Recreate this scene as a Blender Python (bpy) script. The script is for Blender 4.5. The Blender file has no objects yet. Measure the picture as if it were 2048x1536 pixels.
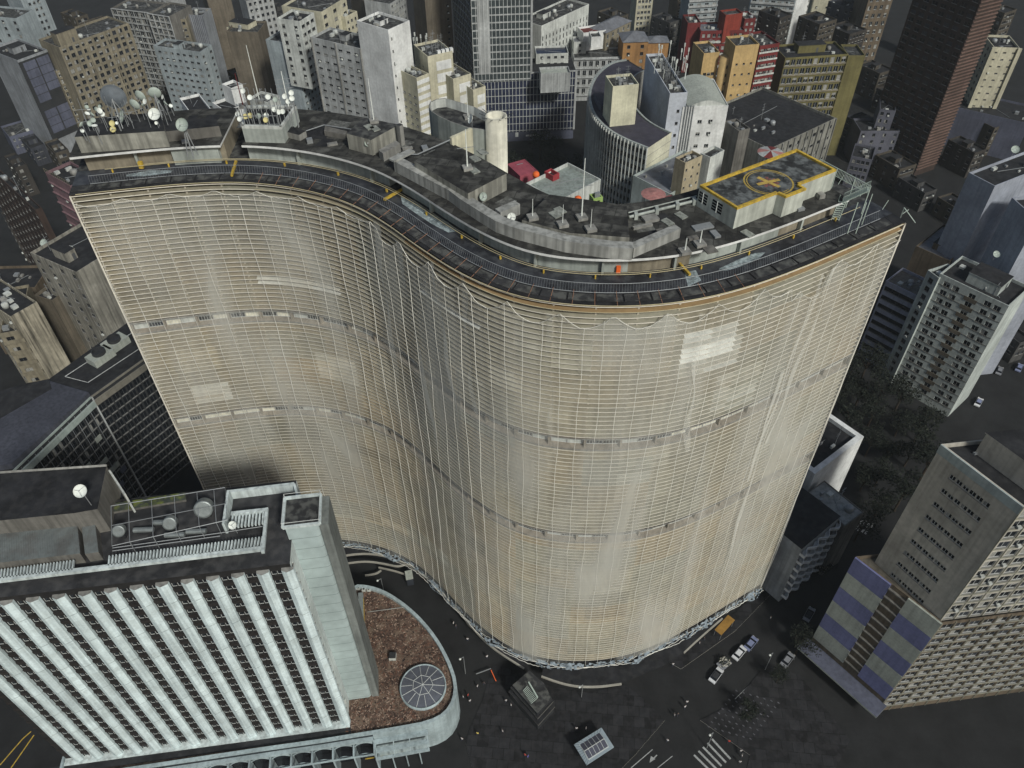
import bpy, bmesh, math, random
from mathutils import Vector, Matrix
random.seed(7)
scene = bpy.context.scene
C = scene.collection

# ------------------------------------------------------------------ camera (surveyed from the vertical vanishing point)
FPX, CX, CY, CAMH = 1575.0, 1024.0, 768.0, 180.0
_d = Vector(((1045 - CX) / FPX, (2370 - CY) / FPX, 1.0)).normalized()
_up = -_d
_f = Vector((0, 0, 1)); _y = (_f - _f.dot(_up) * _up).normalized(); _x = _y.cross(_up)
RM = Matrix((_x, _y, _up))
cam = bpy.data.cameras.new("camera"); co = bpy.data.objects.new("camera", cam); C.objects.link(co)
cam.sensor_width = 36; cam.lens = FPX / 2048 * 36; cam.clip_start = 1; cam.clip_end = 5000
cols = [RM @ Vector((1, 0, 0)), RM @ Vector((0, -1, 0)), RM @ Vector((0, 0, -1))]
co.matrix_world = Matrix(((cols[0][0], cols[1][0], cols[2][0], 0), (cols[0][1], cols[1][1], cols[2][1], 0),
                          (cols[0][2], cols[1][2], cols[2][2], CAMH), (0, 0, 0, 1)))
scene.camera = co

# ------------------------------------------------------------------ world, sun, exposure
SUN_EL, SUN_AZ = math.radians(40), math.radians(149)      # azimuth clockwise from +Y (north)
w = bpy.data.worlds.new("World"); scene.world = w; w.use_nodes = True
nt = w.node_tree; bg = nt.nodes['Background']
sky = nt.nodes.new('ShaderNodeTexSky'); sky.sky_type = 'NISHITA'; sky.sun_disc = False
sky.sun_elevation = SUN_EL; sky.sun_rotation = SUN_AZ; sky.dust_density = 3.0; sky.air_density = 1.2
nt.links.new(sky.outputs[0], bg.inputs[0]); bg.inputs[1].default_value = 0.06
sl = bpy.data.lights.new("sun", 'SUN'); so = bpy.data.objects.new("sun", sl); C.objects.link(so)
sl.energy = 2.8; sl.angle = math.radians(7.0); sl.color = (1.0, 0.985, 0.91)
sd = Vector((math.sin(SUN_AZ) * math.cos(SUN_EL), math.cos(SUN_AZ) * math.cos(SUN_EL), math.sin(SUN_EL)))
so.rotation_euler = sd.to_track_quat('Z', 'Y').to_euler(); so.location = (0, 0, 400)
scene.view_settings.view_transform = 'Standard'; scene.view_settings.look = 'None'
scene.view_settings.exposure = 0.0; scene.view_settings.gamma = 1
scene.render.engine = 'CYCLES'
scene.cycles.max_bounces = 6; scene.cycles.transparent_max_bounces = 12

# ------------------------------------------------------------------ surveying: photo pixel + height -> place in the world
def P(u, v, z=0.0):
    r = RM @ Vector(((u - CX) / FPX, (v - CY) / FPX, 1.0))
    s = (z - CAMH) / r.z
    return Vector((r.x * s, r.y * s, z))
def TAN(u, v):
    r = RM @ Vector(((u - CX) / FPX, (v - CY) / FPX, 1.0)); return math.hypot(r.x, r.y) / -r.z

# ------------------------------------------------------------------ materials
def sock(nt, n, k): return n.inputs[k]
MATS = {}
def mat(name, col, rough=0.85, var=0.25, scale=0.35, streak=0.0, dirt=0.0, dirtcol=(0.02, 0.02, 0.02), metal=0.0,
        spec=0.3, bump=0.0, attr=False, fine=0.1, tiles=None, lines=None):
    if name in MATS: return MATS[name]
    m = bpy.data.materials.new(name); m.use_nodes = True; nt = m.node_tree; N = nt.nodes; L = nt.links
    b = N['Principled BSDF']
    b.inputs['Roughness'].default_value = rough; b.inputs['Metallic'].default_value = metal
    b.inputs['Specular IOR Level'].default_value = spec
    geo = N.new('ShaderNodeNewGeometry')
    def noise(sc, vec=None, det=5.0):
        n = N.new('ShaderNodeTexNoise'); n.inputs['Scale'].default_value = sc; n.inputs['Detail'].default_value = det
        L.new(vec or geo.outputs['Position'], n.inputs['Vector']); return n.outputs['Fac']
    def ramp(fac, a, b_, c0, c1):
        r = N.new('ShaderNodeMapRange'); r.inputs['From Min'].default_value = a; r.inputs['From Max'].default_value = b_
        r.inputs['To Min'].default_value = c0; r.inputs['To Max'].default_value = c1; L.new(fac, r.inputs['Value']); return r.outputs[0]
    def mul(a, b_):
        q = N.new('ShaderNodeMath'); q.operation = 'MULTIPLY'; L.new(a, q.inputs[0])
        if isinstance(b_, float): q.inputs[1].default_value = b_
        else: L.new(b_, q.inputs[1])
        return q.outputs[0]
    fac = ramp(noise(scale), 0.3, 0.7, 1 - var, 1 + var * 0.6)
    fac = mul(fac, ramp(noise(scale * 9, det=3), 0.3, 0.7, 1 - fine, 1 + fine))
    if streak > 0:
        mp = N.new('ShaderNodeVectorMath'); mp.operation = 'MULTIPLY'; mp.inputs[1].default_value = (1.3, 1.3, 0.07)
        L.new(geo.outputs['Position'], mp.inputs[0])
        fac = mul(fac, ramp(noise(1.0, mp.outputs[0], 4), 0.42, 0.68, 1.0, 1 - streak))
    if tiles:
        bt = N.new('ShaderNodeTexBrick'); bt.inputs['Scale'].default_value = 1.0
        bt.inputs['Brick Width'].default_value = tiles[0]; bt.inputs['Row Height'].default_value = tiles[1]
        bt.inputs['Mortar Size'].default_value = tiles[2]; bt.inputs['Color1'].default_value = (1, 1, 1, 1)
        bt.inputs['Color2'].default_value = (0.32, 0.32, 0.32, 1); bt.inputs['Bias'].default_value = -.15; bt.inputs['Mortar'].default_value = (0.35, 0.35, 0.35, 1)
        rot = N.new('ShaderNodeMapping'); rot.inputs['Rotation'].default_value = (0, 0, tiles[3])
        L.new(geo.outputs['Position'], rot.inputs['Vector']); L.new(rot.outputs[0], bt.inputs['Vector'])
        s = N.new('ShaderNodeSeparateColor'); L.new(bt.outputs['Color'], s.inputs[0]); fac = mul(fac, s.outputs[0])
    if lines:   # horizontal seams every `pitch` metres of height
        s = N.new('ShaderNodeSeparateXYZ'); L.new(geo.outputs['Position'], s.inputs[0])
        q = N.new('ShaderNodeMath'); q.operation = 'PINGPONG'; L.new(s.outputs[2], q.inputs[0]); q.inputs[1].default_value = lines[0] / 2
        fac = mul(fac, ramp(q.outputs[0], 0.0, lines[1], lines[2], 1.0))
    mix = N.new('ShaderNodeMix'); mix.data_type = 'RGBA'; mix.blend_type = 'MULTIPLY'; mix.inputs[0].default_value = 1
    if attr:
        at = N.new('ShaderNodeAttribute'); at.attribute_name = 'paint'; L.new(at.outputs['Color'], mix.inputs[6])
    else: mix.inputs[6].default_value = (*col, 1)
    cmb = N.new('ShaderNodeCombineColor'); [L.new(fac, cmb.inputs[i]) for i in range(3)]
    L.new(cmb.outputs[0], mix.inputs[7]); out = mix.outputs[2]
    if dirt > 0:
        m2 = N.new('ShaderNodeMix'); m2.data_type = 'RGBA'; m2.inputs[7].default_value = (*dirtcol, 1)
        L.new(out, m2.inputs[6]); L.new(mul(ramp(noise(scale * 2.3, det=8), 0.45, 0.62, 0, 1), float(dirt)), m2.inputs[0]); out = m2.outputs[2]
    L.new(out, b.inputs['Base Color'])
    if bump > 0:
        bp = N.new('ShaderNodeBump'); bp.inputs['Strength'].default_value = bump; bp.inputs['Distance'].default_value = 0.05
        L.new(noise(6.0), bp.inputs['Height']); L.new(bp.outputs[0], b.inputs['Normal'])
    MATS[name] = m; return m

def wall(name, col, streak=0.35, dirt=0.25, **k):
    return mat(name, col, streak=streak, dirt=dirt, dirtcol=tuple(c * 0.45 for c in col), scale=0.12, bump=0.3, **k)
M_tar = mat('roof_tar', (0.032, 0.033, 0.035), 0.9, 0.5, 0.35, dirt=0.6, dirtcol=(0.13, 0.135, 0.125), bump=0.5)
M_tar2 = mat('roof_tar_dark', (0.018, 0.019, 0.022), 0.85, 0.5, 0.3, dirt=0.25, dirtcol=(0.06, 0.06, 0.06), bump=0.4)
M_slabs = mat('roof_slabs', (0.075, 0.076, 0.07), 0.9, 0.6, 0.4, dirt=0.75, dirtcol=(0.012, 0.012, 0.013), tiles=(3.2, 2.1, 0.06, 0.25), bump=0.5)
M_deck = mat('roof_deck', (0.03, 0.033, 0.042), 0.6, 0.6, 0.3, dirt=0.4, dirtcol=(0.1, 0.11, 0.12), bump=0.4, spec=0.5)
M_zinc = mat('roof_grey', (0.16, 0.17, 0.19), 0.6, 0.25, 0.3, dirt=0.3, dirtcol=(0.06, 0.06, 0.06))
M_conc = wall('concrete', (0.30, 0.30, 0.28), 0.4, 0.35)
M_concd = wall('concrete_dark', (0.17, 0.165, 0.15), 0.4, 0.35)
M_white = wall('white_paint', (0.72, 0.74, 0.73), 0.12, 0.1)
M_white2 = wall('white_paint_dirty', (0.58, 0.61, 0.58), 0.3, 0.25)
M_frame = mat('frame_white', (0.55, 0.58, 0.57), 0.6, 0.1)
M_framed = mat('frame_dark', (0.08, 0.085, 0.09), 0.6, 0.1)
M_glass = mat('glass_dark', (0.012, 0.014, 0.018), 0.22, 0.3, 0.5, spec=0.35)
M_glass2 = mat('glass_mid', (0.035, 0.04, 0.05), 0.3, 0.3, 0.5, spec=0.3)
M_sill = mat('sill', (0.20, 0.20, 0.19), 0.9, 0.2)
M_curt = mat('curtain', (0.28, 0.28, 0.26), 0.9, 0.3, 2.0)
M_navy = mat('glass_navy', (0.018, 0.022, 0.045), 0.2, 0.3, 0.5, spec=0.5)
M_steel = mat('steel', (0.30, 0.32, 0.33), 0.5, 0.15, metal=0.3)
M_dark = mat('dark_metal', (0.03, 0.032, 0.035), 0.6, 0.2)
M_yellow = mat('yellow_paint', (0.55, 0.38, 0.05), 0.8, 0.3, 0.8, dirt=0.5, dirtcol=(0.2, 0.15, 0.06))
M_pipe = mat('pipe_cream', (0.46, 0.41, 0.26), 0.6, 0.15)
M_rust = mat('rust', (0.30, 0.16, 0.10), 0.8, 0.3, 1.0)
M_orange = mat('orange', (0.75, 0.14, 0.03), 0.6, 0.1)

# ------------------------------------------------------------------ mesh building
class MB:
    def __init__(s): s.v = []; s.f = []; s.mi = []; s.mats = []; s.col = {}
    def m(s, mt):
        if mt not in s.mats: s.mats.append(mt)
        return s.mats.index(mt)
    def face(s, pts, mt, paint=None):
        i = len(s.v); s.v.extend(tuple(p) for p in pts); s.f.append(tuple(range(i, i + len(pts)))); s.mi.append(s.m(mt))
        if paint: s.col[len(s.f) - 1] = paint
        return s
    def hexa(s, b, t, mt, sides=True, bottom=True, top=True, topmat=None):
        n = len(b)
        if top: s.face(t, topmat or mt)
        if bottom: s.face(list(reversed(b)), mt)
        for i in range(n):
            j = (i + 1) % n; s.face([b[i], b[j], t[j], t[i]], mt)
        return s
    def prism(s, poly, z0, z1, mt, topmat=None, bottom=False):
        a = sum(poly[i][0] * poly[(i + 1) % len(poly)][1] - poly[(i + 1) % len(poly)][0] * poly[i][1] for i in range(len(poly)))
        if a < 0: poly = list(reversed(poly))
        return s.hexa([Vector((p[0], p[1], z0)) for p in poly], [Vector((p[0], p[1], z1)) for p in poly], mt, topmat=topmat, bottom=bottom)
    def box(s, c, ax, ay, sz, mt, topmat=None):   # c = centre of base; ax, ay half vectors; sz height
        ax, ay = Vector((ax[0], ax[1], 0)), Vector((ay[0], ay[1], 0)); c = Vector(c)
        return s.prism([c - ax - ay, c + ax - ay, c + ax + ay, c - ax + ay], c.z, c.z + sz, mt, topmat, True)
    def bar(s, a, b, r, mt, n=6, r2=None):
        a, b = Vector(a), Vector(b); d = (b - a)
        if d.length < 1e-6: return s
        d.normalize(); u = d.orthogonal().normalized(); w_ = d.cross(u); r2 = r if r2 is None else r2
        ra = [a + (u * math.cos(k * 2 * math.pi / n) + w_ * math.sin(k * 2 * math.pi / n)) * r for k in range(n)]
        rb = [b + (u * math.cos(k * 2 * math.pi / n) + w_ * math.sin(k * 2 * math.pi / n)) * r2 for k in range(n)]
        return s.hexa(ra, rb, mt)
    def path(s, pts, r, mt, n=4, closed=False):
        pts = [Vector(p) for p in pts]
        rings = []
        for i, p in enumerate(pts):
            d = (pts[min(i + 1, len(pts) - 1)] - pts[max(i - 1, 0)])
            if d.length < 1e-9: d = Vector((0, 0, 1))
            d.normalize(); u = d.cross(Vector((0.13, 0.2, 1)).normalized())
            if u.length < 0.05: u = d.orthogonal()
            u.normalize(); w_ = d.cross(u)
            k0 = len(s.v); s.v.extend(tuple(p + (u * math.cos(k * 2 * math.pi / n) + w_ * math.sin(k * 2 * math.pi / n)) * r) for k in range(n)); rings.append(k0)
        for a, b in zip(rings, rings[1:]):
            for k in range(n):
                s.f.append((a + k, a + (k + 1) % n, b + (k + 1) % n, b + k)); s.mi.append(s.m(mt))
        return s
    def lathe(s, c, prof, mt, n=16, axis=None):
        c = Vector(c); ax = Vector(axis or (0, 0, 1)).normalized(); u = ax.orthogonal().normalized(); w_ = ax.cross(u)
        k0 = len(s.v)
        for r, h in prof:
            for k in range(n):
                a = 2 * math.pi * k / n; s.v.append(tuple(c + ax * h + (u * math.cos(a) + w_ * math.sin(a)) * r))
        for i in range(len(prof) - 1):
            for k in range(n):
                a, b = k0 + i * n, k0 + (i + 1) * n; s.f.append((a + k, a + (k + 1) % n, b + (k + 1) % n, b + k)); s.mi.append(s.m(mt))
        return s
    def build(s, name, root=None, smooth=False, **props):
        if not s.f: return None
        loc = root.matrix_basis.translation if root else Vector((0, 0, 0))
        if root is not None and root.parent: loc = loc + root.parent.matrix_basis.translation
        me = bpy.data.meshes.new(name)
        me.from_pydata([(x - loc.x, y - loc.y, z - loc.z) for x, y, z in s.v], [], s.f)
        for mt in s.mats: me.materials.append(mt)
        me.polygons.foreach_set('material_index', s.mi)
        if smooth: me.polygons.foreach_set('use_smooth', [True] * len(s.f))
        if s.col:
            at = me.color_attributes.new('paint', 'FLOAT_COLOR', 'CORNER')
            for pi, p in enumerate(me.polygons):
                cc = s.col.get(pi, (0.3, 0.27, 0.22))
                for li in p.loop_indices: at.data[li].color = (*cc, 1)
        me.update()
        o = bpy.data.objects.new(name, me); C.objects.link(o)
        if root: o.parent = root
        for k, v in props.items(): o[k] = v
        return o
def tag(o, label, cat, group=None):
    o['label'] = label; o['category'] = cat
    if group: o['group'] = group
    return o
def thing(name, label, cat, loc=(0, 0, 0), group=None):
    o = bpy.data.objects.new(name, None); C.objects.link(o); o.location = loc; o.empty_display_size = 1
    return tag(o, label, cat, group)
def solo(mb, name, label, cat, base, group=None, smooth=False):     # a thing that is one mesh, origin at its base
    o = mb.build(name, None, smooth)
    b = Vector(base)
    o.data.transform(Matrix.Translation(-b)); o.location = b
    return tag(o, label, cat, group)
def copy_tree(o, parent=None):
    c = o.copy(); C.objects.link(c); c.parent = parent
    for ch in list(o.children): copy_tree(ch, c)
    return c
def struct(mb, name, smooth=False):
    o = mb.build(name, None, smooth); o['kind'] = 'structure'; return o

# ------------------------------------------------------------------ windows (one object each, mesh shared)
WIN = {}
def win_mesh(w_, h, style, var):
    key = (round(w_, 1), round(h, 1), style, var)
    if key in WIN: return WIN[key]
    w2, h2 = key[0] / 2, key[1] / 2
    m = MB(); dep = 0.22; fr = M_frame if style in ('white', 'pair') else M_framed
    gl = {0: M_glass, 1: M_glass, 2: M_glass2, 3: M_glass, 4: M_curt, 5: M_glass}[var]
    m.face([(-w2, dep, -h2), (w2, dep, -h2), (w2, dep, h2), (-w2, dep, h2)], gl)
    t = 0.07 if style != 'pair' else 0.06
    def b(x0, x1, z0, z1): m.hexa([Vector((x0, dep - .06, z0)), Vector((x1, dep - .06, z0)), Vector((x1, dep + .02, z0)), Vector((x0, dep + .02, z0))],
                                  [Vector((x0, dep - .06, z1)), Vector((x1, dep - .06, z1)), Vector((x1, dep + .02, z1)), Vector((x0, dep + .02, z1))], fr)
    b(-w2, w2, -h2, -h2 + t); b(-w2, w2, h2 - t, h2); b(-w2, -w2 + t, -h2 + t, h2 - t); b(w2 - t, w2, -h2 + t, h2 - t)
    if w2 > 0.45: b(-t / 2, t / 2, -h2 + t, h2 - t)
    def pb(x0, x1, y0, y1, z0, z1, mt): m.hexa([Vector((x0, y0, z0)), Vector((x1, y0, z0)), Vector((x1, y1, z0)), Vector((x0, y1, z0))], [Vector((x0, y0, z1)), Vector((x1, y0, z1)), Vector((x1, y1, z1)), Vector((x0, y1, z1))], mt)
    if style != 'pair': pb(-w2 - .06, w2 + .06, -.1, dep - .07, -h2 - .09, -h2 + .005, M_sill)
    if var == 5: pb(-.1, .6, -.45, .1, -h2 + .02, -h2 + .5, M_white2)
    if var == 1 and style != 'pair': m.face([(-w2 + t, dep - .02, -h2 + t), (-.05, dep - .02, -h2 + t), (-.05, dep - .02, h2 - t), (-w2 + t, dep - .02, h2 - t)], M_curt)
    if var == 3 and h2 > 0.5:
        m.face([(-w2 + t, dep - .03, 0.1), (w2 - t, dep - .03, 0.1), (w2 - t, dep - .03, h2 - t), (-w2 + t, dep - .03, h2 - t)], M_curt)
    me = bpy.data.meshes.new('window')
    me.from_pydata(m.v, [], m.f)
    for mt in m.mats: me.materials.append(mt)
    me.polygons.foreach_set('material_index', m.mi); me.update()
    WIN[key] = me; return me
def W(n, w_, h, fh=3.0, top=1.2, m=1.0, rows=99, style='dark', zmin=0, xs=None, var=(0, 0, 0, 0, 1, 2, 3, 3, 4, 5)):
    return dict(n=n, w=w_, h=h, fh=fh, top=top, m=m, rows=rows, style=style, zmin=zmin, xs=xs, var=var)

def facade(mb, a, b, out, z0, z1, spec, mt, wins):
    """wall from a to b (xy), outward normal out, with real openings; appends window placements"""
    a = Vector((a[0], a[1], 0)); b = Vector((b[0], b[1], 0)); d = b - a; Wd = d.length; d.normalize(); out = Vector(out).normalized()
    if not spec:
        q = [a + Vector((0, 0, z0)), b + Vector((0, 0, z0)), b + Vector((0, 0, z1)), a + Vector((0, 0, z1))]
        mb.face(q, mt); return
    w2, h = min(spec['w'] / 2, Wd * .46), spec['h']
    if spec['xs']: xs = [x * Wd for x in spec['xs']]
    else:
        n = spec['n']; lo, hi = spec['m'] + w2, Wd - spec['m'] - w2
        xs = [(lo + hi) / 2] if n == 1 else [lo + (hi - lo) * i / (n - 1) for i in range(n)]
    zs = []
    z = z1 - spec['top']
    while z - h > max(z0 + 0.4, spec['zmin']) and len(zs) < spec['rows']: zs.append(z); z -= spec['fh']
    ub = [0.0]
    for x in xs:
        if x - w2 > ub[-1] + 0.02 and x + w2 < Wd - 0.02: ub += [x - w2, x + w2]
    ub.append(Wd); zb = [z0]
    for zt in reversed(zs): zb += [zt - h, zt]
    zb.append(z1)
    def p(u, zz, dep=0): return a + d * u + Vector((0, 0, zz)) - out * dep
    for i in range(len(ub) - 1):
        for j in range(len(zb) - 1):
            u0, u1, v0, v1 = ub[i], ub[i + 1], zb[j], zb[j + 1]
            if v1 - v0 < 1e-4 or u1 - u0 < 1e-4: continue
            if i % 2 == 1 and j % 2 == 1:
                dp = 0.25
                mb.face([p(u0, v0), p(u1, v0), p(u1, v0, dp), p(u0, v0, dp)], mt)
                mb.face([p(u0, v1, dp), p(u1, v1, dp), p(u1, v1), p(u0, v1)], mt)
                mb.face([p(u0, v0), p(u0, v0, dp), p(u0, v1, dp), p(u0, v1)], mt)
                mb.face([p(u1, v0, dp), p(u1, v0), p(u1, v1), p(u1, v1, dp)], mt)
                wins.append((p((u0 + u1) / 2, (v0 + v1) / 2), out, u1 - u0, v1 - v0, spec['style'], random.choice(spec['var'])))
            else: mb.face([p(u0, v0), p(u1, v0), p(u1, v1), p(u0, v1)], mt)
def place_windows(root, wins, limit=100):
    cp = co.location if False else Vector((0, 0, CAMH))
    wins.sort(key=lambda t: (t[0] - cp).length)
    for t in wins[:limit]:
        o = bpy.data.objects.new('window', win_mesh(t[2], t[3], t[4], t[5])); C.objects.link(o); o.parent = root
        o.location = t[0] - root.location; o.rotation_euler = (0, 0, math.atan2(t[1].y, t[1].x) + math.pi / 2)
    rest = wins[limit:]
    if rest:
        m = MB(); mats = {}
        for t in rest:
            me = win_mesh(t[2], t[3], t[4], t[5]); R = Matrix.Translation(t[0]) @ Matrix.Rotation(math.atan2(t[1].y, t[1].x) + math.pi / 2, 4, 'Z')
            k0 = len(m.v); m.v.extend(tuple(R @ v.co) for v in me.vertices)
            for pl in me.polygons: m.f.append(tuple(k0 + i for i in pl.vertices)); m.mi.append(m.m(me.materials[pl.material_index]))
        o = m.build('window', root); o['kind'] = 'stuff'

def clutter(root, poly, z, seed, n=4, mats=(M_conc, M_white2), tanks=1, masts=1, box=None):
    """roof plant that belongs to the building: stair box, tanks, vents, masts"""
    rnd = random.Random(seed); o, ax, ay = poly    # corner, two edge vectors
    def at(s, t): return o + ax * s + ay * t + Vector((0, 0, 0))
    ux, uy = ax.normalized(), ay.normalized(); lx, ly = ax.length, ay.length
    if box:
        s, t, w_, d_, h = box; m = MB(); c = at(s, t); c.z = z
        m.box(c, ux * w_ / 2, uy * d_ / 2, h, mats[0], M_tar2)
        m.box(c + Vector((0, 0, h)), ux * (w_ / 2 + .15), uy * (d_ / 2 + .15), 0.18, mats[0], M_tar2)
        sb = m.build('stair_box', root)
        m = MB(); m.box(c - uy * (d_ / 2 + .03) + ux * w_ * .2, ux * .45, uy * .04, 2.0, M_framed); m.build('door', sb)
    for k in range(tanks):
        c = at(rnd.uniform(.15, .85), rnd.uniform(.15, .85)); c.z = z; m = MB(); r = rnd.uniform(.7, 1.1)
        m.lathe(c, [(0.01, 0), (r, 0), (r * .95, 1.3), (r * .6, 1.6), (0.01, 1.65)], rnd.choice([M_white2, M_steel, M_conc])); m.build('water_tank', root, True)
    m = MB()
    for k in range(n):
        c = at(rnd.uniform(.08, .92), rnd.uniform(.08, .92)); c.z = z; s_ = rnd.uniform(.3, .9)
        m = MB(); m.box(c, ux * s_, uy * s_ * rnd.uniform(.4, 1), rnd.uniform(.4, 1.1), rnd.choice([M_steel, M_conc, M_white2])); m.build('vent_box', root)
    for k in range(masts):
        c = at(rnd.uniform(.1, .9), rnd.uniform(.1, .9)); c.z = z; m = MB(); h = rnd.uniform(3, 7)
        m.bar(c, c + Vector((0, 0, h)), .07, M_steel, 5)
        for q in range(rnd.randint(2, 4)):
            e = c + Vector((0, 0, h * rnd.uniform(.5, .97))); m.bar(e - ux * .8, e + ux * .8, .04, M_steel, 4)
        m.build('antenna', root)
    m = MB(); c0 = at(rnd.uniform(.1, .4), rnd.uniform(.1, .9)); c0.z = z + .12; c1 = at(rnd.uniform(.6, .9), rnd.uniform(.1, .9)); c1.z = z + .12
    m.bar(c0, c1, .09, M_steel, 4); m.build('pipe', root)

BLD = {}
def bld(name, label, F, L, R, z, mt, left=None, right=None, z0=0.0, auth='R', roof=M_tar, par=0.9, group=None, cl=(4, 1, 1), box=None,
        ledge=None, fins=None, cat='building', depthL=None, lenR=None, limit=100, thick=0.25, parent=None, grooves=None, rdir=None):
    f, l, r = P(*F, z), P(*L, z), P(*R, z)
    if auth == 'R':
        dR = (r - f).normalized(); dL = Vector((-dR.y, dR.x, 0))
        if dL.dot(l - f) < 0: dL = -dL
    else:
        dL = (l - f).normalized(); dR = Vector((-dL.y, dL.x, 0))
        if dR.dot(r - f) < 0: dR = -dR
    if auth == 'B': dL = (l - f).normalized(); dR = (r - f).normalized() if not rdir else rdir
    nL = depthL or max((l - f).dot(dL), 2.0); nR = lenR or max((r - f).dot(dR), 2.0)
    a = f; b = f + dR * nR; c = b + dL * nL; d = f + dL * nL
    root = parent or thing(name, label, cat, ((a.x + c.x) / 2, (a.y + c.y) / 2, z0), group)
    m = MB(); wins = []
    oR = Vector((-dR.y, dR.x, 0)); oR = oR if oR.dot(dL) < 0 else -oR; oL = Vector((-dL.y, dL.x, 0)); oL = oL if oL.dot(dR) < 0 else -oL      # outward of the R side (f->b) and of the L side (f->d)
    facade(m, a, b, oR, z0, z, right, mt, wins); facade(m, a, d, oL, z0, z, left, mt, wins)
    facade(m, b, c, dR, z0, z, None, mt, wins); facade(m, d, c, dL, z0, z, None, mt, wins)
    # parapet coping and inner faces
    t = thick; ia, ib, ic, id_ = a + (dR + dL) * t, b + (dL - dR) * t, c - (dR + dL) * t, d + (dR - dL) * t
    up = lambda p_, zz: Vector((p_.x, p_.y, zz))
    for p0, p1, q0, q1 in ((a, b, ia, ib), (b, c, ib, ic), (c, d, ic, id_), (d, a, id_, ia)):
        m.face([up(p0, z), up(p1, z), up(q1, z), up(q0, z)], mt)
        m.face([up(q0, z), up(q1, z), up(q1, z - par), up(q0, z - par)], mt)
    m.build('wall' if not parent else 'upper_wall', root)
    m = MB(); m.face([up(ia, z - par), up(ib, z - par), up(ic, z - par), up(id_, z - par)], roof); m.build('roof', root)
    place_windows(root, wins, limit)
    if ledge:    # floor edges: (pitch, height, depth, material, first offset, sides)
        m = MB(); zz = z - ledge[4]
        while zz > z0 + 2:
            if 'R' in ledge[5]: m.box(Vector(((a.x + b.x) / 2, (a.y + b.y) / 2, zz)) + oR * ledge[2] / 2, dR * (nR / 2), oR * ledge[2] / 2, ledge[1], ledge[3])
            if 'L' in ledge[5]: m.box(Vector(((a.x + d.x) / 2, (a.y + d.y) / 2, zz)) + oL * ledge[2] / 2, dL * (nL / 2), oL * ledge[2] / 2, ledge[1], ledge[3])
            zz -= ledge[0]
        m.build('ledge', root)
    if fins:     # vertical fins: (pitch, width, depth, material, sides)
        m = MB()
        for side, p0, dd, oo, nn in (('R', a, dR, oR, nR), ('L', a, dL, oL, nL)):
            if side in fins[4]:
                k = max(2, int(nn / fins[0]) + 1)
                for i in range(k): m.box(up(p0 + dd * (nn * i / (k - 1)), z0) + oo * fins[2] / 2, dd * fins[1] / 2, oo * fins[2] / 2, z - z0 - .05, fins[3])
        m.build('fin', root)
    clutter(root, (a + (dR + dL) * .8, dR * (nR - 1.6), dL * (nL - 1.6)), z - par, len(BLD) + 3, cl[0], (mt, M_white2), cl[1], cl[2], box)
    BLD[name + str(len(BLD))] = (a, b, c, d)
    root['_axes'] = 0; del root['_axes']
    return root, (a, dR, dL, nR, nL)

# ================================================================== THE CURVED TOWER
ZR = 112.0
ROOFPX = [(138,388),(250,375),(380,362),(470,357),(560,365),(640,380),(720,405),(770,437),(830,487),(900,533),(960,564),(1030,591),(1100,604),(1200,612),(1300,610),(1400,599),(1500,572),(1600,535),(1700,490),(1815,440)]
ctrl = [P(u, v, ZR).xy for u, v in ROOFPX]
for _ in range(2):      # light smoothing of the surveyed points
    ctrl = [ctrl[0]] + [ctrl[i] * .6 + (ctrl[i - 1] + ctrl[i + 1]) * .2 for i in range(1, len(ctrl) - 1)] + [ctrl[-1]]
dense = []
for i in range(len(ctrl) - 1):
    p0, p1, p2, p3 = ctrl[max(i - 1, 0)], ctrl[i], ctrl[i + 1], ctrl[min(i + 2, len(ctrl) - 1)]
    for k in range(12):
        t = k / 12; dense.append(0.5 * ((2 * p1) + (p2 - p0) * t + (2 * p0 - 5 * p1 + 4 * p2 - p3) * t * t + (3 * p1 - p0 - 3 * p2 + p3) * t ** 3))
dense.append(ctrl[-1])
DS = 0.8; EP = [dense[0]]; acc = 0
for a, b in zip(dense, dense[1:]):
    seg = (b - a).length; t = 0
    while acc + (seg - t) >= DS:
        t += DS - acc; EP.append(a + (b - a) * (t / seg)); acc = 0
    acc += seg - t
EN = []
for i in range(len(EP)):
    d = (EP[min(i + 2, len(EP) - 1)] - EP[max(i - 2, 0)]).normalized(); EN.append(Vector((d.y, -d.x)))
NS = len(EP); SLEN = (NS - 1) * DS
def E(s, off, z):
    """point at arc length s, `off` metres behind the front edge, height z"""
    x = min(max(s / DS, 0), NS - 1.001); i = int(x); t = x - i
    p = EP[i].lerp(EP[i + 1], t); n = EN[i].lerp(EN[i + 1], t).normalized()
    return Vector((p.x - n.x * off, p.y - n.y * off, z))
def s_of(u, v, z):
    q = P(u, v, z).xy; return min(range(NS), key=lambda i: (EP[i] - q).length) * DS
def s_face(u, v):
    """arc length and height on the front face under a photo pixel"""
    r = RM @ Vector(((u - CX) / FPX, (v - CY) / FPX, 1.0)); az = math.atan2(r.x, r.y)
    i = min((i for i in range(NS)), key=lambda i: abs(math.atan2(EP[i].x, EP[i].y) - az))
    return i * DS, CAMH - EP[i].length / TAN(u, v)
def ribbon(mb, s0, s1, oa, za, ob, zb, mt, step=1.6, paint=None):
    n = max(1, round(abs(s1 - s0) / step))
    for k in range(n):
        a, b = s0 + (s1 - s0) * k / n, s0 + (s1 - s0) * (k + 1) / n
        mb.face([E(a, oa, za), E(b, oa, za), E(b, ob, zb), E(a, ob, zb)], mt, paint)
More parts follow.
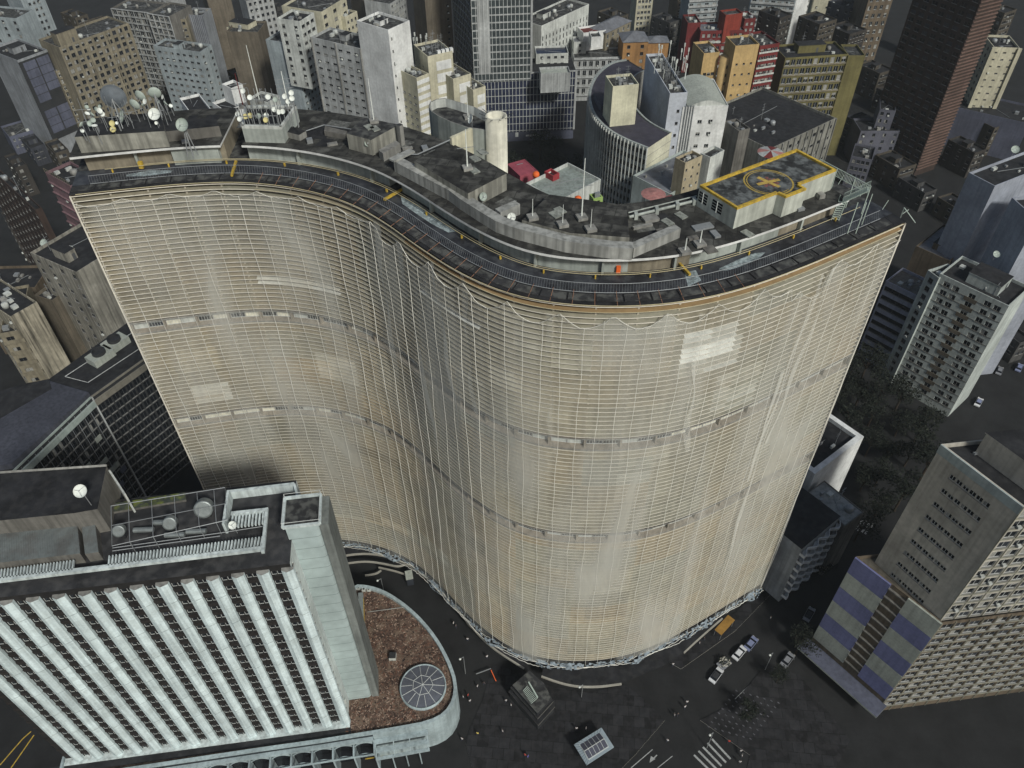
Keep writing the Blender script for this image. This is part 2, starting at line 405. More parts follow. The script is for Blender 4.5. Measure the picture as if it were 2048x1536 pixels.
def ebox(mb, s0, s1, o0, o1, z0, z1, mt, topmat=None, step=1.6):
    """curved box following the facade: o0 < o1 metres behind the edge"""
    ribbon(mb, s0, s1, o0, z0, o0, z1, mt, step); ribbon(mb, s0, s1, o0, z1, o1, z1, topmat or mt, step)
    ribbon(mb, s0, s1, o1, z1, o1, z0, mt, step); ribbon(mb, s0, s1, o1, z0, o0, z0, mt, step)
    for s, fl in ((s0, 0), (s1, 1)):
        q = [E(s, o1, z0), E(s, o0, z0), E(s, o0, z1), E(s, o1, z1)]; mb.face(q if not fl else q[::-1], mt)
def estrip(mb, s0, s1, o0, z, t, mt, step=1.6):      # thin line along the facade
    mb.path([E(s0 + (s1 - s0) * k / max(1, round((s1 - s0) / step)), o0, z) for k in range(max(1, round((s1 - s0) / step)) + 1)], t, mt)

tower = thing('residential_tower', 'huge S-curved apartment tower with horizontal sun-shade slats under netting', 'building', (*E(SLEN / 2, 8, 0).xy, 0))
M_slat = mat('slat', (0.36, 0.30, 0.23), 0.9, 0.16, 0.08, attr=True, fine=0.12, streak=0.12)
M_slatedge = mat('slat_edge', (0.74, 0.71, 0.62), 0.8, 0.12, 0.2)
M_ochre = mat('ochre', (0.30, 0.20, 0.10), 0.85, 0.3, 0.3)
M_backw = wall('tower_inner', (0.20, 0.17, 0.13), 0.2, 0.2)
G1, G2 = (81.4, 83.7), (54.8, 57.1)
ZB = 7.0
BAY = 6.0; nb = int(SLEN / BAY); BAY = SLEN / nb
patches = []      # repainted, paler or browner slats seen in the photo: px rectangle, brightness
for (u0, v0, u1, v1, br) in [(530,560,668,584,1.55),(395,775,455,800,1.45),(360,705,435,735,1.18),(640,712,705,765,1.3),(845,586,940,650,1.45),(1385,670,1465,700,1.4),
                             (1385,700,1465,722,1.3),(870,712,960,765,1.25),(745,725,790,790,1.18),(1245,955,1330,985,1.2),(680,1033,760,1052,1.3),(770,1040,815,1070,1.35),(855,1090,890,1110,1.3),
                             (140,395,230,440,.78),(230,570,330,600,.82),(560,490,640,545,1.15),(700,900,800,925,.8),(1040,800,1130,850,1.12),(1190,1190,1250,1230,.82),(900,1050,960,1090,.8),(480,980,560,1010,.8), (1010,630,1060,700,1.12), (1120,690,1200,740,1.1), (1440,760,1500,800,1.2), (1260,900,1330,930,1.15), (1500,900,1560,960,1.15), (520,850,640,880,.85), (1100,1020,1180,1050,1.12), (985,740,1020,780,1.2)]:
    (sa, za), (sb, zb) = s_face(u0, v0), s_face(u1, v1); patches.append((min(sa, sb), max(sa, sb), min(za, zb) - .6, max(za, zb) + .2, br))
rs = random.Random(3)
bayf = [[rs.gauss(1, .045) for _ in range(120)] for _ in range(nb + 1)]
hue = {}
def slat_paint(s, z, k):
    b = min(int(s / BAY), nb); f = bayf[b][k] * (1 + .05 * math.sin(s * .05 + z * .09))
    for sa, sb, za, zb, br in patches:
        if sa - 1 <= s <= sb + 1 and za <= z <= zb: f *= br ** 1.25
    key = (b // 2, k // 7)
    if key not in hue: hue[key] = rs.gauss(0, .5)
    h = hue[key] * .035
    if s < 60: f *= .9 if z > 60 else .8; h += .012  # vignette darkening painted into the left wing, stronger low down; brown boards tint it
    if z > (109.6 if s > 62 else 111.2): return (.31 * f, .215 * f, .11 * f)
    r_, g_, b_ = (.306 + h * .6) * f, .284 * f, (.214 - h * .4) * f
    if f > 1.2: k_ = min(1, (f - 1.2) * 2); m_ = .5 * (f - .25); r_, g_, b_ = r_ * (1 - k_) + m_ * .97 * k_, g_ * (1 - k_) + m_ * 1.0 * k_, b_ * (1 - k_) + m_ * .93 * k_
    return (r_, g_, b_)
def slats(ztop, zbot, k0):
    m = MB(); z = ztop; k = k0; n = int(SLEN / 1.5); 
    while z > zbot:
        for i in range(n):
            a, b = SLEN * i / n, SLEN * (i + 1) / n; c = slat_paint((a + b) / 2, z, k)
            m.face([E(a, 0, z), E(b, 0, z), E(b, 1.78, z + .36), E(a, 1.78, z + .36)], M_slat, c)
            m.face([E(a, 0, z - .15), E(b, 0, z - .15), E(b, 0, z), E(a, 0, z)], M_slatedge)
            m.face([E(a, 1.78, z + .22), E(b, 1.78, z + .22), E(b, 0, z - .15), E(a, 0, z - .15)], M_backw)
        z -= 1.0; k += 1
    return m
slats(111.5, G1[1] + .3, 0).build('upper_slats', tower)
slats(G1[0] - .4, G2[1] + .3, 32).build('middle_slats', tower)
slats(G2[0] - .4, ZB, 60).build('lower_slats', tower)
M_gapf = wall('gap_floor', (0.34, 0.31, 0.26), .2, .2); M_panel = mat('cream_panel', (0.72, 0.70, 0.58), .8, .3, 1.2)
m = MB()
for z0, z1 in ((G1[1], 111.9), (G2[1], G1[0]), (ZB - .8, G2[0])): ribbon(m, 0, SLEN, 1.8, z0, 1.8, z1, M_backw)
for g in (G1, G2):
    ribbon(m, 0, SLEN, 0.1, g[0], 1.25, g[0], M_gapf); ribbon(m, 0, SLEN, 1.3, g[1], 0.1, g[1], M_backw)
    ribbon(m, 0, SLEN, .1, g[0] - .4, .1, g[0], M_conc); ribbon(m, 0, SLEN, .1, g[1], .1, g[1] + .3, M_conc)
    ribbon(m, 0, SLEN, 1.25, g[0], 1.25, g[0] + .35, M_gapf); ribbon(m, 0, SLEN, 1.3, g[0] + .3, 1.3, g[1], M_gapf)
ribbon(m, 0, SLEN, 3.5, 0, 3.5, ZB - .8, M_concd); ribbon(m, 0, SLEN, 1.6, ZB - .8, 3.5, ZB - .8, M_concd)
ribbon(m, SLEN, 0, 20, 0, 20, 112, M_concd)
m.face([E(0, 20, 0), E(0, 0, 0), E(0, 0, 112), E(0, 20, 112)], wall('tower_end', (0.42, 0.38, 0.31)))
m.face([E(SLEN, 0, 0), E(SLEN, 20, 0), E(SLEN, 20, 112), E(SLEN, 0, 112)], wall('tower_end', (0.42, 0.38, 0.31)))
m.build('wall', tower)
for s in (0, SLEN): m = MB(); m.path([E(s, -.08, 6), E(s, -.08, 111.6)], .16, M_slatedge); m.build('edge_strip', tower)
M_stub = mat('stub', (0.46, 0.43, 0.36), 0.85, 0.2)
for b in range(nb + 1):     # vertical stubs that carry the slats, one per bay
    s = min(max(b * BAY, .2), SLEN - .2); m = MB()
    for z0, z1 in ((ZB, G2[0] - .45), (G2[1] + .3, G1[0] - .45), (G1[1] + .3, 111.3)):
        ebox(m, s - .14, s + .14, .55, 1.7, z0, z1, M_stub, step=1)
    m.build('slat_support', tower)
    m = MB()
    for g in (G1, G2): ebox(m, s - .15, s + .15, .5, 1.24, g[0] + .01, g[1] - .01, M_gapf, step=1)
    m.build('column', tower)
cnt = 0
for gi, g in enumerate((G1, G2)):
    for b in range(nb):
        for h in range(2):
            s = (b + .27 + .46 * h) * BAY; a, c = E(s - 1.3, 1.17, 0), E(s + 1.3, 1.17, 0)
            d = (c - a).normalized(); o_ = Vector((d.y, -d.x, 0)); z0, z1 = g[0] + .35, g[1] - .02
            m = MB(); br = rs.choice([0, 0, 1, 0, 2, 3]) if s < 75 or s > 110 else rs.choice([2, 3, 1])
            m.face([a + Vector((0, 0, z0)), c + Vector((0, 0, z0)), c + Vector((0, 0, z1)), a + Vector((0, 0, z1))], (M_panel, M_white2, M_glass2, M_glass)[br])
            for q in range(6):
                x = a.lerp(c, q / 5) + o_ * .05; m.bar(x + Vector((0, 0, z0)), x + Vector((0, 0, z1)), .035, M_frame, 4)
            for zz in (z0 + .05, (z0 + z1) / 2 + .1, z1 - .05): m.bar(a + o_ * .06 + Vector((0, 0, zz)), c + o_ * .06 + Vector((0, 0, zz)), .05, M_frame, 4)
            if cnt < 100: m.build('window', tower)
            cnt += 1
# ---- roof terrace
sgA, sgB = s_of(441, 297, 115.5), s_of(478, 293, 115.5); sEnd = s_of(1700, 398, 115.5)
m = MB(); ribbon(m, 0, SLEN, 0, 112.0, 2.5, 112.0, M_tar2); ribbon(m, 0, SLEN, 2.5, 112.0, 7.4, 112.0, M_deck); ribbon(m, 0, SLEN, 7.4, 112.0, 20, 112.0, M_tar)
ribbon(m, 0, SLEN, 0, 111.6, 0, 112.0, M_tar2); ribbon(m, 0, SLEN, 1.6, 111.6, 0, 111.6, M_ochre)
ebox(m, 0, SLEN, 19.6, 20, 112, 113.0, M_concd); m.build('roof_terrace', tower)
m = MB()
for b in range(int(SLEN / 4)): ebox(m, b * 4 + .2, b * 4 + 3.9, .5, 2.0, 112.03, 112.16, M_tar, step=2)
m.build('roof_slab', tower)
M_patch = mat('water_patch', (0.34, 0.41, 0.43), 0.6, 0.5, 1.2, dirt=0.5, dirtcol=(0.05, 0.06, 0.07))
for k, (pts) in enumerate([[(800,392),(830,402),(858,425),(895,445),(918,462),(895,465),(866,448),(832,428),(803,406)], [(1440,536),(1475,520),(1510,506),(1530,504),(1518,520),(1480,533),(1455,542),(1438,541)],
                           [(250,348),(300,342),(345,340),(340,346),(290,352),(252,354)], [(1370,545),(1392,540),(1402,562),(1378,572)]]):
    m = MB(); rr = random.Random(k); m.face([P(u + rr.uniform(-2, 2), v + rr.uniform(-1.5, 1.5), 112.02) for u, v in pts][::-1], M_patch); m.build('puddle_stain', tower)
M_lw = wall('light_wall', (0.40, 0.44, 0.41), 0.3, 0.3); M_bw = wall('brown_wall', (0.27, 0.24, 0.18), 0.3, 0.4)
m = MB()
for s0, s1, mt in ((2, sgA, M_bw), (sgB, s_of(780, 352, 114), M_lw), (s_of(800, 362, 114), s_of(1252, 545, 112), M_lw), (s_of(1252, 545, 112), s_of(1380, 535, 112), M_bw), (s_of(1385, 535, 112), sEnd - 12, M_lw), (sEnd - 12, sEnd, M_bw)):
    ebox(m, s0, s1, 7.3, 19.6, 112.02, 115.3, mt, M_tar)
m.build('penthouse_wall', tower)
m = MB(); s0, s1 = s_of(345, 300, 114), s_of(437, 296, 114); ebox(m, s0, s1, 6.2, 7.2, 112.02, 115.2, M_lw); m.build('bay_wall', tower)
m = MB()
for s0, s1 in ((.5, sgA), (sgB, sEnd)): ebox(m, s0, s1, 5.3, 19.5, 115.3, 115.7, M_white, M_slabs)
m.build('penthouse_roof', tower)
for q in range(11):      # columns under the eave
    s = 10 + q * (sEnd - 18) / 10
    m = MB(); ebox(m, s, s + .4, 6.6, 7.2, 112.02, 115.29, M_lw, step=1); m.build('eave_column', tower)
m = MB()
estrip(m, 5, SLEN - 4, 5.7, 112.75, .055, M_pipe); estrip(m, s_of(285, 340, 112), sEnd - 8, 6.1, 112.75, .045, M_pipe)
for q in range(int(SLEN / 9)):
    s = 6 + q * 9
    if s < SLEN - 6: ebox(m, s, s + .22, 5.6, 5.9, 112.02, 112.6, M_yellow, step=1)
m.build('pipe_run', tower)
m = MB(); zt = 113.3
estrip(m, 3, SLEN - 3, 2.4, 112.1, .06, M_steel); estrip(m, 3, SLEN - 3, 2.9, zt, .05, M_steel)
s = 3
while s < SLEN - 3: m.bar(E(s, 2.4, 112.05), E(s, 2.9, zt), .022, M_steel, 3); s += .42
m.build('railing', tower)
s = 3.0; q = 0
while s < SLEN - 2:
    m = MB(); m.bar(E(s, 2.3, 112.5), E(s, -.35, 111.9), .04, M_rust if 30 < s < 118 else M_dark, 4); m.build('bracket', tower); s += 3.1 if s < SLEN * .8 else 3.4
m = MB(); estrip(m, 1, SLEN - 1, -.3, 111.9, .07, M_pipe); estrip(m, 30, SLEN - 1, -.3, 110.7, .05, M_pipe); m.build('net_rail', tower)
for (a, b) in (((472, 320), (463, 350)), ((808, 375), (768, 398)), ((1352, 518), (1380, 548))):     # yellow expansion joint covers
    m = MB(); pa, pb = P(*a, 112.6), P(*b, 112.6); d = (pb - pa).normalized(); n_ = Vector((-d.y, d.x, 0)) * .18
    m.box((pa + pb) / 2 + Vector((0, 0, -.3)), (pb - pa) / 2, n_, .35, M_yellow); m.build('joint_cover', tower)
for (u, v) in ((1084, 522), (1236, 545)):
    c = P(u, v, 112.1); m = MB(); m.box(c, (.3, 0), (0, .25), 1.1, M_orange); solo(m, 'gas_cylinder_box', 'small orange box against the roof wall, %s' % ('nearer the mast' if u < 1100 else 'nearer the yellow joint cover'), 'box', c, 'orange boxes along the roof wall')
c = P(284, 336, 112.1); m = MB(); m.box(c, (.35, 0), (0, .3), 1.2, M_yellow); solo(m, 'pump_box', 'small yellow box beside the pale stain on the left roof edge', 'box', c)
# blocks standing on the penthouse roof
def px_poly(pts, z): return [P(u, v, z) for u, v in pts]
def block(name, pts, z0, z1, mt, roof=M_tar, lip=None):
    m = MB(); poly = px_poly(pts, z1); m.prism([p.xy for p in poly], z0, z1, mt, roof)
    if lip:
        a = [p.xy for p in poly]; n = len(a); cen = sum(a, Vector((0, 0))) / n
        for i in range(n):
            p, q = a[i], a[(i + 1) % n]; d = (q - p).normalized(); nn = Vector((-d.y, d.x))
            if nn.dot(cen - (p + q) / 2) < 0: nn = -nn
            m.box(Vector((*((p + q) / 2 + nn * lip[0] / 2), z1)), (*((q - p) / 2),), (*(nn * lip[0] / 2),), lip[1], lip[2])
    return m.build(name, tower)
M_stain = wall('stained_concrete', (0.33, 0.33, 0.29), 0.6, 0.55)
block('lift_house', [(828, 322), (897, 286), (1013, 347), (936, 387)], 115.72, 118.6, M_stain, M_slabs)
block('water_house', [(1044, 440), (1140, 466), (1259, 475), (1253, 411), (1180, 400), (1100, 389)], 115.72, 117.4, M_stain, M_slabs)
block('stair_house', [(693, 267), (742, 280), (799, 249), (726, 236)], 115.72, 118.5, M_stain, M_tar)
block('ramp_wall', [(757, 300), (766, 307), (800, 287), (792, 281)], 115.72, 117.2, M_conc, M_conc)
block('chimney_block', [(792, 249), (799, 253), (806, 249), (799, 246)], 115.72, 119.3, M_conc, M_tar)
block('left_plant_house', [(149, 274), (330, 262), (325, 240), (160, 250)], 115.72, 118.6, M_stain, M_tar2)
block('left_small_house', [(330, 263), (438, 252), (430, 234), (326, 244)], 115.72, 117.6, M_concd, M_tar2)
block('dish_deck', [(484, 257), (564, 259), (594, 216), (490, 216)], 115.72, 118.2, M_lw, M_tar2, lip=(.4, .5, M_white2))
block('deck_step', [(566, 262), (598, 270), (612, 262), (578, 250)], 115.72, 116.8, M_conc, M_tar2)
for k_, (u, v, sx, sy, hh) in enumerate(((1300, 440, 1.2, .8, .5), (1320, 470, .6, .5, .8), (1405, 455, 1.6, .7, .25), (1345, 475, .5, .5, .6), (1385, 478, .8, .4, .35), (1430, 470, .5, .9, .3), (1285, 455, 1.6, .25, .4), (1420, 500, .9, .9, .15), (620, 285, .5, .5, .7), (665, 290, .9, .4, .35), (560, 280, .4, .4, .5), (850, 300, .5, .7, .6), (815, 298, .9, .3, .3), (1040, 470, .4, .4, .4), (1600, 420, .6, .4, .4), (1640, 395, .5, .5, .7), (400, 275, .9, .5, .6), (370, 285, .5, .5, .4))):
    c_ = P(u, v, 115.72); m = MB(); m.box(c_, (sx * .9, sx * .3), (-sy * .3, sy * .9), hh, (M_conc, M_concd, M_steel)[k_ % 3]); m.build('roof_plinth', tower)
for k_ in range(26):      # patched membrane pieces
    s_ = rs.uniform(8, sEnd - 4); o_ = rs.uniform(7, 17); p_ = E(s_, o_, 115.712 + .0015 * k_); q_ = (E(s_ + 1, o_, 0) - E(s_, o_, 0)).normalized(); r_2 = Vector((-q_.y, q_.x, 0)); a1, a2 = rs.uniform(.6, 2.2), rs.uniform(.5, 1.6); m = MB()
    m.face([p_ - q_ * a1 - r_2 * a2, p_ + q_ * a1 - r_2 * a2 * .8, p_ + q_ * a1 * .9 + r_2 * a2, p_ - q_ * a1 + r_2 * a2 * .9], (M_tar2, mat('worn_patch', (.14, .145, .135), .9, .5, 1.2, dirt=.6, dirtcol=(.04, .04, .04)))[k_ % 2]); m.build('membrane_patch', tower)
block('low_parapet', [(648, 262), (690, 270), (694, 262), (650, 252)], 115.72, 116.6, M_concd, M_concd)
def beam(name, px, z0, z1, wd, mt):
    pts = [P(u, v, z1) for u, v in px]; m = MB()
    L_, R_ = [], []
    for i, p in enumerate(pts):
        d = (pts[min(i + 1, len(pts) - 1)] - pts[max(i - 1, 0)]); d.z = 0; d.normalize(); nn = Vector((-d.y, d.x, 0))
        L_.append(p); R_.append(p + nn * wd)
    for i in range(len(pts) - 1):
        a, b, c, d = L_[i], L_[i + 1], R_[i + 1], R_[i]; dz = Vector((0, 0, z0 - z1))
        m.face([a, b, c, d], mt); m.face([a + dz, b + dz, b, a], mt); m.face([c + dz, d + dz, d, c], mt)
        if i == 0: m.face([d + dz, a + dz, a, d], mt)
        if i == len(pts) - 2: m.face([b + dz, c + dz, c, b], mt)
    return m.build(name, tower)
M_beam = wall('beam', (0.38, 0.39, 0.37), 0.5, 0.45)
beam('roof_beam', [(787, 322), (840, 350), (897, 380), (919, 397), (960, 423), (991, 442), (1030, 456), (1073, 467), (1130, 482), (1180, 489), (1225, 495), (1266, 497)], 115.71, 117.6, 1.6, M_beam)
beam('roof_beam', [(1268, 497), (1362, 457)], 115.71, 117.3, 1.3, M_beam)
beam('roof_beam', [(1001, 425), (1040, 408)], 115.71, 117.5, 1.3, M_beam)
beam('roof_beam', [(788, 322), (830, 302)], 117.61, 117.9, 1.3, M_beam)
# helicopter deck
HP = [(1474, 420), (1399, 374), (1592, 301), (1672, 343), (1597, 372), (1612, 381), (1571, 397), (1554, 389)]
hz = 118.9; hp = [P(u, v, hz) for u, v in HP]; m = MB(); m.prism([p.xy for p in hp], 115.72, hz, wall('heli_wall', (0.52, 0.55, 0.49), 0.3, 0.25), mat('heli_floor', (0.055, 0.06, 0.062), 0.9, 0.5, 0.4, dirt=0.6, dirtcol=(0.2, 0.22, 0.22), tiles=(1.6, 1.6, 0.03, 0.35)))
m.build('helipad_block', tower)
m = MB(); n = len(hp)
for i in range(n):
    p, q = hp[i], hp[(i + 1) % n]; d = (q - p).normalized(); nn = Vector((-d.y, d.x, 0)); cen = Vector((0, 0, 0))
    mid = (p + q) / 2
    import mathutils
    ins = mathutils.geometry.intersect_point_tri_2d
    if not any(ins((mid + nn * .4).xy, hp[a].xy, hp[b].xy, hp[c].xy) for a, b, c in ((0, 1, 2), (0, 2, 3), (0, 3, 4), (0, 4, 7), (4, 5, 6), (4, 6, 7))): nn = -nn
    m.box(mid + nn * .2 + Vector((0, 0, .003)), (q - p) / 2, nn * .2, .34 + .003 * i, M_yellow)
m.build('yellow_kerb', tower)
hc = P(1537, 364, hz + .012); dx = (hp[0] - hp[1]).normalized(); dyv = Vector((-dx.y, dx.x, 0))
def ring(mb, c, r0, r1, mt, n=48, a0=0, a1=2 * math.pi):
    for k in range(n):
        a, b = a0 + (a1 - a0) * k / n, a0 + (a1 - a0) * (k + 1) / n
        mb.face([c + Vector((math.cos(a) * r0, math.sin(a) * r0, 0)), c + Vector((math.cos(a) * r1, math.sin(a) * r1, 0)), c + Vector((math.cos(b) * r1, math.sin(b) * r1, 0)), c + Vector((math.cos(b) * r0, math.sin(b) * r0, 0))], mt)
M_yw = mat('worn_yellow', (0.42, 0.31, 0.07), 0.9, 0.3, 1.5, dirt=0.4, dirtcol=(0.1, 0.09, 0.06))
M_yw2 = mat('worn_cross', (0.50, 0.36, 0.09), 0.9, 0.3, 1.5, dirt=0.3, dirtcol=(0.15, 0.12, 0.06))
hr = (P(1587, 364, hz) - P(1487, 364, hz)).length / 2
m = MB(); ring(m, hc, hr * .93, hr, M_yw); ring(m, hc, hr * .84, hr * .88, M_yw, 36, .5, 5.6)
for ang in (.15, 1.35):
    dd = dx * math.cos(ang) + dyv * math.sin(ang); pp = Vector((-dd.y, dd.x, 0)); c = hc + Vector((0, 0, .004 + .004 * ang))
    m.face([c - dd * hr * .52 - pp * .32, c + dd * hr * .52 - pp * .32, c + dd * hr * .52 + pp * .32, c - dd * hr * .52 + pp * .32], M_yw2)
m.build('helipad_marking', tower)
m = MB(); M_pinkr = mat('faded_red', (0.20, 0.08, 0.07), 0.9, 0.4, 1.5)
for k in range(14):
    a = k * 2 * math.pi / 14; rr_ = hr * (.42 if k % 2 else .3); c = hc - Vector((0, 0, .004)); m.face([c, c + Vector((math.cos(a) * rr_, math.sin(a) * rr_, 0)), c + Vector((math.cos(a + .35) * rr_, math.sin(a + .35) * rr_, 0))], M_pinkr)
m.build('sunburst_marking', tower)
# louvre windows in the helipad block's left wall
for (u0, v0, u1, v1) in ((1401, 398, 1418, 412), (1428, 417, 1448, 431)):
    a, b = hp[1], hp[0]; tt = (u0 - 1399) / 75, (u1 - 1399) / 75; p = a.lerp(b, tt[0]); q = a.lerp(b, tt[1]); oo = (q - p).normalized(); oo = Vector((oo.y, -oo.x, 0))
    if oo.x > 0: oo = -oo
    m = MB()
    for zz in (116.7, 117.15, 117.6, 118.05): m.face([Vector((*(p + oo * .03).xy, zz)), Vector((*(q + oo * .03).xy, zz)), Vector((*(q + oo * .03).xy, zz + .33)), Vector((*(p + oo * .03).xy, zz + .33))], M_glass)
    mid = (p + q) / 2; m.bar(Vector((*(mid + oo * .05).xy, 116.6)), Vector((*(mid + oo * .05).xy, 118.5)), .07, M_frame, 4); m.build('louvre_window', tower)
# rear wing with a rounded end, and the round stair tower
pw = [(857, 212), (860, 204), (872, 198), (890, 196), (905, 200), (925, 206), (950, 214), (985, 232), (985, 262), (935, 255), (900, 243), (875, 231), (862, 222)]
poly = [P(u, v, 117.0) for u, v in pw]; m = MB(); m.prism([p.xy for p in poly], 85, 115.4, M_lw, M_tar)
n = len(poly); cen = sum((p for p in poly), Vector((0, 0, 0))) / n
for i in range(n):
    a, b = poly[i], poly[(i + 1) % n]; ia, ib = a.lerp(cen, .045), b.lerp(cen, .045)
    up = lambda p_, z: Vector((p_.x, p_.y, z))
    m.face([up(b, 115.4), up(a, 115.4), up(a, 117), up(b, 117)], M_lw); m.face([up(ia, 115.4), up(ib, 115.4), up(ib, 117), up(ia, 117)], M_white2); m.face([up(a, 117), up(ia, 117), up(ib, 117), up(b, 117)], M_conc)
m.build('rounded_wing', tower)
cc = P(992, 231, 119.5); r = (P(1014, 231, 119.5) - P(970, 231, 119.5)).length / 2
m = MB(); m.lathe((cc.x, cc.y, 0), [(r, 60), (r, 119.5), (r - .3, 119.5), (r - .3, 118.6), (.01, 118.6)], wall('stair_tower', (0.66, 0.65, 0.55), 0.25, 0.15), 32); 
for q in range(10):
    a = q * .628; d = Vector((math.cos(a), math.sin(a), 0)); m.bar(Vector((cc.x, cc.y, 119.5)) + d * r, Vector((cc.x, cc.y, 119.9)) + d * (r + 1.0), .05, M_dark, 4)
m.build('stair_tower', tower, True)
beam('rear_link_wall', [(903, 276), (945, 257)], 111, 117.2, .5, wall('cream_wall', (0.6, 0.58, 0.44)))
# steel stair at the right
M_gs = mat('green_white_steel', (0.42, 0.50, 0.45), 0.6, 0.2)
m = MB(); A0, A1, A2 = P(1670, 440, 112.1), P(1685, 402, 115.9), P(1738, 378, 118.6); 
def flight(m, a, b, wd, n):
    d = b - a; h = Vector((d.x, d.y, 0)).normalized(); nn = Vector((-h.y, h.x, 0)) * wd / 2
    for sgn in (-1, 1):
        m.bar(a + nn * sgn, b + nn * sgn, .09, M_gs, 4); m.bar(a + nn * sgn + Vector((0, 0, 1)), b + nn * sgn + Vector((0, 0, 1)), .05, M_gs, 4)
        for k in range(n * 2 + 1): p = a.lerp(b, k / (n * 2)) + nn * sgn; m.bar(p, p + Vector((0, 0, 1)), .03, M_gs, 3)
    for k in range(n): p = a.lerp(b, (k + .5) / n); m.box(p, h * .14, nn, .05, M_gs)
flight(m, A0, A1, 1.1, 9); flight(m, A1, A2, 1.2, 12)
for u, v in ((1716, 405), (1733, 405), (1745, 388)):
    p = P(u, v, 117.5); m.bar(Vector((p.x, p.y, 112.1)), p, .07, M_gs, 4)
m.build('steel_stair', tower)
m = MB(); a, b = P(1640, 318, 118.2), P(1742, 372, 117.0)
for k in range(40):
    p = a.lerp(b, k / 39); m.bar(p, p - Vector((0, 0, 1.3)), .035, M_gs, 3)
m.bar(a, b, .06, M_gs, 4); m.bar(a - Vector((0, 0, 1.3)), b - Vector((0, 0, 1.3)), .06, M_gs, 4)
for t in (0, .35, .7, 1):
    p = a.lerp(b, t); m.bar(Vector((p.x, p.y, 112.1)), p, .08, M_gs, 4)
m.build('rear_railing', tower)
m = MB(); pA, pB = P(1258, 434, 116.2), P(1395, 400, 116.2); m.bar(pA, pB, .22, M_lw, 6); m.bar(pA + Vector((0, 1, .1)), pB + Vector((0, 1, .1)), .1, M_lw, 6)
for t in (.1, .4, .7, .95): m.box(pA.lerp(pB, t) - Vector((0, 0, .5)), (.25, 0), (0, .5), .9, M_lw)
m.build('rear_pipe', tower)
m = MB(); pts = [P(*q, 116.4) for q in ((612, 262), (648, 250), (725, 262))]; m.path(pts, .09, M_steel); pts = [P(795, 308, 116.2), P(835, 309, 116.2), P(900, 280, 117.5)]; m.path(pts, .12, M_steel); m.build('conduit', tower)
for k in range(10):       # pale hatch covers
    u, v, z = [(950, 318, 118.63), (965, 305, 118.63), (1110, 430, 117.43), (1120, 422, 117.43), (1362, 432, 115.74), (738, 255, 118.53), (750, 258, 118.53), (1495, 468, 115.74), (1335, 445, 115.74), (948, 342, 118.63)][k]
    c = P(u, v, z); m = MB(); m.box(c, dx * .9, dyv * .6, .16, mat('hatch', (0.28, 0.30, 0.27), 0.9, 0.3, 1, dirt=.4)); m.build('hatch_cover', tower)

# ------------------------------------------------------------------ safety net hanging over the facade
net = thing('safety_net', 'white rope safety netting hung over the whole face of the curved tower', 'net', tuple(E(SLEN / 2, -1, 6)))
M_rope = mat('rope', (0.78, 0.78, 0.72), 0.8, 0.08)
gm = bpy.data.materials.new('gauze'); gm.use_nodes = True; N = gm.node_tree.nodes; L = gm.node_tree.links
pb = N['Principled BSDF']; pb.inputs['Base Color'].default_value = (0.72, 0.73, 0.68, 1); pb.inputs['Roughness'].default_value = .95; pb.inputs['Specular IOR Level'].default_value = 0
g = N.new('ShaderNodeNewGeometry'); mp = N.new('ShaderNodeVectorMath'); mp.operation = 'MULTIPLY'; mp.inputs[1].default_value = (.09, .09, .022); L.new(g.outputs['Position'], mp.inputs[0])
nz = N.new('ShaderNodeTexNoise'); nz.inputs['Scale'].default_value = 1; nz.inputs['Detail'].default_value = 6; nz.inputs['Distortion'].default_value = .6; L.new(mp.outputs[0], nz.inputs['Vector'])
mr = N.new('ShaderNodeMapRange'); mr.inputs['From Min'].default_value = .38; mr.inputs['From Max'].default_value = .72; mr.inputs['To Min'].default_value = .02; mr.inputs['To Max'].default_value = .5; L.new(nz.outputs[0], mr.inputs[0]); L.new(mr.outputs[0], pb.inputs['Alpha'])
rn = random.Random(5); ropes = []; s = .4
while s < SLEN:
    ropes.append((s, rn.uniform(0, 6), rn.uniform(0, 6))); s += rn.gauss(2.95, .12)
def sag(s): x = (s % 7.6) / 7.6; return 110.4 - (2.6 if s > 55 else 1.0) * (1 - (2 * x - 1) ** 2) - (3.2 if abs(s - s_nethole) < 3.4 else 0)
s_nethole = s_face(1612, 585)[0]
def nx(s, z): return -.35 - .12 * math.sin(s * .5 + z * .11) - .1 * math.sin(s * .23 - z * .05)
for s, p1, p2 in ropes:
    m = MB(); pts = []; z = sag(s)
    while z > 5.5: pts.append(E(s + .13 * math.sin(z * .16 + p1) + .08 * math.sin(z * .47 + p2) + (.25 * math.sin(z * .09 + p1) if z < 50 else 0), nx(s, z), z)); z -= 2.7
    pts.append(E(s, nx(s, 5.5), 5.5)); m.path(pts, .032 if rn.random() < .8 else .05, M_rope, 3); m.build('rope', net)
m = MB(); n = int(SLEN / 1.3)
for i in range(n):
    a, b = SLEN * i / n, SLEN * (i + 1) / n; za, zb_ = sag(a), sag(b); K = 16
    for k in range(K):
        z0a, z1a = 5.5 + (za - 5.5) * k / K, 5.5 + (za - 5.5) * (k + 1) / K; z0b, z1b = 5.5 + (zb_ - 5.5) * k / K, 5.5 + (zb_ - 5.5) * (k + 1) / K
        m.face([E(a, nx(a, z0a) + .04, z0a), E(b, nx(b, z0b) + .04, z0b), E(b, nx(b, z1b) + .04, z1b), E(a, nx(a, z1a) + .04, z1a)], gm)
m.build('gauze', net)
m = MB(); n = int(SLEN / .7); m.path([E(SLEN * i / n, -.4, sag(SLEN * i / n) + rn.uniform(-.12, .12)) for i in range(n + 1)], .04, M_rope, 3); m.build('head_rope', net)
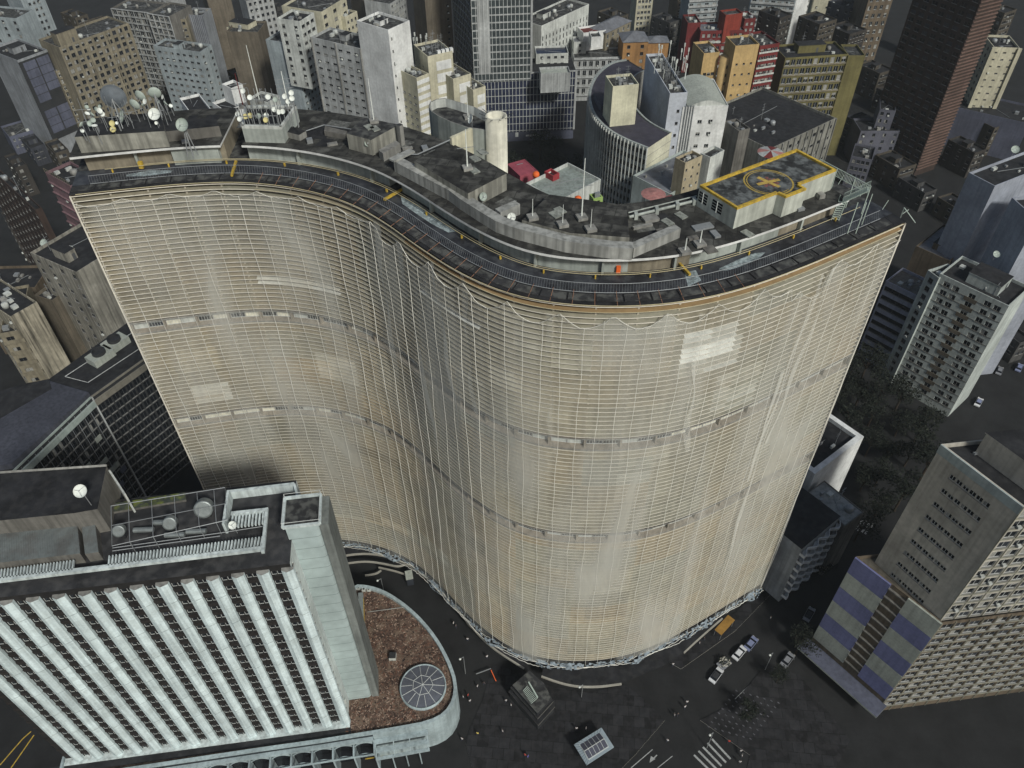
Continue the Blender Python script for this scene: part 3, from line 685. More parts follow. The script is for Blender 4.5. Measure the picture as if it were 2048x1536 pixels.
# heavier folds where the gauze hangs double
M_fold = gm.copy(); M_fold.name = 'gauze_fold'; [setattr(nd.inputs['To Max'], 'default_value', .65) or setattr(nd.inputs['To Min'], 'default_value', .05) for nd in M_fold.node_tree.nodes if nd.type == 'MAP_RANGE']
for (u0, v0, u1, v1, wd) in ((755, 440, 800, 760, .8), (1662, 530, 1530, 880, .45), (1640, 545, 1490, 960, .3), (1560, 740, 1440, 1150, .35), (800, 480, 880, 900, .8), (870, 520, 925, 860, .5), (930, 545, 955, 820, .5), (1100, 620, 1110, 900, .4), (1395, 620, 1370, 900, .5)):
    (sa, za), (sb, zb_) = s_face(u0, v0), s_face(u1, v1); m = MB(); K = 26
    for k in range(K):
        t0, t1 = k / K, (k + 1) / K; w0, w1 = wd * (.7 + .5 * math.sin(t0 * 9 + u0)), wd * (.7 + .5 * math.sin(t1 * 9 + u0)); s0, s1 = sa + (sb - sa) * t0, sa + (sb - sa) * t1; z0, z1 = za + (zb_ - za) * t0, za + (zb_ - za) * t1
        j0, j1 = .35 * math.sin(t0 * 14 + u0), .35 * math.sin(t1 * 14 + u0); m.face([E(s1 + j1 - w1, -.62, z1), E(s1 + j1 + w1, -.68, z1), E(s0 + j0 + w0, -.68, z0), E(s0 + j0 - w0, -.62, z0)], M_fold)
    m.build('gauze_fold', net)
# bunched hem
M_hem = mat('bunched_net', (0.24, 0.29, 0.33), 0.95, 0.5, 1.6, fine=.4)
m = MB(); n = int(SLEN / .55); rows = []
for i in range(n + 1):
    s = SLEN * i / n; bulge = .5 + .55 * math.sin(s * .35) + .35 * math.sin(s * .9 + 1); row = []
    for k in range(7):
        t = k / 6; o = -.3 - max(.15, bulge) * math.sin(t * math.pi * .55) + rn.uniform(-.12, .12); z = 6.6 - 1.7 * t + rn.uniform(-.18, .18)
        row.append(E(s, o, z))
    rows.append(row)
for a, b in zip(rows, rows[1:]):
    for k in range(6):
        if rn.random() < .55: m.face([a[k + 1], b[k + 1], b[k], a[k]], M_hem)
m.build('bunched_hem', net)
m = MB()
for q in range(3): m.path([E(SLEN * i / n, -.7 - .4 * math.sin(i * .09 + q * 2) + rn.uniform(-.12, .12), 5.0 + .4 * q + .3 * math.sin(i * .3 + q)) for i in range(n + 1)], .05, M_rope, 3)
m.build('hem_rope', net)

# ================================================================== GROUND
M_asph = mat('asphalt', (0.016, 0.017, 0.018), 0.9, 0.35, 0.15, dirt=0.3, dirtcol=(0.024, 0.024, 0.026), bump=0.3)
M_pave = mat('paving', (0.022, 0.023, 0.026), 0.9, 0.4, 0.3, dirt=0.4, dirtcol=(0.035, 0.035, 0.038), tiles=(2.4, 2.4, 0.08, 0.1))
M_mark = mat('road_paint', (0.38, 0.40, 0.40), 0.8, 0.3, 2.0, dirt=0.3)
M_faint = mat('worn_stripe', (0.10, 0.10, 0.115), .9, .5, 1)
M_kerb = mat('kerb', (0.34, 0.33, 0.29), 0.8, 0.2)
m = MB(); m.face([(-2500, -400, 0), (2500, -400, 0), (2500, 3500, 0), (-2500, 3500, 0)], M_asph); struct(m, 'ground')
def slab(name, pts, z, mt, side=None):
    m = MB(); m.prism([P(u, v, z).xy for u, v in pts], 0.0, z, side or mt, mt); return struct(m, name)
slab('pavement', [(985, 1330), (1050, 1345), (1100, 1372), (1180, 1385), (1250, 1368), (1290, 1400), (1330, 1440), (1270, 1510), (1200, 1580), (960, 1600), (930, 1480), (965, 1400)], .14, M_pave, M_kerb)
slab('pavement', [(1330, 1320), (1440, 1250), (1520, 1180), (1540, 1190), (1470, 1262), (1362, 1338)], .14, M_pave, M_kerb)
slab('pavement', [(1400, 1440), (1470, 1405), (1530, 1330), (1600, 1350), (1700, 1480), (1640, 1600), (1480, 1600), (1500, 1510)], .14, M_pave, M_kerb)
def line(m, pts, w_, z, mt):
    q = [P(u, v, z) for u, v in pts]
    for a, b in zip(q, q[1:]):
        d = (b - a).normalized(); n_ = Vector((-d.y, d.x, 0)) * w_ / 2; m.face([a - n_, b - n_, b + n_, a + n_], mt)
m = MB()
for k in range(5): line(m, [(1390 + k * 9 - 2, 1512 - k * 8 - 2), (1425 + k * 9, 1546 - k * 7)], .45, .006, M_mark)
struct(m, 'zebra_crossing')
m = MB(); line(m, [(1262, 1536), (1305, 1499)], .18, .006, M_mark); line(m, [(1315, 1536), (1345, 1512)], .15, .006, M_mark); line(m, [(1470, 1398), (1530, 1340)], .12, .006, M_mark)
line(m, [(1300, 1524), (1314, 1510)], .25, .006, M_mark); q = [P(1299, 1525, .007), P(1302, 1512, .007), P(1311, 1518, .007)]; m.face(q, M_mark)
line(m, [(730, 1518), (812, 1506)], .22, .006, M_yellow)
for k in range(7): line(m, [(1728 + k * 9 - 40 - k * 2, 1050 + k * 3), (1745 + k * 9 - 40 - k * 2, 1030 + k * 3)], .5, .006, M_mark)
line(m, [(0, 1530), (45, 1478), (62, 1463)], .25, .006, M_yellow); line(m, [(22, 1536), (68, 1470)], .25, .006, M_yellow)
struct(m, 'road_marking')
for k in range(7):
    m = MB()
    for j in range(9): line(m, [(1415 + k * 14 + j * 7, 1452 + k * 4 - j * 9), (1419 + k * 14 + j * 7, 1455 + k * 4 - j * 9)], .25, .146, M_faint)
    struct(m, 'paving_pattern')
# street-level canopy slabs with pale edges in front of the tower
def canopy(pts, z, w_, name='canopy_edge'):
    m = MB(); q = [P(u, v, z) for u, v in pts]
    for _ in range(2): q = [q[0]] + sum([[a.lerp(b, .25), a.lerp(b, .75)] for a, b in zip(q, q[1:])], []) + [q[-1]]
    for a, b in zip(q, q[1:]):
        d = (b - a).normalized(); n_ = Vector((-d.y, d.x, 0)) * w_ / 2; m.hexa([a - n_ - Vector((0, 0, .5)), b - n_ - Vector((0, 0, .5)), b + n_ - Vector((0, 0, .5)), a + n_ - Vector((0, 0, .5))], [a - n_, b - n_, b + n_, a + n_], M_kerb)
    m.build(name, tower)
E1 = [(672, 1115), (700, 1108), (740, 1106), (775, 1112), (815, 1127), (860, 1160), (905, 1208), (950, 1262), (985, 1296), (1048, 1336)]
canopy(E1, 4.2, .34)
canopy([(682, 1128), (712, 1123), (740, 1122), (775, 1128), (797, 1133), (815, 1126)], 4.2, .3)
canopy([(1083, 1352), (1110, 1362), (1135, 1369), (1160, 1373), (1200, 1373), (1243, 1367)], 4.2, .36)
canopy([(1368, 1305), (1400, 1275), (1445, 1236)], 4.2, .3)
canopy([(928, 1235), (935, 1248), (950, 1260), (975, 1268)], 3.2, .2)
canopy([(757, 1134), (790, 1141), (815, 1150)], 2.2, .3); canopy([(730, 1150), (752, 1147), (762, 1140)], 2.2, .3)
m = MB(); top = [P(u, v, 4.1) for u, v in E1]; 
inner = [E(s_of(u, v, 4.1), 3, 4.1) for u, v in E1]
for i in range(len(top) - 1): m.face([top[i], top[i + 1], inner[i + 1], inner[i]], M_tar2)
m.build('canopy_slab', tower)
m = MB(); pts = [(1083, 1352), (1135, 1369), (1200, 1373), (1243, 1367), (1330, 1330), (1368, 1305), (1445, 1236)]; top = [P(u, v, 4.1) for u, v in pts]; inner = [E(s_of(u, v, 4.1), 3, 4.1) for u, v in pts]
for i in range(len(top) - 1): m.face([top[i], top[i + 1], inner[i + 1], inner[i]], M_tar2)
m.build('canopy_slab', tower)

# ================================================================== HOTEL WITH THE WHITE FINS (bottom left)
M_hw = wall('hotel_white', (0.60, 0.68, 0.68), 0.4, 0.3); M_hd = wall('hotel_dark', (0.02, 0.019, 0.019), 0.3, 0.3)
hz = 72.0; hA = P(572, 1128, hz); hB = P(0, 1195, hz); hd = (hB - hA).normalized(); hn = Vector((-hd.y, hd.x, 0)); hn = -hn if hn.y > 0 else hn   # outward (towards camera)
hA = hA - hd * .6; HD = 17.0; PZ = 11.0; HL = (P(138, 1524, PZ) - Vector((hA.x, hA.y, PZ))).dot(hd) + .5
hotel = thing('slab_hotel', 'slab hotel with white vertical fins down a dark window wall', 'building', ((hA + hd * HL / 2 - hn * HD / 2).x, (hA + hd * HL / 2 - hn * HD / 2).y, PZ))
a, b = hA, hA + hd * HL; wins = []; m = MB()
FP = 3.9
FP = HL / round(HL / FP) if False else FP; nbay = int(HL / FP); xs = []
for k in range(nbay): xs += [FP * (k + .5) - .46 + .55, FP * (k + .5) + .46 + .55]
xs = [x for x in xs if x + .55 < HL]
spec = W(len(xs), .84, 1.15, 2.75, 1.6, xs=[x / HL for x in xs], style='pair', var=(0, 0, 0, 1, 0, 2))
facade(m, a, b, hn, PZ, hz, spec, M_hd, wins)
c, d = b - hn * HD, a - hn * HD
facade(m, a, d, -hd, PZ, hz, W(1, .9, .7, 2.75, 1.4, xs=[.06], style='dark'), wall('hotel_end', (0.66, 0.72, 0.70), .15, .1), wins); facade(m, b, c, hd, PZ, hz, None, M_hd, wins); facade(m, d, c, -hn, PZ, hz, None, M_concd, wins)
m.build('wall', hotel); place_windows(hotel, wins)
m = MB(); m.face([Vector((p.x, p.y, hz)) for p in (a, b, c, d)], mat('hotel_roof', (0.03, 0.031, 0.034), .7, .5, .2, dirt=.45, dirtcol=(.09, .09, .09), bump=.5)); m.build('roof', hotel)
M_fin = mat('fin_white', (0.66, 0.78, 0.80), 0.7, 0.2, 0.25, streak=.3, dirt=.3, dirtcol=(.42, .48, .47), bump=.3, lines=(8.25, .12, .45))
for k in range(nbay + 1):      # each fin: a tapered V section
    o_ = hA + hd * (k * FP + .55); m = MB(); w0, w1, dp = 1.0, .12, 1.0
    def sec(z, top=0): 
        return [Vector((*(o_ + hd * w0 + hn * .01).xy, z)), Vector((*(o_ - hd * w0 + hn * .01).xy, z)), Vector((*(o_ - hd * (w0 * .95) + hn * .55).xy, z)), Vector((*(o_ + hd * .1 + hn * dp).xy, z)), Vector((*(o_ + hd * (w0 * .95) + hn * .55).xy, z))]
    m.hexa(sec(PZ + .5), sec(hz - .9), M_fin, topmat=M_conc); m.build('fin', hotel)
m = MB()
z = hz - 3.9
while z > PZ + 2:
    m.box(Vector((*(hA + hd * HL / 2 + hn * .07).xy, z)), hd * HL / 2, hn * .07, .7, mat('hotel_spandrel', (0.022, 0.019, 0.018), .8, .4, .6)); z -= 2.75
m.build('spandrel', hotel)
m = MB(); m.box(Vector((*(hA + hd * HL / 2 + hn * .6).xy, PZ)), hd * (HL / 2 + .3), hn * .8, .55, M_hw); m.build('base_ledge', hotel)
# parapet with coping, louvre pergola
def onroof(u, v, z): return P(u, v, z)
def bar_box(name, pa, pb, wd, z0, z1, mt, root, topmat=None):
    d_ = (pb - pa); d_.z = 0; ln = d_.length; d_.normalize(); n_ = Vector((-d_.y, d_.x, 0)); m = MB()
    c_ = (pa + pb) / 2; m.box(Vector((c_.x, c_.y, z0)), d_ * ln / 2, n_ * wd / 2, z1 - z0, mt, topmat); return m.build(name, root)
zb2 = hz + 1.9
pg0, pg1 = P(525, 1095, zb2), P(-75, 1167, zb2)
bar_box('pergola_beam', pg0, pg1, .7, zb2 - .6, zb2, M_hw, hotel)
m = MB(); p0, p1 = P(528, 1072, zb2), P(215, 1111, zb2); q0, q1 = P(524, 1092, zb2), P(213, 1131, zb2)
for k in range(46):
    t = (k + .5) / 46; a_, b_ = p0.lerp(p1, t), q0.lerp(q1, t); dd = (p1 - p0).normalized() * .1; m.hexa([a_ - dd - Vector((0, 0, .5)), a_ + dd - Vector((0, 0, .5)), b_ + dd - Vector((0, 0, .5)), b_ - dd - Vector((0, 0, .5))], [a_ - dd, a_ + dd, b_ + dd, b_ - dd], M_hw)
m.build('pergola_louvre', hotel)
m = MB(); p0, p1 = P(150, 1119, zb2), P(-60, 1146, zb2); q0, q1 = P(147, 1139, zb2), P(-62, 1164, zb2)
for k in range(32):
    t = (k + .5) / 32; a_, b_ = p0.lerp(p1, t), q0.lerp(q1, t); dd = (p1 - p0).normalized() * .1; m.hexa([a_ - dd - Vector((0, 0, .5)), a_ + dd - Vector((0, 0, .5)), b_ + dd - Vector((0, 0, .5)), b_ - dd - Vector((0, 0, .5))], [a_ - dd, a_ + dd, b_ + dd, b_ - dd], M_hw)
m.build('pergola_louvre', hotel)
m = MB(); p0, p1 = P(530, 1022, zb2), P(462, 1030, zb2); q0, q1 = P(528, 1046, zb2), P(458, 1055, zb2)
for k in range(10):
    t = (k + .5) / 10; a_, b_ = p0.lerp(p1, t), q0.lerp(q1, t); dd = (p1 - p0).normalized() * .12; m.hexa([a_ - dd - Vector((0, 0, .5)), a_ + dd - Vector((0, 0, .5)), b_ + dd - Vector((0, 0, .5)), b_ - dd - Vector((0, 0, .5))], [a_ - dd, a_ + dd, b_ + dd, b_ - dd], M_hw)
m.build('pergola_louvre', hotel)
bar_box('pergola_beam', P(533, 1015, zb2), P(525, 1103, zb2), .5, zb2 - .6, zb2 + .004, M_hw, hotel)
bar_box('pergola_beam', P(535, 1018, zb2), P(462, 1026, zb2), .6, zb2 - .6, zb2 + .008, M_hw, hotel)
bar_box('back_parapet', P(588, 967, hz + 1.8), P(455, 983, hz + 1.8), .6, hz - 10, hz + 1.8, M_hw, hotel)
bar_box('side_parapet', P(588, 967, hz + 1.8), P(600, 1010, hz + 1.8), .4, hz - 10, hz + 1.795, M_hw, hotel)
bar_box('screen_wall', P(456, 980, hz + 2.6), P(446, 1048, hz + 2.6), .4, hz, hz + 2.6, M_hw, hotel)
# corner stair tower clad in curved panels
tz = 76.0; q = [P(568, 1051, tz), P(636, 1043, tz), P(638, 994, tz), P(568, 1003, tz)]
fx = (q[1] - q[0]).normalized(); fy = Vector((-fx.y, fx.x, 0)); fy = fy if fy.y > 0 else -fy; o_ = q[0]; tw, td = (q[1] - q[0]).length, 5.4
M_pan = mat('curved_panels', (0.38, 0.46, 0.46), 0.5, 0.2, 0.06, lines=(3.0, .09, .3), bump=.15)
cr = .9; sec = [o_, o_ + fx * (tw - cr)] + [o_ + fx * (tw - cr) + fy * cr + Vector((fx * math.sin(a_) - fy * math.cos(a_))) * cr for a_ in [i * math.pi / 12 for i in range(1, 6)]] + [o_ + fx * tw + fy * cr, o_ + fx * tw + fy * td, o_ + fy * td]
m = MB(); m.hexa([Vector((p.x, p.y, PZ)) for p in sec], [Vector((p.x, p.y, tz - .4)) for p in sec], M_pan, topmat=M_tar); m.build('stair_tower', hotel)
m = MB(); m.box(Vector((*(o_ + fx * (tw + .75) + fy * (td * .5 + .2)).xy, PZ)), fx * .72, fy * (td * .5 + .2), tz - 1 - PZ, wall('hotel_side', (0.20, 0.22, 0.21), .3, .2)); m.build('side_duct', hotel)
cr4 = [o_ - fx * .25 - fy * .25, o_ + fx * (tw + .25) - fy * .25, o_ + fx * (tw + .25) + fy * (td + .25), o_ - fx * .25 + fy * (td + .25)]
for i in range(4):
    p, r_ = cr4[i], cr4[(i + 1) % 4]; bar_box('coping', Vector(p), Vector(r_), .4, tz - .5, tz + .02 + .004 * i, M_hw, hotel)
m = MB(); pts = [Vector((p.x, p.y, tz + .9)) for p in cr4 + [cr4[0]]]; m.path(pts, .05, M_frame)
for p in cr4: m.bar(Vector((p.x, p.y, tz)), Vector((p.x, p.y, tz + .9)), .05, M_frame, 4)
m.build('railing', hotel)
# rooftop plant of the hotel
def qblock(name, root, pts, z0, z1, mt, roof):
    m = MB(); m.prism([P(u, v, z1).xy for u, v in pts], z0, z1, mt, roof); return m.build(name, root)
M_corr = mat('corrugated', (0.15, 0.17, 0.17), .6, .25, .2, dirt=.3, dirtcol=(.08, .06, .05))
def corrug(name, root, pts, z0, z1, n):
    q = [P(u, v, z1) for u, v in pts]; m = MB(); m.prism([p.xy for p in q], z0, z1, M_concd, M_corr)
    for k in range(n):
        t = (k + .5) / n; a_, b_ = q[0].lerp(q[1], t), q[3].lerp(q[2], t); m.bar(a_ + Vector((0, 0, .02)), b_ + Vector((0, 0, .02)), .05, M_corr, 4)
    return m.build(name, root)
corrug('metal_roof', hotel, [(-60, 1058), (152, 1027), (160, 1107), (-60, 1132)], hz, hz + 2.6, 46)
corrug('metal_roof', hotel, [(160, 1027), (187, 1024), (197, 1104), (170, 1108)], hz, hz + 2.2, 8)
qblock('plant_house', hotel, [(-90, 952), (213, 932), (195, 1018), (150, 1026), (-90, 1050)], hz - 1, hz + 6.0, M_concd, M_tar2)
m = MB(); pts = [P(u, v, hz + 6.6) for u, v in ((-90, 951), (213, 931))]; m.path(pts, .25, M_conc, 4); m.build('coping', hotel)
bar_box('screen_wall', P(213, 931, hz + 6.2), P(258, 1003, hz + 3), .3, hz, hz + 5, M_white2, hotel)
M_duct = mat('galvanised_duct', (0.26, 0.29, 0.29), .45, .2, 1.2, metal=.5)
for (u, v, rr, ll) in ((410, 1012, 1.5, 1.6), (342, 1042, 1.1, 1.2), (240, 1058, 1.0, 1.0)):
    c_ = P(u, v, hz + 2.0); m = MB(); ax = Vector((.15, -.75, .45)).normalized()
    m.lathe(c_, [(.01, -.1), (rr * .95, -.1)] + [(rr * (1.0 + .03 * (i % 2)), ll * i / 9) for i in range(10)] + [(rr * .8, ll), (.01, ll * .98)], M_duct, 20, ax); m.box(c_ - Vector((0, 0, 2)), (rr * .5, 0), (0, rr * .5), 1.6, M_dark)
    solo(m, 'extract_fan', 'round ribbed extract fan on the hotel roof, %s' % {410: 'the largest', 342: 'mid-sized, middle one', 240: 'smallest, leftmost'}[u], 'fan', c_ - Vector((0, 0, 2)), 'extract fans on the hotel roof', True)
m = MB()
fr = [P(u, v, hz + 3.2) for u, v in ((222, 1012), (450, 975), (455, 1040), (224, 1092))]
m.path(fr + [fr[0]], .08, M_steel)
for t in (.15, .35, .55, .75, .9): m.bar(fr[0].lerp(fr[1], t), fr[3].lerp(fr[2], t), .06, M_steel, 4); m.bar(fr[3].lerp(fr[2], t), fr[3].lerp(fr[2], t) - Vector((0, 0, 3.2)), .06, M_steel, 4)
m.bar(fr[0].lerp(fr[3], .5), fr[1].lerp(fr[2], .5), .06, M_steel, 4); m.build('pipe_frame', hotel)
m = MB(); pts = [P(u, v, hz + .4) for u, v in ((222, 1008), (370, 985), (372, 1000), (224, 1025))]; m.prism([p.xy for p in pts], hz, hz + .5, M_concd, mat('mossy_roof', (0.05, 0.06, 0.05), .9, .4, .3, dirt=.5, dirtcol=(.22, .26, .03))); m.build('mossy_ledge', hotel)
for k, (u, v) in enumerate(((395, 1068), (352, 1075), (290, 1065), (330, 1050))):
    c_ = P(u, v, hz + .02); m = MB(); m.bar(c_ + Vector((-1.6, 0, .7)), c_ + Vector((1.6, .1, .7)), .45, M_duct, 10); m.box(c_, (1.3, 0), (0, .3), .5, M_dark); m.build('pipe_unit', hotel)
m = MB(); m.path([P(225, 1096, hz + .8), P(440, 1066, hz + .8), P(530, 1052, hz + .8)], .08, M_steel); m.path([P(225, 1102, hz + .8), P(440, 1072, hz + .8)], .08, M_steel); m.build('pipe', hotel)

# hotel podium: rounded deck with gravel, kerb, white curved wall
PR = 12.2
POD = [(700, 1168), (740, 1170), (780, 1185), (830, 1222), (872, 1270), (900, 1320), (915, 1365), (912, 1400), (893, 1430), (858, 1448), (800, 1459), (745, 1468), (640, 1485), (520, 1502), (400, 1520)]
q = [P(u, v, PR).xy for u, v in POD]
_e = P(112, 1562, PR).xy; _b = (-hn * 21).xy; q += [_e, _e + _b, P(600, 1225, PR).xy]
for _ in range(2):
    n = len(q); nq = []
    for i in range(n):
        a_, b_ = q[i], q[(i + 1) % n]
        nq += [a_.lerp(b_, .25), a_.lerp(b_, .75)] if i < 11 else [a_]
    q = nq
podium = thing('hotel_podium', 'rounded white podium with brown gravel roof and curved kerb', 'building', (*(sum(q, Vector((0, 0))) / len(q)), 0))
M_grav = mat('gravel', (0.085, 0.055, 0.042), .95, .4, .25, dirt=.6, dirtcol=(.20, .15, .11), fine=.5, bump=.8)
M_podw = mat('podium_white', (0.36, 0.44, 0.46), .7, .25, .2, streak=.25)
m = MB(); n = len(q); cen = sum(q, Vector((0, 0))) / n
def inset(poly, dist):
    out = []
    a = sum(poly[i].x * poly[(i + 1) % len(poly)].y - poly[(i + 1) % len(poly)].x * poly[i].y for i in range(len(poly)))
    for i in range(len(poly)):
        p0, p1, p2 = poly[i - 1], poly[i], poly[(i + 1) % len(poly)]; d = (p2 - p0).normalized(); nn = Vector((-d.y, d.x)) * (1 if a > 0 else -1); out.append(p1 + nn * dist)
    return out
qi = inset(q, .75); V = lambda p, z: Vector((p.x, p.y, z))
for i in range(n):
    j = (i + 1) % n
    left_ = max(q[i].x, q[j].x) < P(748, 1468, PR).x + .1 and i > 20
    if left_: m.face([V(q[i], 0), V(q[j], 0), V(q[j], PR - .35), V(q[i], PR - .35)], M_glass); m.face([V(q[i], PR - .35), V(q[j], PR - .35), V(q[j], PR), V(q[i], PR)], M_podw)
    else: m.face([V(q[i], 0), V(q[j], 0), V(q[j], PR), V(q[i], PR)], M_podw)
    m.face([V(q[i], PR), V(q[j], PR), V(qi[j], PR), V(qi[i], PR)], M_podw); m.face([V(qi[i], PR), V(qi[j], PR), V(qi[j], PR - .9), V(qi[i], PR - .9)], M_podw)
m.build('wall', podium)
m = MB(); m.face([V(p, PR - .9) for p in qi], M_grav); m.build('gravel_roof', podium)
rg = random.Random(9); m = MB()      # loose stones and leaves lying on the deck
def inpoly(p, poly):
    c_ = False
    for i in range(len(poly)):
        a_, b_ = poly[i], poly[i - 1]
        if (a_.y > p.y) != (b_.y > p.y) and p.x < (b_.x - a_.x) * (p.y - a_.y) / (b_.y - a_.y) + a_.x: c_ = not c_
    return c_
M_st = [mat('stone_light', (.3, .22, .17), .9), mat('stone_brown', (.15, .08, .055), .9), mat('stone_dark', (.03, .02, .018), .9)]
qq = [P(u, v, PR).xy for u, v in ((700, 1172), (780, 1190), (870, 1280), (910, 1365), (890, 1425), (780, 1455), (700, 1462))]
for k in range(5200):
    p = P(rg.uniform(690, 915), rg.uniform(1170, 1460), PR).xy
    if not inpoly(p, qi): continue
    a_ = rg.uniform(0, 6.3); l_ = rg.uniform(.07, .3); w_ = rg.uniform(.04, .12); d_ = Vector((math.cos(a_), math.sin(a_), 0)); e_ = Vector((-d_.y, d_.x, 0)); c_ = V(p, PR - .88 + rg.uniform(0, .04))
    m.face([c_ - d_ * l_ - e_ * w_, c_ + d_ * l_ - e_ * w_, c_ + d_ * l_ + e_ * w_ + Vector((0, 0, .05)), c_ - d_ * l_ + e_ * w_ + Vector((0, 0, .04))], M_st[rg.choice([0, 0, 1, 1, 2])])
o = m.build('loose_gravel', podium); o['kind'] = 'stuff'
sc_ = P(846, 1373, PR - .3); sr = (P(893, 1373, PR) - P(800, 1373, PR)).length / 2
m = MB(); m.lathe((sc_.x, sc_.y, PR - .9), [(sr, 0), (sr, .9), (sr - .25, .95), (sr - .3, .75)], M_podw, 48)
sk = m.build('skylight', podium, True)
m = MB(); m.lathe((sc_.x, sc_.y, PR - .1), [(sr - .3, 0), (sr * .45, .5), (.01, .75)], mat('skylight_glass', (.10, .11, .135), .35, .2, .6, spec=.5), 7 * 4); m.build('glazing', sk)
m = MB()
for k in range(14):
    a_ = k * 2 * math.pi / 14; d_ = Vector((math.cos(a_), math.sin(a_), 0)); c0 = Vector((sc_.x, sc_.y, PR + .68)); c1 = Vector((sc_.x, sc_.y, PR + .44)) + d_ * sr * .45; c2 = Vector((sc_.x, sc_.y, PR - .05)) + d_ * (sr - .3)
    if k % 2 == 0: m.bar(c0, c1, .06, M_frame, 4)
    m.bar(c1, c2, .06, M_frame, 4)
for k in range(7):
    a_, b_ = k * 2 * math.pi / 7, (k + 1) * 2 * math.pi / 7; m.bar(Vector((sc_.x + math.cos(a_) * sr * .45, sc_.y + math.sin(a_) * sr * .45, PR + .46)), Vector((sc_.x + math.cos(b_) * sr * .45, sc_.y + math.sin(b_) * sr * .45, PR + .46)), .06, M_frame, 4)
m.build('glazing_bar', sk)
c_ = P(786, 1315, PR - .9); m = MB(); m.box(c_, (.75, 0), (0, .75), 1.1, M_white2, M_dark); m.box(c_ + Vector((0, 0, 1.1)), (.6, 0), (0, .6), .04, M_dark); m.build('roof_hatch', podium)
bar_box('low_shed', P(721, 1185, PR + .6), P(724, 1290, PR + .6), 1.1, PR - .9, PR + .6, mat('grey_metal', (.2, .23, .23), .6, .2), podium)
bar_box('yellow_strip', P(726, 1194, PR + .2), P(729, 1280, PR + .2), .16, PR - .9, PR + .2, M_yellow, podium)
m = MB(); m.path([P(735, 1224, PR - .75), P(812, 1214, PR - .75)], .12, M_conc); m.build('pipe', podium)
for k, (u, v) in enumerate(((717, 1178), (728, 1181), (738, 1181))):
    c_ = P(u, v, PR - .9); m = MB(); m.box(c_, (.45, 0), (0, .35), .7, M_white2); m.lathe(c_ + Vector((0, 0, .7)), [(.01, .02), (.25, .02), (.25, .05)], M_dark, 10); m.build('vent_box', podium)
# arcade along the podium's street side
e0, e1 = P(858, 1448, PR), P(-140, 1598, PR); ad = (e1 - e0).normalized(); an = Vector((-ad.y, ad.x, 0)); an = an if an.y < 0 else -an
pi0 = P(745, 1468, PR)
m = MB(); L1 = (P(400, 1520, PR) - pi0).length
D_ = (pi0 - hA).dot(hn); h0, h1 = hA + hn * 1.3 + hd * -.5, hA + hn * 1.3 + hd * (HL + 3); k0, k1 = hA + hn * (D_ - .95) + hd * -.5, hA + hn * (D_ - .95) + hd * (HL + 3)
m_ = MB(); m_.face([Vector((p.x, p.y, PR - .86)) for p in (h0, h1, k1, k0)], M_tar2); m_.build('terrace_strip', podium)
arc = thing('podium_arcade', 'white arched arcade frame along the foot of the fin hotel', 'arcade', (pi0.x, pi0.y, 0))
def arch(mb, p, ln, z0, h, r_, outd):
    pts = [p + ad * (ln * i / 12) + an * outd + Vector((0, 0, z0 - PR + h * math.sin(math.pi * i / 12) ** .8)) for i in range(13)]; mb.path(pts, r_, M_podw, 5)
for k in range(12):
    p = pi0 + ad * (k * 4.3); m = MB()
    for od in (.6, 2.4): arch(m, p, 4.3, 8.6 if od < 1 else 7.2, 1.5, .16, od)
    m.build('arch', arc)
    m = MB(); m.box(Vector((*(p + an * 1.6).xy, 0)), ad * .16, an * 1.4, 9.8, M_podw); m.build('pier', arc)
m = MB(); m.box(Vector((*(pi0 + ad * 25 + an * .5).xy, 10.6)), ad * 25, an * .45, .5, M_podw); m.box(Vector((*(pi0 + ad * 25 + an * 3.0).xy, 8.9)), ad * 25, an * .12, .3, M_podw); m.build('beam', arc)
cn = thing('entrance_canopy', 'white entrance canopy between the arcade and the round podium end', 'canopy', (*P(800, 1475, 6).xy, 0))
ca, cb = P(748, 1472, 9.5), P(855, 1453, 9.5)
for (o1, z1, wd) in ((1.2, 9.6, .5), (2.6, 8.4, .5), (3.9, 7.4, .3)):
    m = MB(); mm = (ca + cb) / 2; d_ = (cb - ca) / 2; m.box(Vector((*(mm + an * o1).xy, z1 - .5)), d_, an * wd, .45, M_podw); m.build('roof_band', cn)
for t in (.02, .35, .65, .98):
    p = ca.lerp(cb, t); m = MB(); m.bar(p + an * .8, p + an * 4.0 - Vector((0, 0, 2.0)), .14, M_podw, 4); m.build('rib', cn)
for t in (.3, .55, .8):
    p = ca.lerp(cb, t) + an * 3.8; m = MB(); m.bar(Vector((p.x, p.y, 0)), Vector((p.x, p.y, 7.2)), .15, M_podw, 6); m.build('post', cn)

# ================================================================== THE CITY AROUND
M_beige = wall('beige_wall', (0.25, 0.225, 0.165)); M_ltb = wall('pale_blue_wall', (0.32, 0.37, 0.39), .25, .15); M_tan = wall('tan_wall', (0.15, 0.13, 0.10))
M_grey = wall('grey_wall', (0.27, 0.29, 0.31), .3, .2); M_cream = wall('cream_wall2', (0.52, 0.50, 0.38), .2, .15); M_lgrey = wall('light_grey_wall', (0.42, 0.44, 0.44), .35, .3)
M_brown = wall('brown_wall2', (0.15, 0.12, 0.085), .4, .3); M_ylw = wall('yellow_wall', (0.52, 0.37, 0.17), .15, .1); M_red = wall('red_wall', (0.17, 0.03, 0.03), .2, .2)
M_orw = wall('orange_wall', (0.36, 0.20, 0.08), .2, .2); M_olive = wall('olive_wall', (0.16, 0.145, 0.06), .2, .1); M_slate = wall('slate_blue', (0.10, 0.11, 0.155), .2, .2)
M_blue = mat('blue_panel', (0.155, 0.17, 0.32), .8, .15, .15, streak=.15); M_greyp = mat('grey_panel', (0.36, 0.39, 0.35), .85, .15, .2, streak=.2)
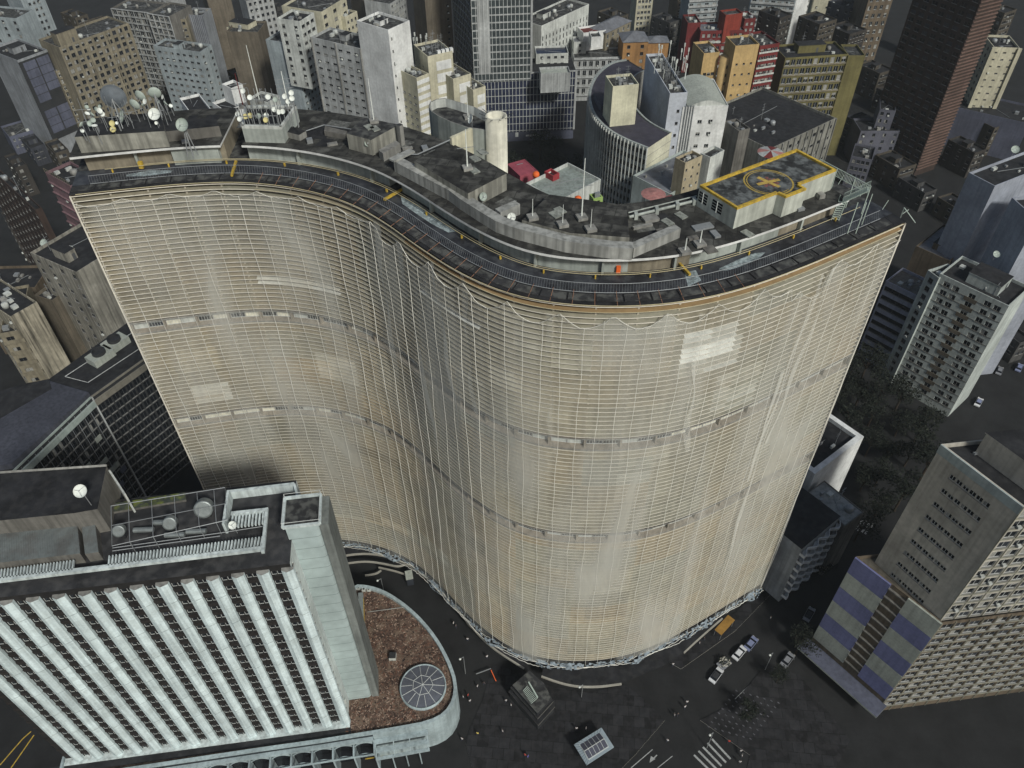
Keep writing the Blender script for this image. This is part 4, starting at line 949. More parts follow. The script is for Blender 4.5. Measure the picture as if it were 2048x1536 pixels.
M_brick = wall('brick_dark', (0.055, 0.038, 0.032), .3, .3); M_pink = wall('pink_wall', (0.20, 0.125, 0.14), .2, .1)
M_pgs = wall('pale_grey_slab', (.33, .36, .42), .15, .15)
# --- upper left
bld('office_block', 'pale blue block with blank side wall at the far left top', (32, 37), (0, 27), (68, 18), 42, M_ltb, left=W(4, 1.6, 1.4, 3.2, 1.5), auth='R', depthL=24)
bld('office_block', 'white block with a short column of windows behind the pale blue block', (36, -12), (10, -22), (80, -26), 46, M_ltb, right=W(3, 1.3, 1.3, 3.2, 2, m=3), depthL=14)
r_, g_ = bld('panel_tower', 'dark tower faced with large slate blue panels and a blank left wall', (34, 121), (-8, 92), (94, 99), 45, M_grey, auth='R', roof=M_tar2, box=(.5, .5, 6, 4, 2.4))
a_, dR, dL, nR, nL = g_; m = MB()
for i in range(2):
    for j in range(9):
        if (i, j) in ((1, 4), (0, 5), (1, 5)): continue
        c_ = a_ + dR * (nR * (.32 + .44 * i)) - dL * .06; m = MB(); m.box(Vector((c_.x, c_.y, 45 - 3.6 * (j + 1) - 1.6)), dR * nR * .2, dL * .05, 3.35, M_slate); m.build('facade_panel', r_)
m = MB(); m.box(Vector((*(a_ + dR * nR * .5 - dL * .02).xy, 8)), dR * nR * .5, dL * .02, 36, M_dark); m.build('facade_frame', r_)
bld('shop_building', 'low dark shop building with a lit blue strip below the panel tower', (18, 274), (8, 243), (92, 252), 9, M_slate, right=W(7, 1.0, 1.2, 3.2, 1.5, style='white'), box=None, depthL=14)
bld('beige_tower', 'beige tower with a dense grid of framed square windows', (118, 95), (92, 72), (256, 46), 48, M_beige, right=W(11, 1.8, 1.8, 3.0, 1.0, m=.9), left=None, depthL=16, box=(.18, .3, 9, 5, 5), ledge=(3.0, .16, .12, M_beige, 2.95, 'R'), fins=(9.0, .35, .25, M_beige, 'R'))
bld('wing_block', 'narrow balcony block left of the beige grid tower', (112, 143), (104, 130), (141, 133), 36, M_beige, right=W(3, 1.3, 1.9, 3.0, .8, m=.5, style='white'), depthL=9, box=None, ledge=(3.0, .9, .5, M_beige, 3.6, 'R'))
bld('grid_block', 'dark office slab with thin white grid behind the beige tower', (222, 16), (214, 8), (300, 25), 42, M_concd, right=W(9, 2.0, 2.1, 3.1, .8, m=.5, style='white'), depthL=14, fins=(2.9, .25, .4, M_lgrey, 'R'), ledge=(3.1, .3, .45, M_lgrey, .3, 'R'))
bld('grid_block', 'second grid slab stepping right of the white grid slab', (295, 26), (300, 4), (338, 33), 43.5, M_concd, right=W(4, 2.0, 2.1, 3.1, .8, m=.5, style='white'), depthL=16, fins=(2.9, .3, .5, M_lgrey, 'R'), ledge=(3.1, .35, .45, M_lgrey, .3, 'R'))
bld('upper_block', 'grey block with window rows at the top edge left of the tan wall', (240, -38), (225, -45), (330, -28), 45, M_lgrey, right=W(9, 1.6, 1.6, 3.2, 1, style='white'), depthL=12)
bld('small_block', 'small ochre block with two window columns beside the ribbed tower', (337, 40), (330, 30), (372, 38), 40, M_beige, right=W(4, 1.3, 1.4, 3.0, 1.2), depthL=12, box=None)
r_, g_ = bld('ribbed_tower', 'narrow dark tower with vertical corrugated cladding', (368, 29), (366, 16), (404, 31), 40, M_grey, auth='R', depthL=10, box=None, fins=(.9, .18, .15, M_slate, 'RL'))
bld('tan_block', 'tall blank tan wall block at the top edge', (408, -22), (400, -40), (455, -30), 48, M_tan, auth='R', depthL=14)
bld('blue_window_block', 'pale grey-blue block with rows of small dark windows and a folded right end', (400, 104), (306, 91), (431, 90), 42, M_ltb, left=W(7, 1.7, .95, 2.9, 2.0, m=1.8), right=W(2, 1.5, 1.1, 2.9, 2.0, m=.8), auth='L', box=(.2, .5, 4, 3, 2.5), cl=(6, 4, 1))
bld('ornate_block', 'ornate cream block with tall window bays and a stepped penthouse', (455, 54), (441, 46), (515, 64), 50, M_cream, right=W(8, 1.3, 1.7, 3.0, 1.4, m=.6), left=W(2, 1.0, 1.4, 3.0, 1.4, m=.4), box=(.5, .35, 10, 6, 4), fins=(3.5, .5, .5, M_cream, 'R'), ledge=(9, .4, .6, M_beige, 2.4, 'RL'))
bld('tan_block', 'plain brown side wall between the ornate block and the white stepped block', (516, 64), (512, 45), (533, 42), 52, M_tan, auth='R', depthL=14, box=None)
bld('top_block', 'small pale block cut by the top edge above the ornate block', (492, 2), (480, -8), (545, -10), 48, M_lgrey, right=W(5, 1.3, 1.4, 3, 1.2), depthL=10)
bld('white_step_block', 'white stepped block with a blank left wall, lower roof in front', (586, 88), (531, 79), (640, 62), 57, M_ltb, right=W(6, 1.4, 1.1, 2.8, 2.2, m=1), auth='L', box=None)
bld('white_step_upper', 'upper white step with a flat black roof and wide dark windows', (599, 43), (554, 36), (634, 26), 67, M_white2, right=W(3, 2.2, 1.2, 3.2, 1.8, m=.8), left=W(2, 1.6, 1.5, 3.2, 2, m=1.5), z0=40, auth='L', box=None, roof=M_tar2)
bld('cream_back_block', 'peeling cream block with paired wide windows behind the white steps', (643, 24), (600, 6), (692, -6), 61, M_cream, right=W(3, 2.4, 1.4, 3.4, 1.8), auth='R', depthL=20)
bld('cream_back_block', 'peeling cream low block right of the paired-window block', (690, 34), (680, 20), (714, 22), 55, M_cream, right=W(3, 1.2, 1.2, 3, 2), depthL=12, box=None)
bld('grey_slab', 'grey slab with short horizontal window slots and two vertical ribs', (720, 97), (622, 74), (748, 74), 64, M_lgrey, left=W(6, 2.0, .85, 3.0, 2.2, m=1.2), auth='L', fins=(10, .5, .3, M_conc, 'L'), box=(.6, .5, 4, 3, 2), cl=(5, 1, 2))
bld('white_tower', 'tall blank tower, grey left wall and bright white right wall', (776, 60), (713, 41), (827, 43), 74, M_white, right=W(1, .7, .9, 4.5, 3, xs=[.12]), auth='L', box=(.4, .5, 4, 3, 1.6), cl=(4, 1, 2))
bld('mosaic_block', 'low front block with a patterned left wall and white banded right wall', (833, 156), (797, 139), (858, 147), 58, M_cream, left=W(3, 1.7, .8, 2.9, 7.5, m=1.3, style='white', var=(4, 4, 2)), right=None, ledge=(2.9, 1.6, .12, M_white, 2.9, 'R'), auth='L', box=None)
for (F_, L_, R_, z_, lab) in (((855, 113), (817, 96), (905, 102), 63, 'cream block with big white panels and a dense antenna roof'), ((906, 158), (890, 144), (942, 147), 55, 'cream middle step with a white panel right of the antenna block'), ((946, 180), (925, 160), (971, 172), 51, 'lowest cream step with white bands next to the glass tower')):
    rr_, g_ = bld('cream_step_block', lab, F_, L_, R_, z_, M_cream if z_ < 63 else M_cream, left=(W(4, .6, .5, 6, 5) if z_ == 63 else None), auth='R', depthL=13, box=None, cl=(5, 0, 9 if z_ == 63 else 3))
    a_, dR, dL, nR, nL = g_
    for j in range(7 if z_ == 63 else 5): m = MB(); c_ = a_ + dR * nR * .62 - dL * .05; m.box(Vector((c_.x, c_.y, z_ - 6 - 4.6 * j)), dR * nR * .3, dL * .05, 3.3, M_white); m.build('white_panel', rr_)
    if z_ == 63:
        for j in range(4): m = MB(); c_ = a_ + dR * (nR * .5 + 1.7 * j) + dL * 1.2; m.box(Vector((c_.x, c_.y, z_ - .9)), dR * .6, dL * .6, 1.7, M_white); m.build('air_unit', rr_)
bld('mosaic_top_block', 'speckled pale block at the top edge behind the white tower', (780, 8), (740, -4), (812, -12), 52, M_lgrey, right=W(6, 1.5, 1.3, 2.9, 1, style='white', var=(0, 4, 2)), depthL=14)
bld('tan_block', 'tan balcony block at the top edge left of the speckled block', (728, 2), (716, -6), (752, -4), 50, M_tan, right=W(3, 1.6, 1.4, 3, 1.2, style='white'), depthL=14)
bld('brown_round_block', 'dark brown tower at the top edge left of the glass tower', (848, -20), (800, -30), (900, -30), 60, M_tan, right=W(1, 1, 1, 3, 2, xs=[.85]), depthL=14)
# --- glass tower and its low wing
gt = thing('glass_tower', 'glass office tower with pale mullions, light window strips and a low navy wing', 'building', (*P(1050, 262, 5).xy, 0))
b0, b1 = P(985, 266, 5), P(1147, 258, 5); gd = (b1 - b0).normalized(); gn = Vector((gd.y, -gd.x, 0)); gn = gn if gn.y < 0 else -gn
gx = lambda u, v, z: (P(u, v, z) - b0).dot(gd)
zt1 = 32.5; xl, xr = gx(975, 266, 5) - 4, (b1 - b0).length; xt = gx(1064, 150, zt1)
zt2 = 96; xL2 = gx(948, 60, 60); 
def gface(name, x0, x1, z0, z1, off, pitch, fl, mt, dep, root, sp=None):
    o0 = b0 + gd * x0 + gn * off; o1 = b0 + gd * x1 + gn * off; m = MB(); b_ = -gn * dep
    m.prism([o0.xy, o1.xy, (o1 + b_).xy, (o0 + b_).xy], z0, z1, mt, M_tar2); m.build(name, root)
    m = MB(); k = max(2, int((x1 - x0) / pitch))
    for i in range(k + 1): c_ = o0.lerp(o1, i / k); m.box(Vector((c_.x, c_.y, z0 + .02)) + gn * .1, gd * .09, gn * .12, z1 - z0, M_frame)
    z = z0 + .5
    while z < z1: 
        c_ = (o0 + o1) / 2; m.box(Vector((c_.x, c_.y, z)) + gn * .06, gd * (x1 - x0) / 2, gn * .07, .55 if sp else .3, sp or M_lgrey); z += fl
    m.build('mullion', root)
gface('low_wing', xl, xr, 5, zt1, 0, 1.55, 3.4, mat('glass_lilac', (0.028, 0.034, 0.065), 0.25, 0.35, 0.5, spec=0.5), 16, gt)
gface('tower_glass', xL2, xt - .4, zt1 - 3, zt2, .25, 1.6, 3.1, mat('glass_teal', (.05, .062, .066), .3, .3, .6, spec=.4), 26, gt, M_lgrey)
m = MB(); 
for x0, x1 in ((xL2 + 2.2, xL2 + 7.5),):
    o0, o1 = b0 + gd * x0 + gn * .36, b0 + gd * x1 + gn * .36; m.face([Vector((o0.x, o0.y, zt1 + 1)), Vector((o1.x, o1.y, zt1 + 1)), Vector((o1.x, o1.y, zt2)), Vector((o0.x, o0.y, zt2))], M_lgrey)
m.build('pale_strip', gt)
m = MB(); o0 = b0 + gd * (xt - .2) + gn * .4; m.box(Vector((o0.x, o0.y, zt1)), gd * .45, gn * .3, zt2 - zt1, M_lgrey); o0 = b0 + gd * xr + gn * .1; m.box(Vector((o0.x, o0.y, 5)), gd * .45, gn * .3, zt1 - 4.6, M_lgrey); o0 = b0 + gd * (xt + xr) / 2 + gn * .1; m.box(Vector((o0.x, o0.y, zt1)), gd * (xr - xt) / 2, gn * .3, .5, M_lgrey); m.build('edge_frame', gt)
m = MB(); m.prism([(b0 + gd * xl - gn * .5).xy, (b1 - gn * .5).xy, (b1 - gn * 15).xy, (b0 + gd * xl - gn * 15).xy], 0, 5, M_slate); m.build('shop_floor', gt)
for k in range(3):
    o0 = b0 + gd * (4 + 7.5 * k) - gn * .45; m = MB(); m.box(Vector((o0.x, o0.y, 2.2)), gd * (2.6, .7, 3.2)[k], gn * .05, (1.0, 2.2, .8)[k], M_frame); m.build('shop_sign', gt)
bld('glass_pavilion', 'curved glass rooftop pavilion on the wing behind the navy facade', (1082, 148), (1079, 118), (1141, 145), 36.5, M_lgrey, z0=28, depthL=7, roof=M_greyp, box=None, cl=(0, 0, 0), fins=(2.2, .12, .1, M_frame, 'R'))
bld('solar_roof_house', 'white attic with four tilted dark solar panels behind the glass pavilion', (1072, 108), (1072, 92), (1137, 106), 37, M_white2, right=W(4, 1.4, 1.0, 3, 1.2, m=2), z0=20, depthL=9, roof=M_navy, box=None, cl=(0, 0, 0))
# dark curved glass face left of the tower
m = MB(); cg = thing('curved_glass_block', 'dark blue curved curtain-wall block left of the glass tower', 'building', (*P(930, 160, 20).xy, 0))
pts = [P(880, 30, 66), P(893, 50, 66), P(905, 78, 62)]
pc = [P(u, v, 40).xy for u, v in ((909, 60), (921, 72), (934, 86), (946, 104), (950, 110))]
m.prism(pc + [(pc[-1] + Vector((6, 22))), (pc[0] + Vector((2, 26)))], 0, 92, M_navy, M_tar2); m.build('glass_body', cg)
m = MB()
for i in range(len(pc) - 1):
    d_ = (pc[i + 1] - pc[i]).normalized(); n_ = Vector((d_.y, -d_.x))
    for k in range(4): p = pc[i].lerp(pc[i + 1], k / 4) + n_ * .1; m.box(Vector((p.x, p.y, .02)), d_ * .07, n_ * .1, 91.9, M_greyp)
    z = 3
    while z < 91: p = (pc[i] + pc[i + 1]) / 2 + n_ * .08; m.box(Vector((p.x, p.y, z)), (pc[i + 1] - pc[i]) / 2, n_ * .08, .5, M_grey); z += 3.1
m.build('mullion', cg)
# --- right of the glass tower
bld('tank_block', 'dirty white block with four round roof tanks at the top edge', (1083, 52), (1076, 40), (1178, 8), 38, M_white2, right=W(14, .8, 2.0, 3.3, 5.2, m=.8), auth='R', depthL=14, cl=(5, 4, 1), box=(.3, .6, 6, 4, 2.2))
bld('classical_block', 'long classical stone block with arched window bays and awnings', (1148, 116), (1145, 100), (1292, 112), 22, M_lgrey, right=W(11, 1.8, 2.6, 4.6, 1.8, m=1.5, style='white'), depthL=12, ledge=(4.6, .4, .7, M_lgrey, .9, 'R'), box=None, cl=(3, 0, 1))
bld('white_stair_block', 'bright white cubic stair block on the old roofs', (1183, 74), (1180, 58), (1203, 73), 33, M_white, depthL=7, z0=28, box=None, cl=(0, 0, 0))
bld('white_house', 'white house with a red tiled hip roof behind the cubic stair block', (1167, 66), (1165, 50), (1212, 60), 31, M_white, z0=22, right=None, depthL=8, roof=wall('red_tile', (0.14, 0.04, 0.035)), box=None, cl=(0, 0, 0))
bld('small_white_house', 'small white house with one window and a grey lean-to', (1148, 84), (1147, 72), (1173, 83), 27, M_white2, z0=20, right=W(1, 1.2, 1.4, 3, 1.0), depthL=7, roof=M_zinc, box=None, cl=(0, 0, 0))
def gable(name, label, F, L, R, z, mt, roofm, rise=3.0, right=None, z0=0, depthL=None):
    rt, g = bld(name, label, F, L, R, z, mt, right=right, z0=z0, depthL=depthL, par=.2, roof=roofm, box=None, cl=(0, 0, 0))
    a, dR, dL, nR, nL = g; e = .5; A, B, C_, D = a - (dR + dL) * e, a + dR * (nR + e) - dL * e, a + dR * (nR + e) + dL * (nL + e), a - dR * e + dL * (nL + e)
    up = Vector((0, 0, rise)); i_ = min(nR, nL) * .5; r0, r1 = a + dR * i_ + dL * nL / 2 + up, a + dR * (nR - i_) + dL * nL / 2 + up
    for p in (A, B, C_, D): p.z = z + .05
    m = MB(); m.face([A, B, r1, r0], roofm); m.face([B, C_, r1], roofm); m.face([C_, D, r0, r1], roofm); m.face([D, A, r0], roofm); m.build('hip_roof', rt)
    return rt, g
gable('orange_house', 'orange rendered house with a dark hip roof and one window', (1247, 85), (1246, 66), (1297, 83), 30, M_orw, M_zinc, 3.2, right=W(2, 1.6, 1.6, 3.5, 1.5, m=2), z0=8, depthL=12)
gable('orange_house', 'lower orange house extension with a plain dark roof to the right', (1297, 86), (1297, 74), (1338, 85), 26, M_orw, M_zinc, 2.0, right=None, z0=8, depthL=8)
gable('long_roof_hall', 'long hall with a grey pitched roof and tall white-framed windows', (1212, 66), (1196, 50), (1262, 42), 30, M_beige, M_zinc, 2.8, right=W(5, 1.6, 2.0, 4, 1.2, style='white'), z0=5, depthL=10)
bld('light_strip_block', 'narrow pale apartment block at the top edge, balconies down its face', (1275, -14), (1270, -20), (1308, -16), 25, M_cream, right=W(4, 1.5, 1.6, 3, 1, style='white'), depthL=12)
bld('brown_strip_block', 'narrow brown window block at the top edge left of the banded blocks', (1358, -18), (1354, -24), (1380, -20), 25, M_tan, right=W(2, 1.8, 1.8, 3, 1, style='white'), depthL=12)
for (F_, L_, R_, lab, z_) in (((1381, -20), (1370, -30), (1440, -24), 'pale banded apartment slab behind the red complex, left one', 35), ((1508, -30), (1500, -38), (1598, -24), 'pale banded apartment slab with pierced balcony bands, right one', 36)):
    bld('banded_slab', lab, F_, L_, R_, z_, M_ltb, right=W(7, 2.2, 1.5, 3.0, 1.2, m=.6, style='white'), depthL=12, ledge=(3.0, .9, .9, M_lgrey, 3.0, 'R'))
bld('white_slit_block', 'narrow bright white block with a column of small windows', (1592, -16), (1585, -24), (1628, -30), 30, M_white, left=W(1, 1, 1, 3, 1.5), right=W(2, .8, .9, 3, 1.5), depthL=7)
bld('cream_slit_block', 'cream block with scattered small windows right of the white slit block', (1634, -22), (1630, -32), (1690, -20), 29, M_cream, right=W(3, 1.0, 1.0, 6, 3, m=1.5), depthL=12)
bld('ornate_dark_block', 'dark building with a pale ornate gable lost in shade at the top', (1740, -10), (1730, -20), (1790, -14), 40, M_brown, right=W(4, 1.6, 2.0, 4, 1.5, style='white'), depthL=12)
# red complex
bld('red_block', 'dark red block with white balcony strips and a grey hipped roof', (1402, 62), (1395, 40), (1490, 60), 24, M_red, right=W(8, 1.6, 1.7, 3.2, 1.6, m=1, style='white', var=(4, 2, 0, 4)), depthL=12, ledge=(6.4, 1.0, .4, M_white2, 6.2, 'R'), roof=M_zinc)
bld('red_block', 'bright red roof box on top of the red complex', (1452, 30), (1448, 12), (1486, 26), 32, wall('bright_red', (0.26, 0.045, 0.03)), z0=18, depthL=7, box=None, cl=(0, 0, 0))
bld('red_block', 'plain dark red tower left of the balcony block', (1376, 46), (1372, 34), (1402, 45), 26, M_red, right=None, depthL=12, box=None)
bld('red_block', 'rear red block with lit windows behind the roof box', (1490, 38), (1486, 26), (1512, 36), 28, M_red, right=W(2, 1.4, 1.3, 3, 2, style='white', var=(4,)), depthL=10, box=None)
# yellow building
bld('yellow_tower', 'tall flat yellow stair tower with a few small windows', (1471, 92), (1463, 74), (1519, 88), 58, M_ylw, right=W(3, .9, .7, 4.2, 7, m=1.5, rows=6), left=None, depthL=10, box=None, roof=M_tar, cl=(2, 0, 1))
bld('yellow_block', 'stepped yellow block left of the yellow stair tower', (1408, 107), (1404, 92), (1440, 104), 53, M_ylw, right=W(3, 1.4, 1.2, 3.0, 8, m=1.0), depthL=12, box=None)
yt = P(1453, 112, 52); yr = (P(1466, 112, 52) - P(1441, 112, 52)).length / 2; m = MB(); m.lathe((yt.x, yt.y, 0), [(yr, 10), (yr, 52), (.01, 52)], M_ylw, 24); yc = thing('yellow_round_tower', 'yellow half-round stair tower with slit windows', 'tower', (yt.x, yt.y, 10)); m.build('wall', yc, True)
for j in range(9): m = MB(); m.box(Vector((yt.x + .3, yt.y - yr - .02, 48 - 3.4 * j)), (.22, 0), (0, .06), 1.2, M_glass); m.build('slit_window', yc)
bld('banded_red_block', 'maroon block with white window bands right of the yellow tower', (1521, 92), (1516, 80), (1560, 86), 54, M_red, right=W(5, 1.5, 1.5, 3.1, 1.5, m=.5, style='white'), depthL=14, ledge=(3.1, .6, .35, M_white2, 3.2, 'R'), box=None)
rr_, g_ = bld('olive_grid_block', 'office block with an olive grid front and blank olive end wall', (1571, 116), (1564, 100), (1697, 108), 46, M_olive, right=W(11, 1.85, 2.4, 3.9, .9, m=.5, style='white', var=(0, 0, 2, 3, 4, 0)), depthL=14, ledge=(3.9, .5, .35, M_beige, 3.9, 'R'), box=(.5, .6, 12, 5, 3), roof=M_tar2)
bld('olive_end_block', 'plain olive wall at the right end of the grid front', (1697, 111), (1690, 98), (1731, 111), 45.6, M_olive, depthL=12, box=None, cl=(0, 0, 0))
# --- curved office building
cb_ = thing('curved_office', 'curved office building with tall white fins, dark roof and cream end wall', 'building', (*P(1240, 250, 40).xy, 0))
ZC = 51.5; outer = [(1252, 118), (1226, 122), (1204, 136), (1187, 156), (1178, 180), (1178, 206), (1188, 231), (1210, 255), (1243, 275), (1296, 296)]
inner = [(1290, 141), (1276, 146), (1264, 158), (1259, 172), (1260, 190), (1268, 208), (1280, 224), (1298, 241), (1320, 254), (1344, 264)]
def smooth(pts, it=2, z=ZC):
    q = [P(u, v, z).xy for u, v in pts]
    for _ in range(it): q = [q[0]] + sum([[a.lerp(b, .25), a.lerp(b, .75)] for a, b in zip(q, q[1:])], []) + [q[-1]]
    return q
oo_, ii_ = smooth(outer), smooth(inner); m = MB(); V3 = lambda p, z: Vector((p.x, p.y, z))
M_conv = wall('curved_wall', (0.34, 0.38, 0.37), .2, .15)
for a, b in zip(oo_, oo_[1:]): m.face([V3(a, 0), V3(b, 0), V3(b, ZC), V3(a, ZC)], M_conv)
for a, b in zip(ii_, ii_[1:]): m.face([V3(b, 0), V3(a, 0), V3(a, ZC), V3(b, ZC)], M_conc)
m.face([V3(oo_[0], 0), V3(ii_[0], 0), V3(ii_[0], ZC), V3(oo_[0], ZC)], M_conc); m.build('wall', cb_)
m = MB(); M_crf = mat('plum_roof', (0.045, 0.043, 0.06), .8, .3, .3, dirt=.15, dirtcol=(.1, .1, .11))
for k in range(len(oo_) - 1):
    m.face([V3(oo_[k].lerp(ii_[k], .05), ZC - .5), V3(oo_[k + 1].lerp(ii_[k + 1], .05), ZC - .5), V3(ii_[k + 1].lerp(oo_[k + 1], .04), ZC - .5), V3(ii_[k].lerp(oo_[k], .04), ZC - .5)], M_crf)
    for (p, q_, t) in ((oo_, ii_, .05), (ii_, oo_, .04)): m.face([V3(p[k], ZC), V3(p[k + 1], ZC), V3(p[k + 1].lerp(q_[k + 1], t), ZC), V3(p[k].lerp(q_[k], t), ZC)], M_conv); m.face([V3(p[k].lerp(q_[k], t), ZC), V3(p[k + 1].lerp(q_[k + 1], t), ZC), V3(p[k + 1].lerp(q_[k + 1], t), ZC - .5), V3(p[k].lerp(q_[k], t), ZC - .5)], M_conv)
m.build('roof', cb_)
m = MB(); a, b = oo_[-1], ii_[-1]; d_ = (b - a).normalized(); n_ = Vector((d_.y, -d_.x)); m.face([V3(a, 0), V3(b, 0), V3(b, ZC), V3(a, ZC)], wall('cream_end', (.62, .61, .48), .1, .1)); m.build('end_wall', cb_)
m = MB()
for k in range(9): c_ = (a + b) / 2 + n_ * .03; m.box(V3(c_, ZC - 3.2 - 3.4 * k), (b - a) / 2, n_ * .03, .12, M_conc)
m.build('groove', cb_)
tot = sum((b - a).length for a, b in zip(oo_, oo_[1:])); nf = int(tot / 1.55); acc = 0; seg = 0; cum = [0]
for a, b in zip(oo_, oo_[1:]): cum.append(cum[-1] + (b - a).length)
def on(s):
    for k in range(len(cum) - 1):
        if cum[k + 1] >= s - 1e-6: t = (s - cum[k]) / (cum[k + 1] - cum[k]); p = oo_[k].lerp(oo_[k + 1], t); d = (oo_[k + 1] - oo_[k]).normalized(); return p, d, Vector((-d.y, d.x)) if Vector((-d.y, d.x)).dot(oo_[k] - ii_[k]) > 0 else Vector((d.y, -d.x))
    return oo_[-1], Vector((1, 0)), Vector((0, -1))
for k in range(min(nf, 99) + 1):
    p, d, n_ = on(tot * k / nf * .999 + .01); m = MB(); m.box(V3(p + n_ * .3, 2), d * .11, n_ * .32, ZC - 2.05, M_white2); m.build('fin', cb_)
m = MB()
for k in range(nf):
    p, d, n_ = on(tot * (k + .5) / nf)
    z = ZC - 1.3
    while z > 4: m.hexa([V3(p - d * .62 + n_ * .01, z - 1.7), V3(p + d * .62 + n_ * .01, z - 1.7), V3(p + d * .62 + n_ * .06, z - 1.7), V3(p - d * .62 + n_ * .06, z - 1.7)], [V3(p - d * .62 + n_ * .01, z), V3(p + d * .62 + n_ * .01, z), V3(p + d * .62 + n_ * .06, z), V3(p - d * .62 + n_ * .06, z)], M_glass); z -= 3.3
o = m.build('window', cb_); o['kind'] = 'stuff'
bld('cream_roof_tower', 'cream lift tower standing on the curved dark roof', (1226, 173), (1211, 151), (1278, 168), 65.4, wall('cream_tower', (.62, .61, .46), .15, .15), z0=51, depthL=None, box=None, cl=(7, 0, 4), left=None)
m = MB(); m.prism([P(u, v, 53).xy for u, v in ((1188, 188), (1200, 178), (1222, 198), (1202, 214))], 51, 53.2, M_slate, M_crf); m.build('low_roof_house', cb_)
# --- white twins
bld('white_slab_left', 'tall slab with a long blank blue-grey side wall and antenna-covered roof', (1340, 187), (1292, 108), (1375, 184), 62, wall('bluegrey_white', (.50, .54, .60), .05, .05), right=W(1, 1.0, 1.1, 4.5, 6, xs=[.6]), auth='L', box=None, roof=M_tar, cl=(14, 0, 16))
rr_, g_ = bld('white_slab_right', 'bright white block with a barrel metal roof and three pairs of windows', (1366, 214), (1362, 178), (1457, 211), 57, M_white, right=W(2, 1.5, 1.3, 4.6, 5, xs=[.42, .66], style='white'), auth='R', depthL=22, box=None, roof=M_zinc, cl=(0, 0, 0))
a, dR, dL, nR, nL = g_; m = MB(); K = 10
for k in range(K):
    t0, t1 = k / K, (k + 1) / K; h0, h1 = math.sin(math.pi * t0) * 2.2, math.sin(math.pi * t1) * 2.2
    A_, B_ = a + dR * (nR * (.12 + .86 * t0)), a + dR * (nR * (.12 + .86 * t1)); u0, u1 = Vector((0, 0, h0 - .3)), Vector((0, 0, h1 - .3))
    m.face([A_ + u0 + dL * .3, B_ + u1 + dL * .3, B_ + u1 + dL * nL, A_ + u0 + dL * nL], M_greyp); m.face([A_ + dL * .3 - Vector((0, 0, .9)), B_ + dL * .3 - Vector((0, 0, .9)), B_ + u1 + dL * .3, A_ + u0 + dL * .3], M_white2)
m.build('barrel_roof', rr_)
for k in range(4):
    p = a + dR * (1 + .9 * k) - dL * .25; m = MB(); m.bar(Vector((p.x, p.y, 10)), Vector((p.x, p.y, 57.6)), .2, M_steel, 6); m.build('flue_pipe', rr_)
m = MB()
rq = random.Random(4)
bld('tan_roof_block', 'small tan block with scattered square windows on the pale podium', (1371, 326), (1346, 317), (1405, 311), 56, wall('tan_light', (.40, .35, .24), .2, .15), right=W(3, .8, .8, 3.2, 2.4, m=.6), z0=38, box=None, roof=M_tar2, cl=(4, 0, 1))
bld('cream_post_block', 'narrow cream wall block behind the small tan block', (1421, 315), (1418, 298), (1449, 300), 55, M_white2, z0=38, depthL=4, box=None, cl=(0, 0, 0))
bld('pale_podium_block', 'pale green-grey podium block with cluttered roof beside the helicopter deck', (1340, 388), (1300, 378), (1440, 334), 45, wall('green_grey', (.42, .48, .46), .2, .15), auth='R', depthL=16, roof=M_zinc, box=None, cl=(8, 1, 3))
bld('bare_concrete_tower', 'bare dark concrete slab between the white block and the dark hall', (1478, 262), (1450, 242), (1500, 256), 50, M_concd, auth='L', box=None)
bld('dark_hall', 'wide dark-roofed hall with ribbed concrete front behind the helicopter deck', (1540, 298), (1480, 262), (1672, 236), 46, wall('hall_wall', (.26, .26, .23), .5, .4), right=W(8, 2.4, 1.4, 4.2, 2.2, m=1.2), fins=(3.2, .35, .5, M_conc, 'R'), auth='R', depthL=34, roof=M_tar2, box=None, cl=(6, 1, 2))
for (u, v, rad, lab, z) in ((1307, 388, 25, 'round faded red umbrella roof nearest the curved office', 62), (1541, 305, 26, 'round red and white striped roof behind the helicopter deck', 62)):
    c_ = P(u, v, z); r = (P(u + rad, v, z) - c_).length; m = MB(); K = 16
    t_ = thing('round_pavilion', lab, 'pavilion', (c_.x, c_.y, z - 6))
    for k in range(K):
        a0, a1 = k * 2 * math.pi / K, (k + 1) * 2 * math.pi / K; m.face([c_ + Vector((0, 0, .7)), c_ + Vector((math.cos(a0) * r, math.sin(a0) * r, 0)), c_ + Vector((math.cos(a1) * r, math.sin(a1) * r, 0))], (mat('faded_pink', (.36, .16, .15), .9, .3, 1, dirt=.3, dirtcol=(.3, .25, .22)) if (k // 2) % 2 or u < 1400 else M_lgrey) if not (u > 1400 and (k // 2) % 4 == 1) else M_red)
    m.build('roof', t_)
    for k in range(8): a0 = k * math.pi / 4; p = c_ + Vector((math.cos(a0) * r * .8, math.sin(a0) * r * .8, 0)); m = MB(); m.bar(Vector((p.x, p.y, z - 6)), p, .12, M_lgrey, 5); m.build('post', t_)
    m = MB(); m.lathe((c_.x, c_.y, z - 25), [(.01, 0), (r * .9, 0), (r * .9, 19), (.01, 19)], M_concd, 16); m.build('drum', t_)
bld('red_terrace', 'flat dark red terrace roof beside the faded umbrella roof', (1328, 418), (1314, 402), (1366, 408), 61, M_concd, auth='R', z0=30, depthL=6, roof=mat('red_floor', (.22, .07, .08), .9, .3, .5, dirt=.3), box=None, cl=(0, 0, 0), par=.15)
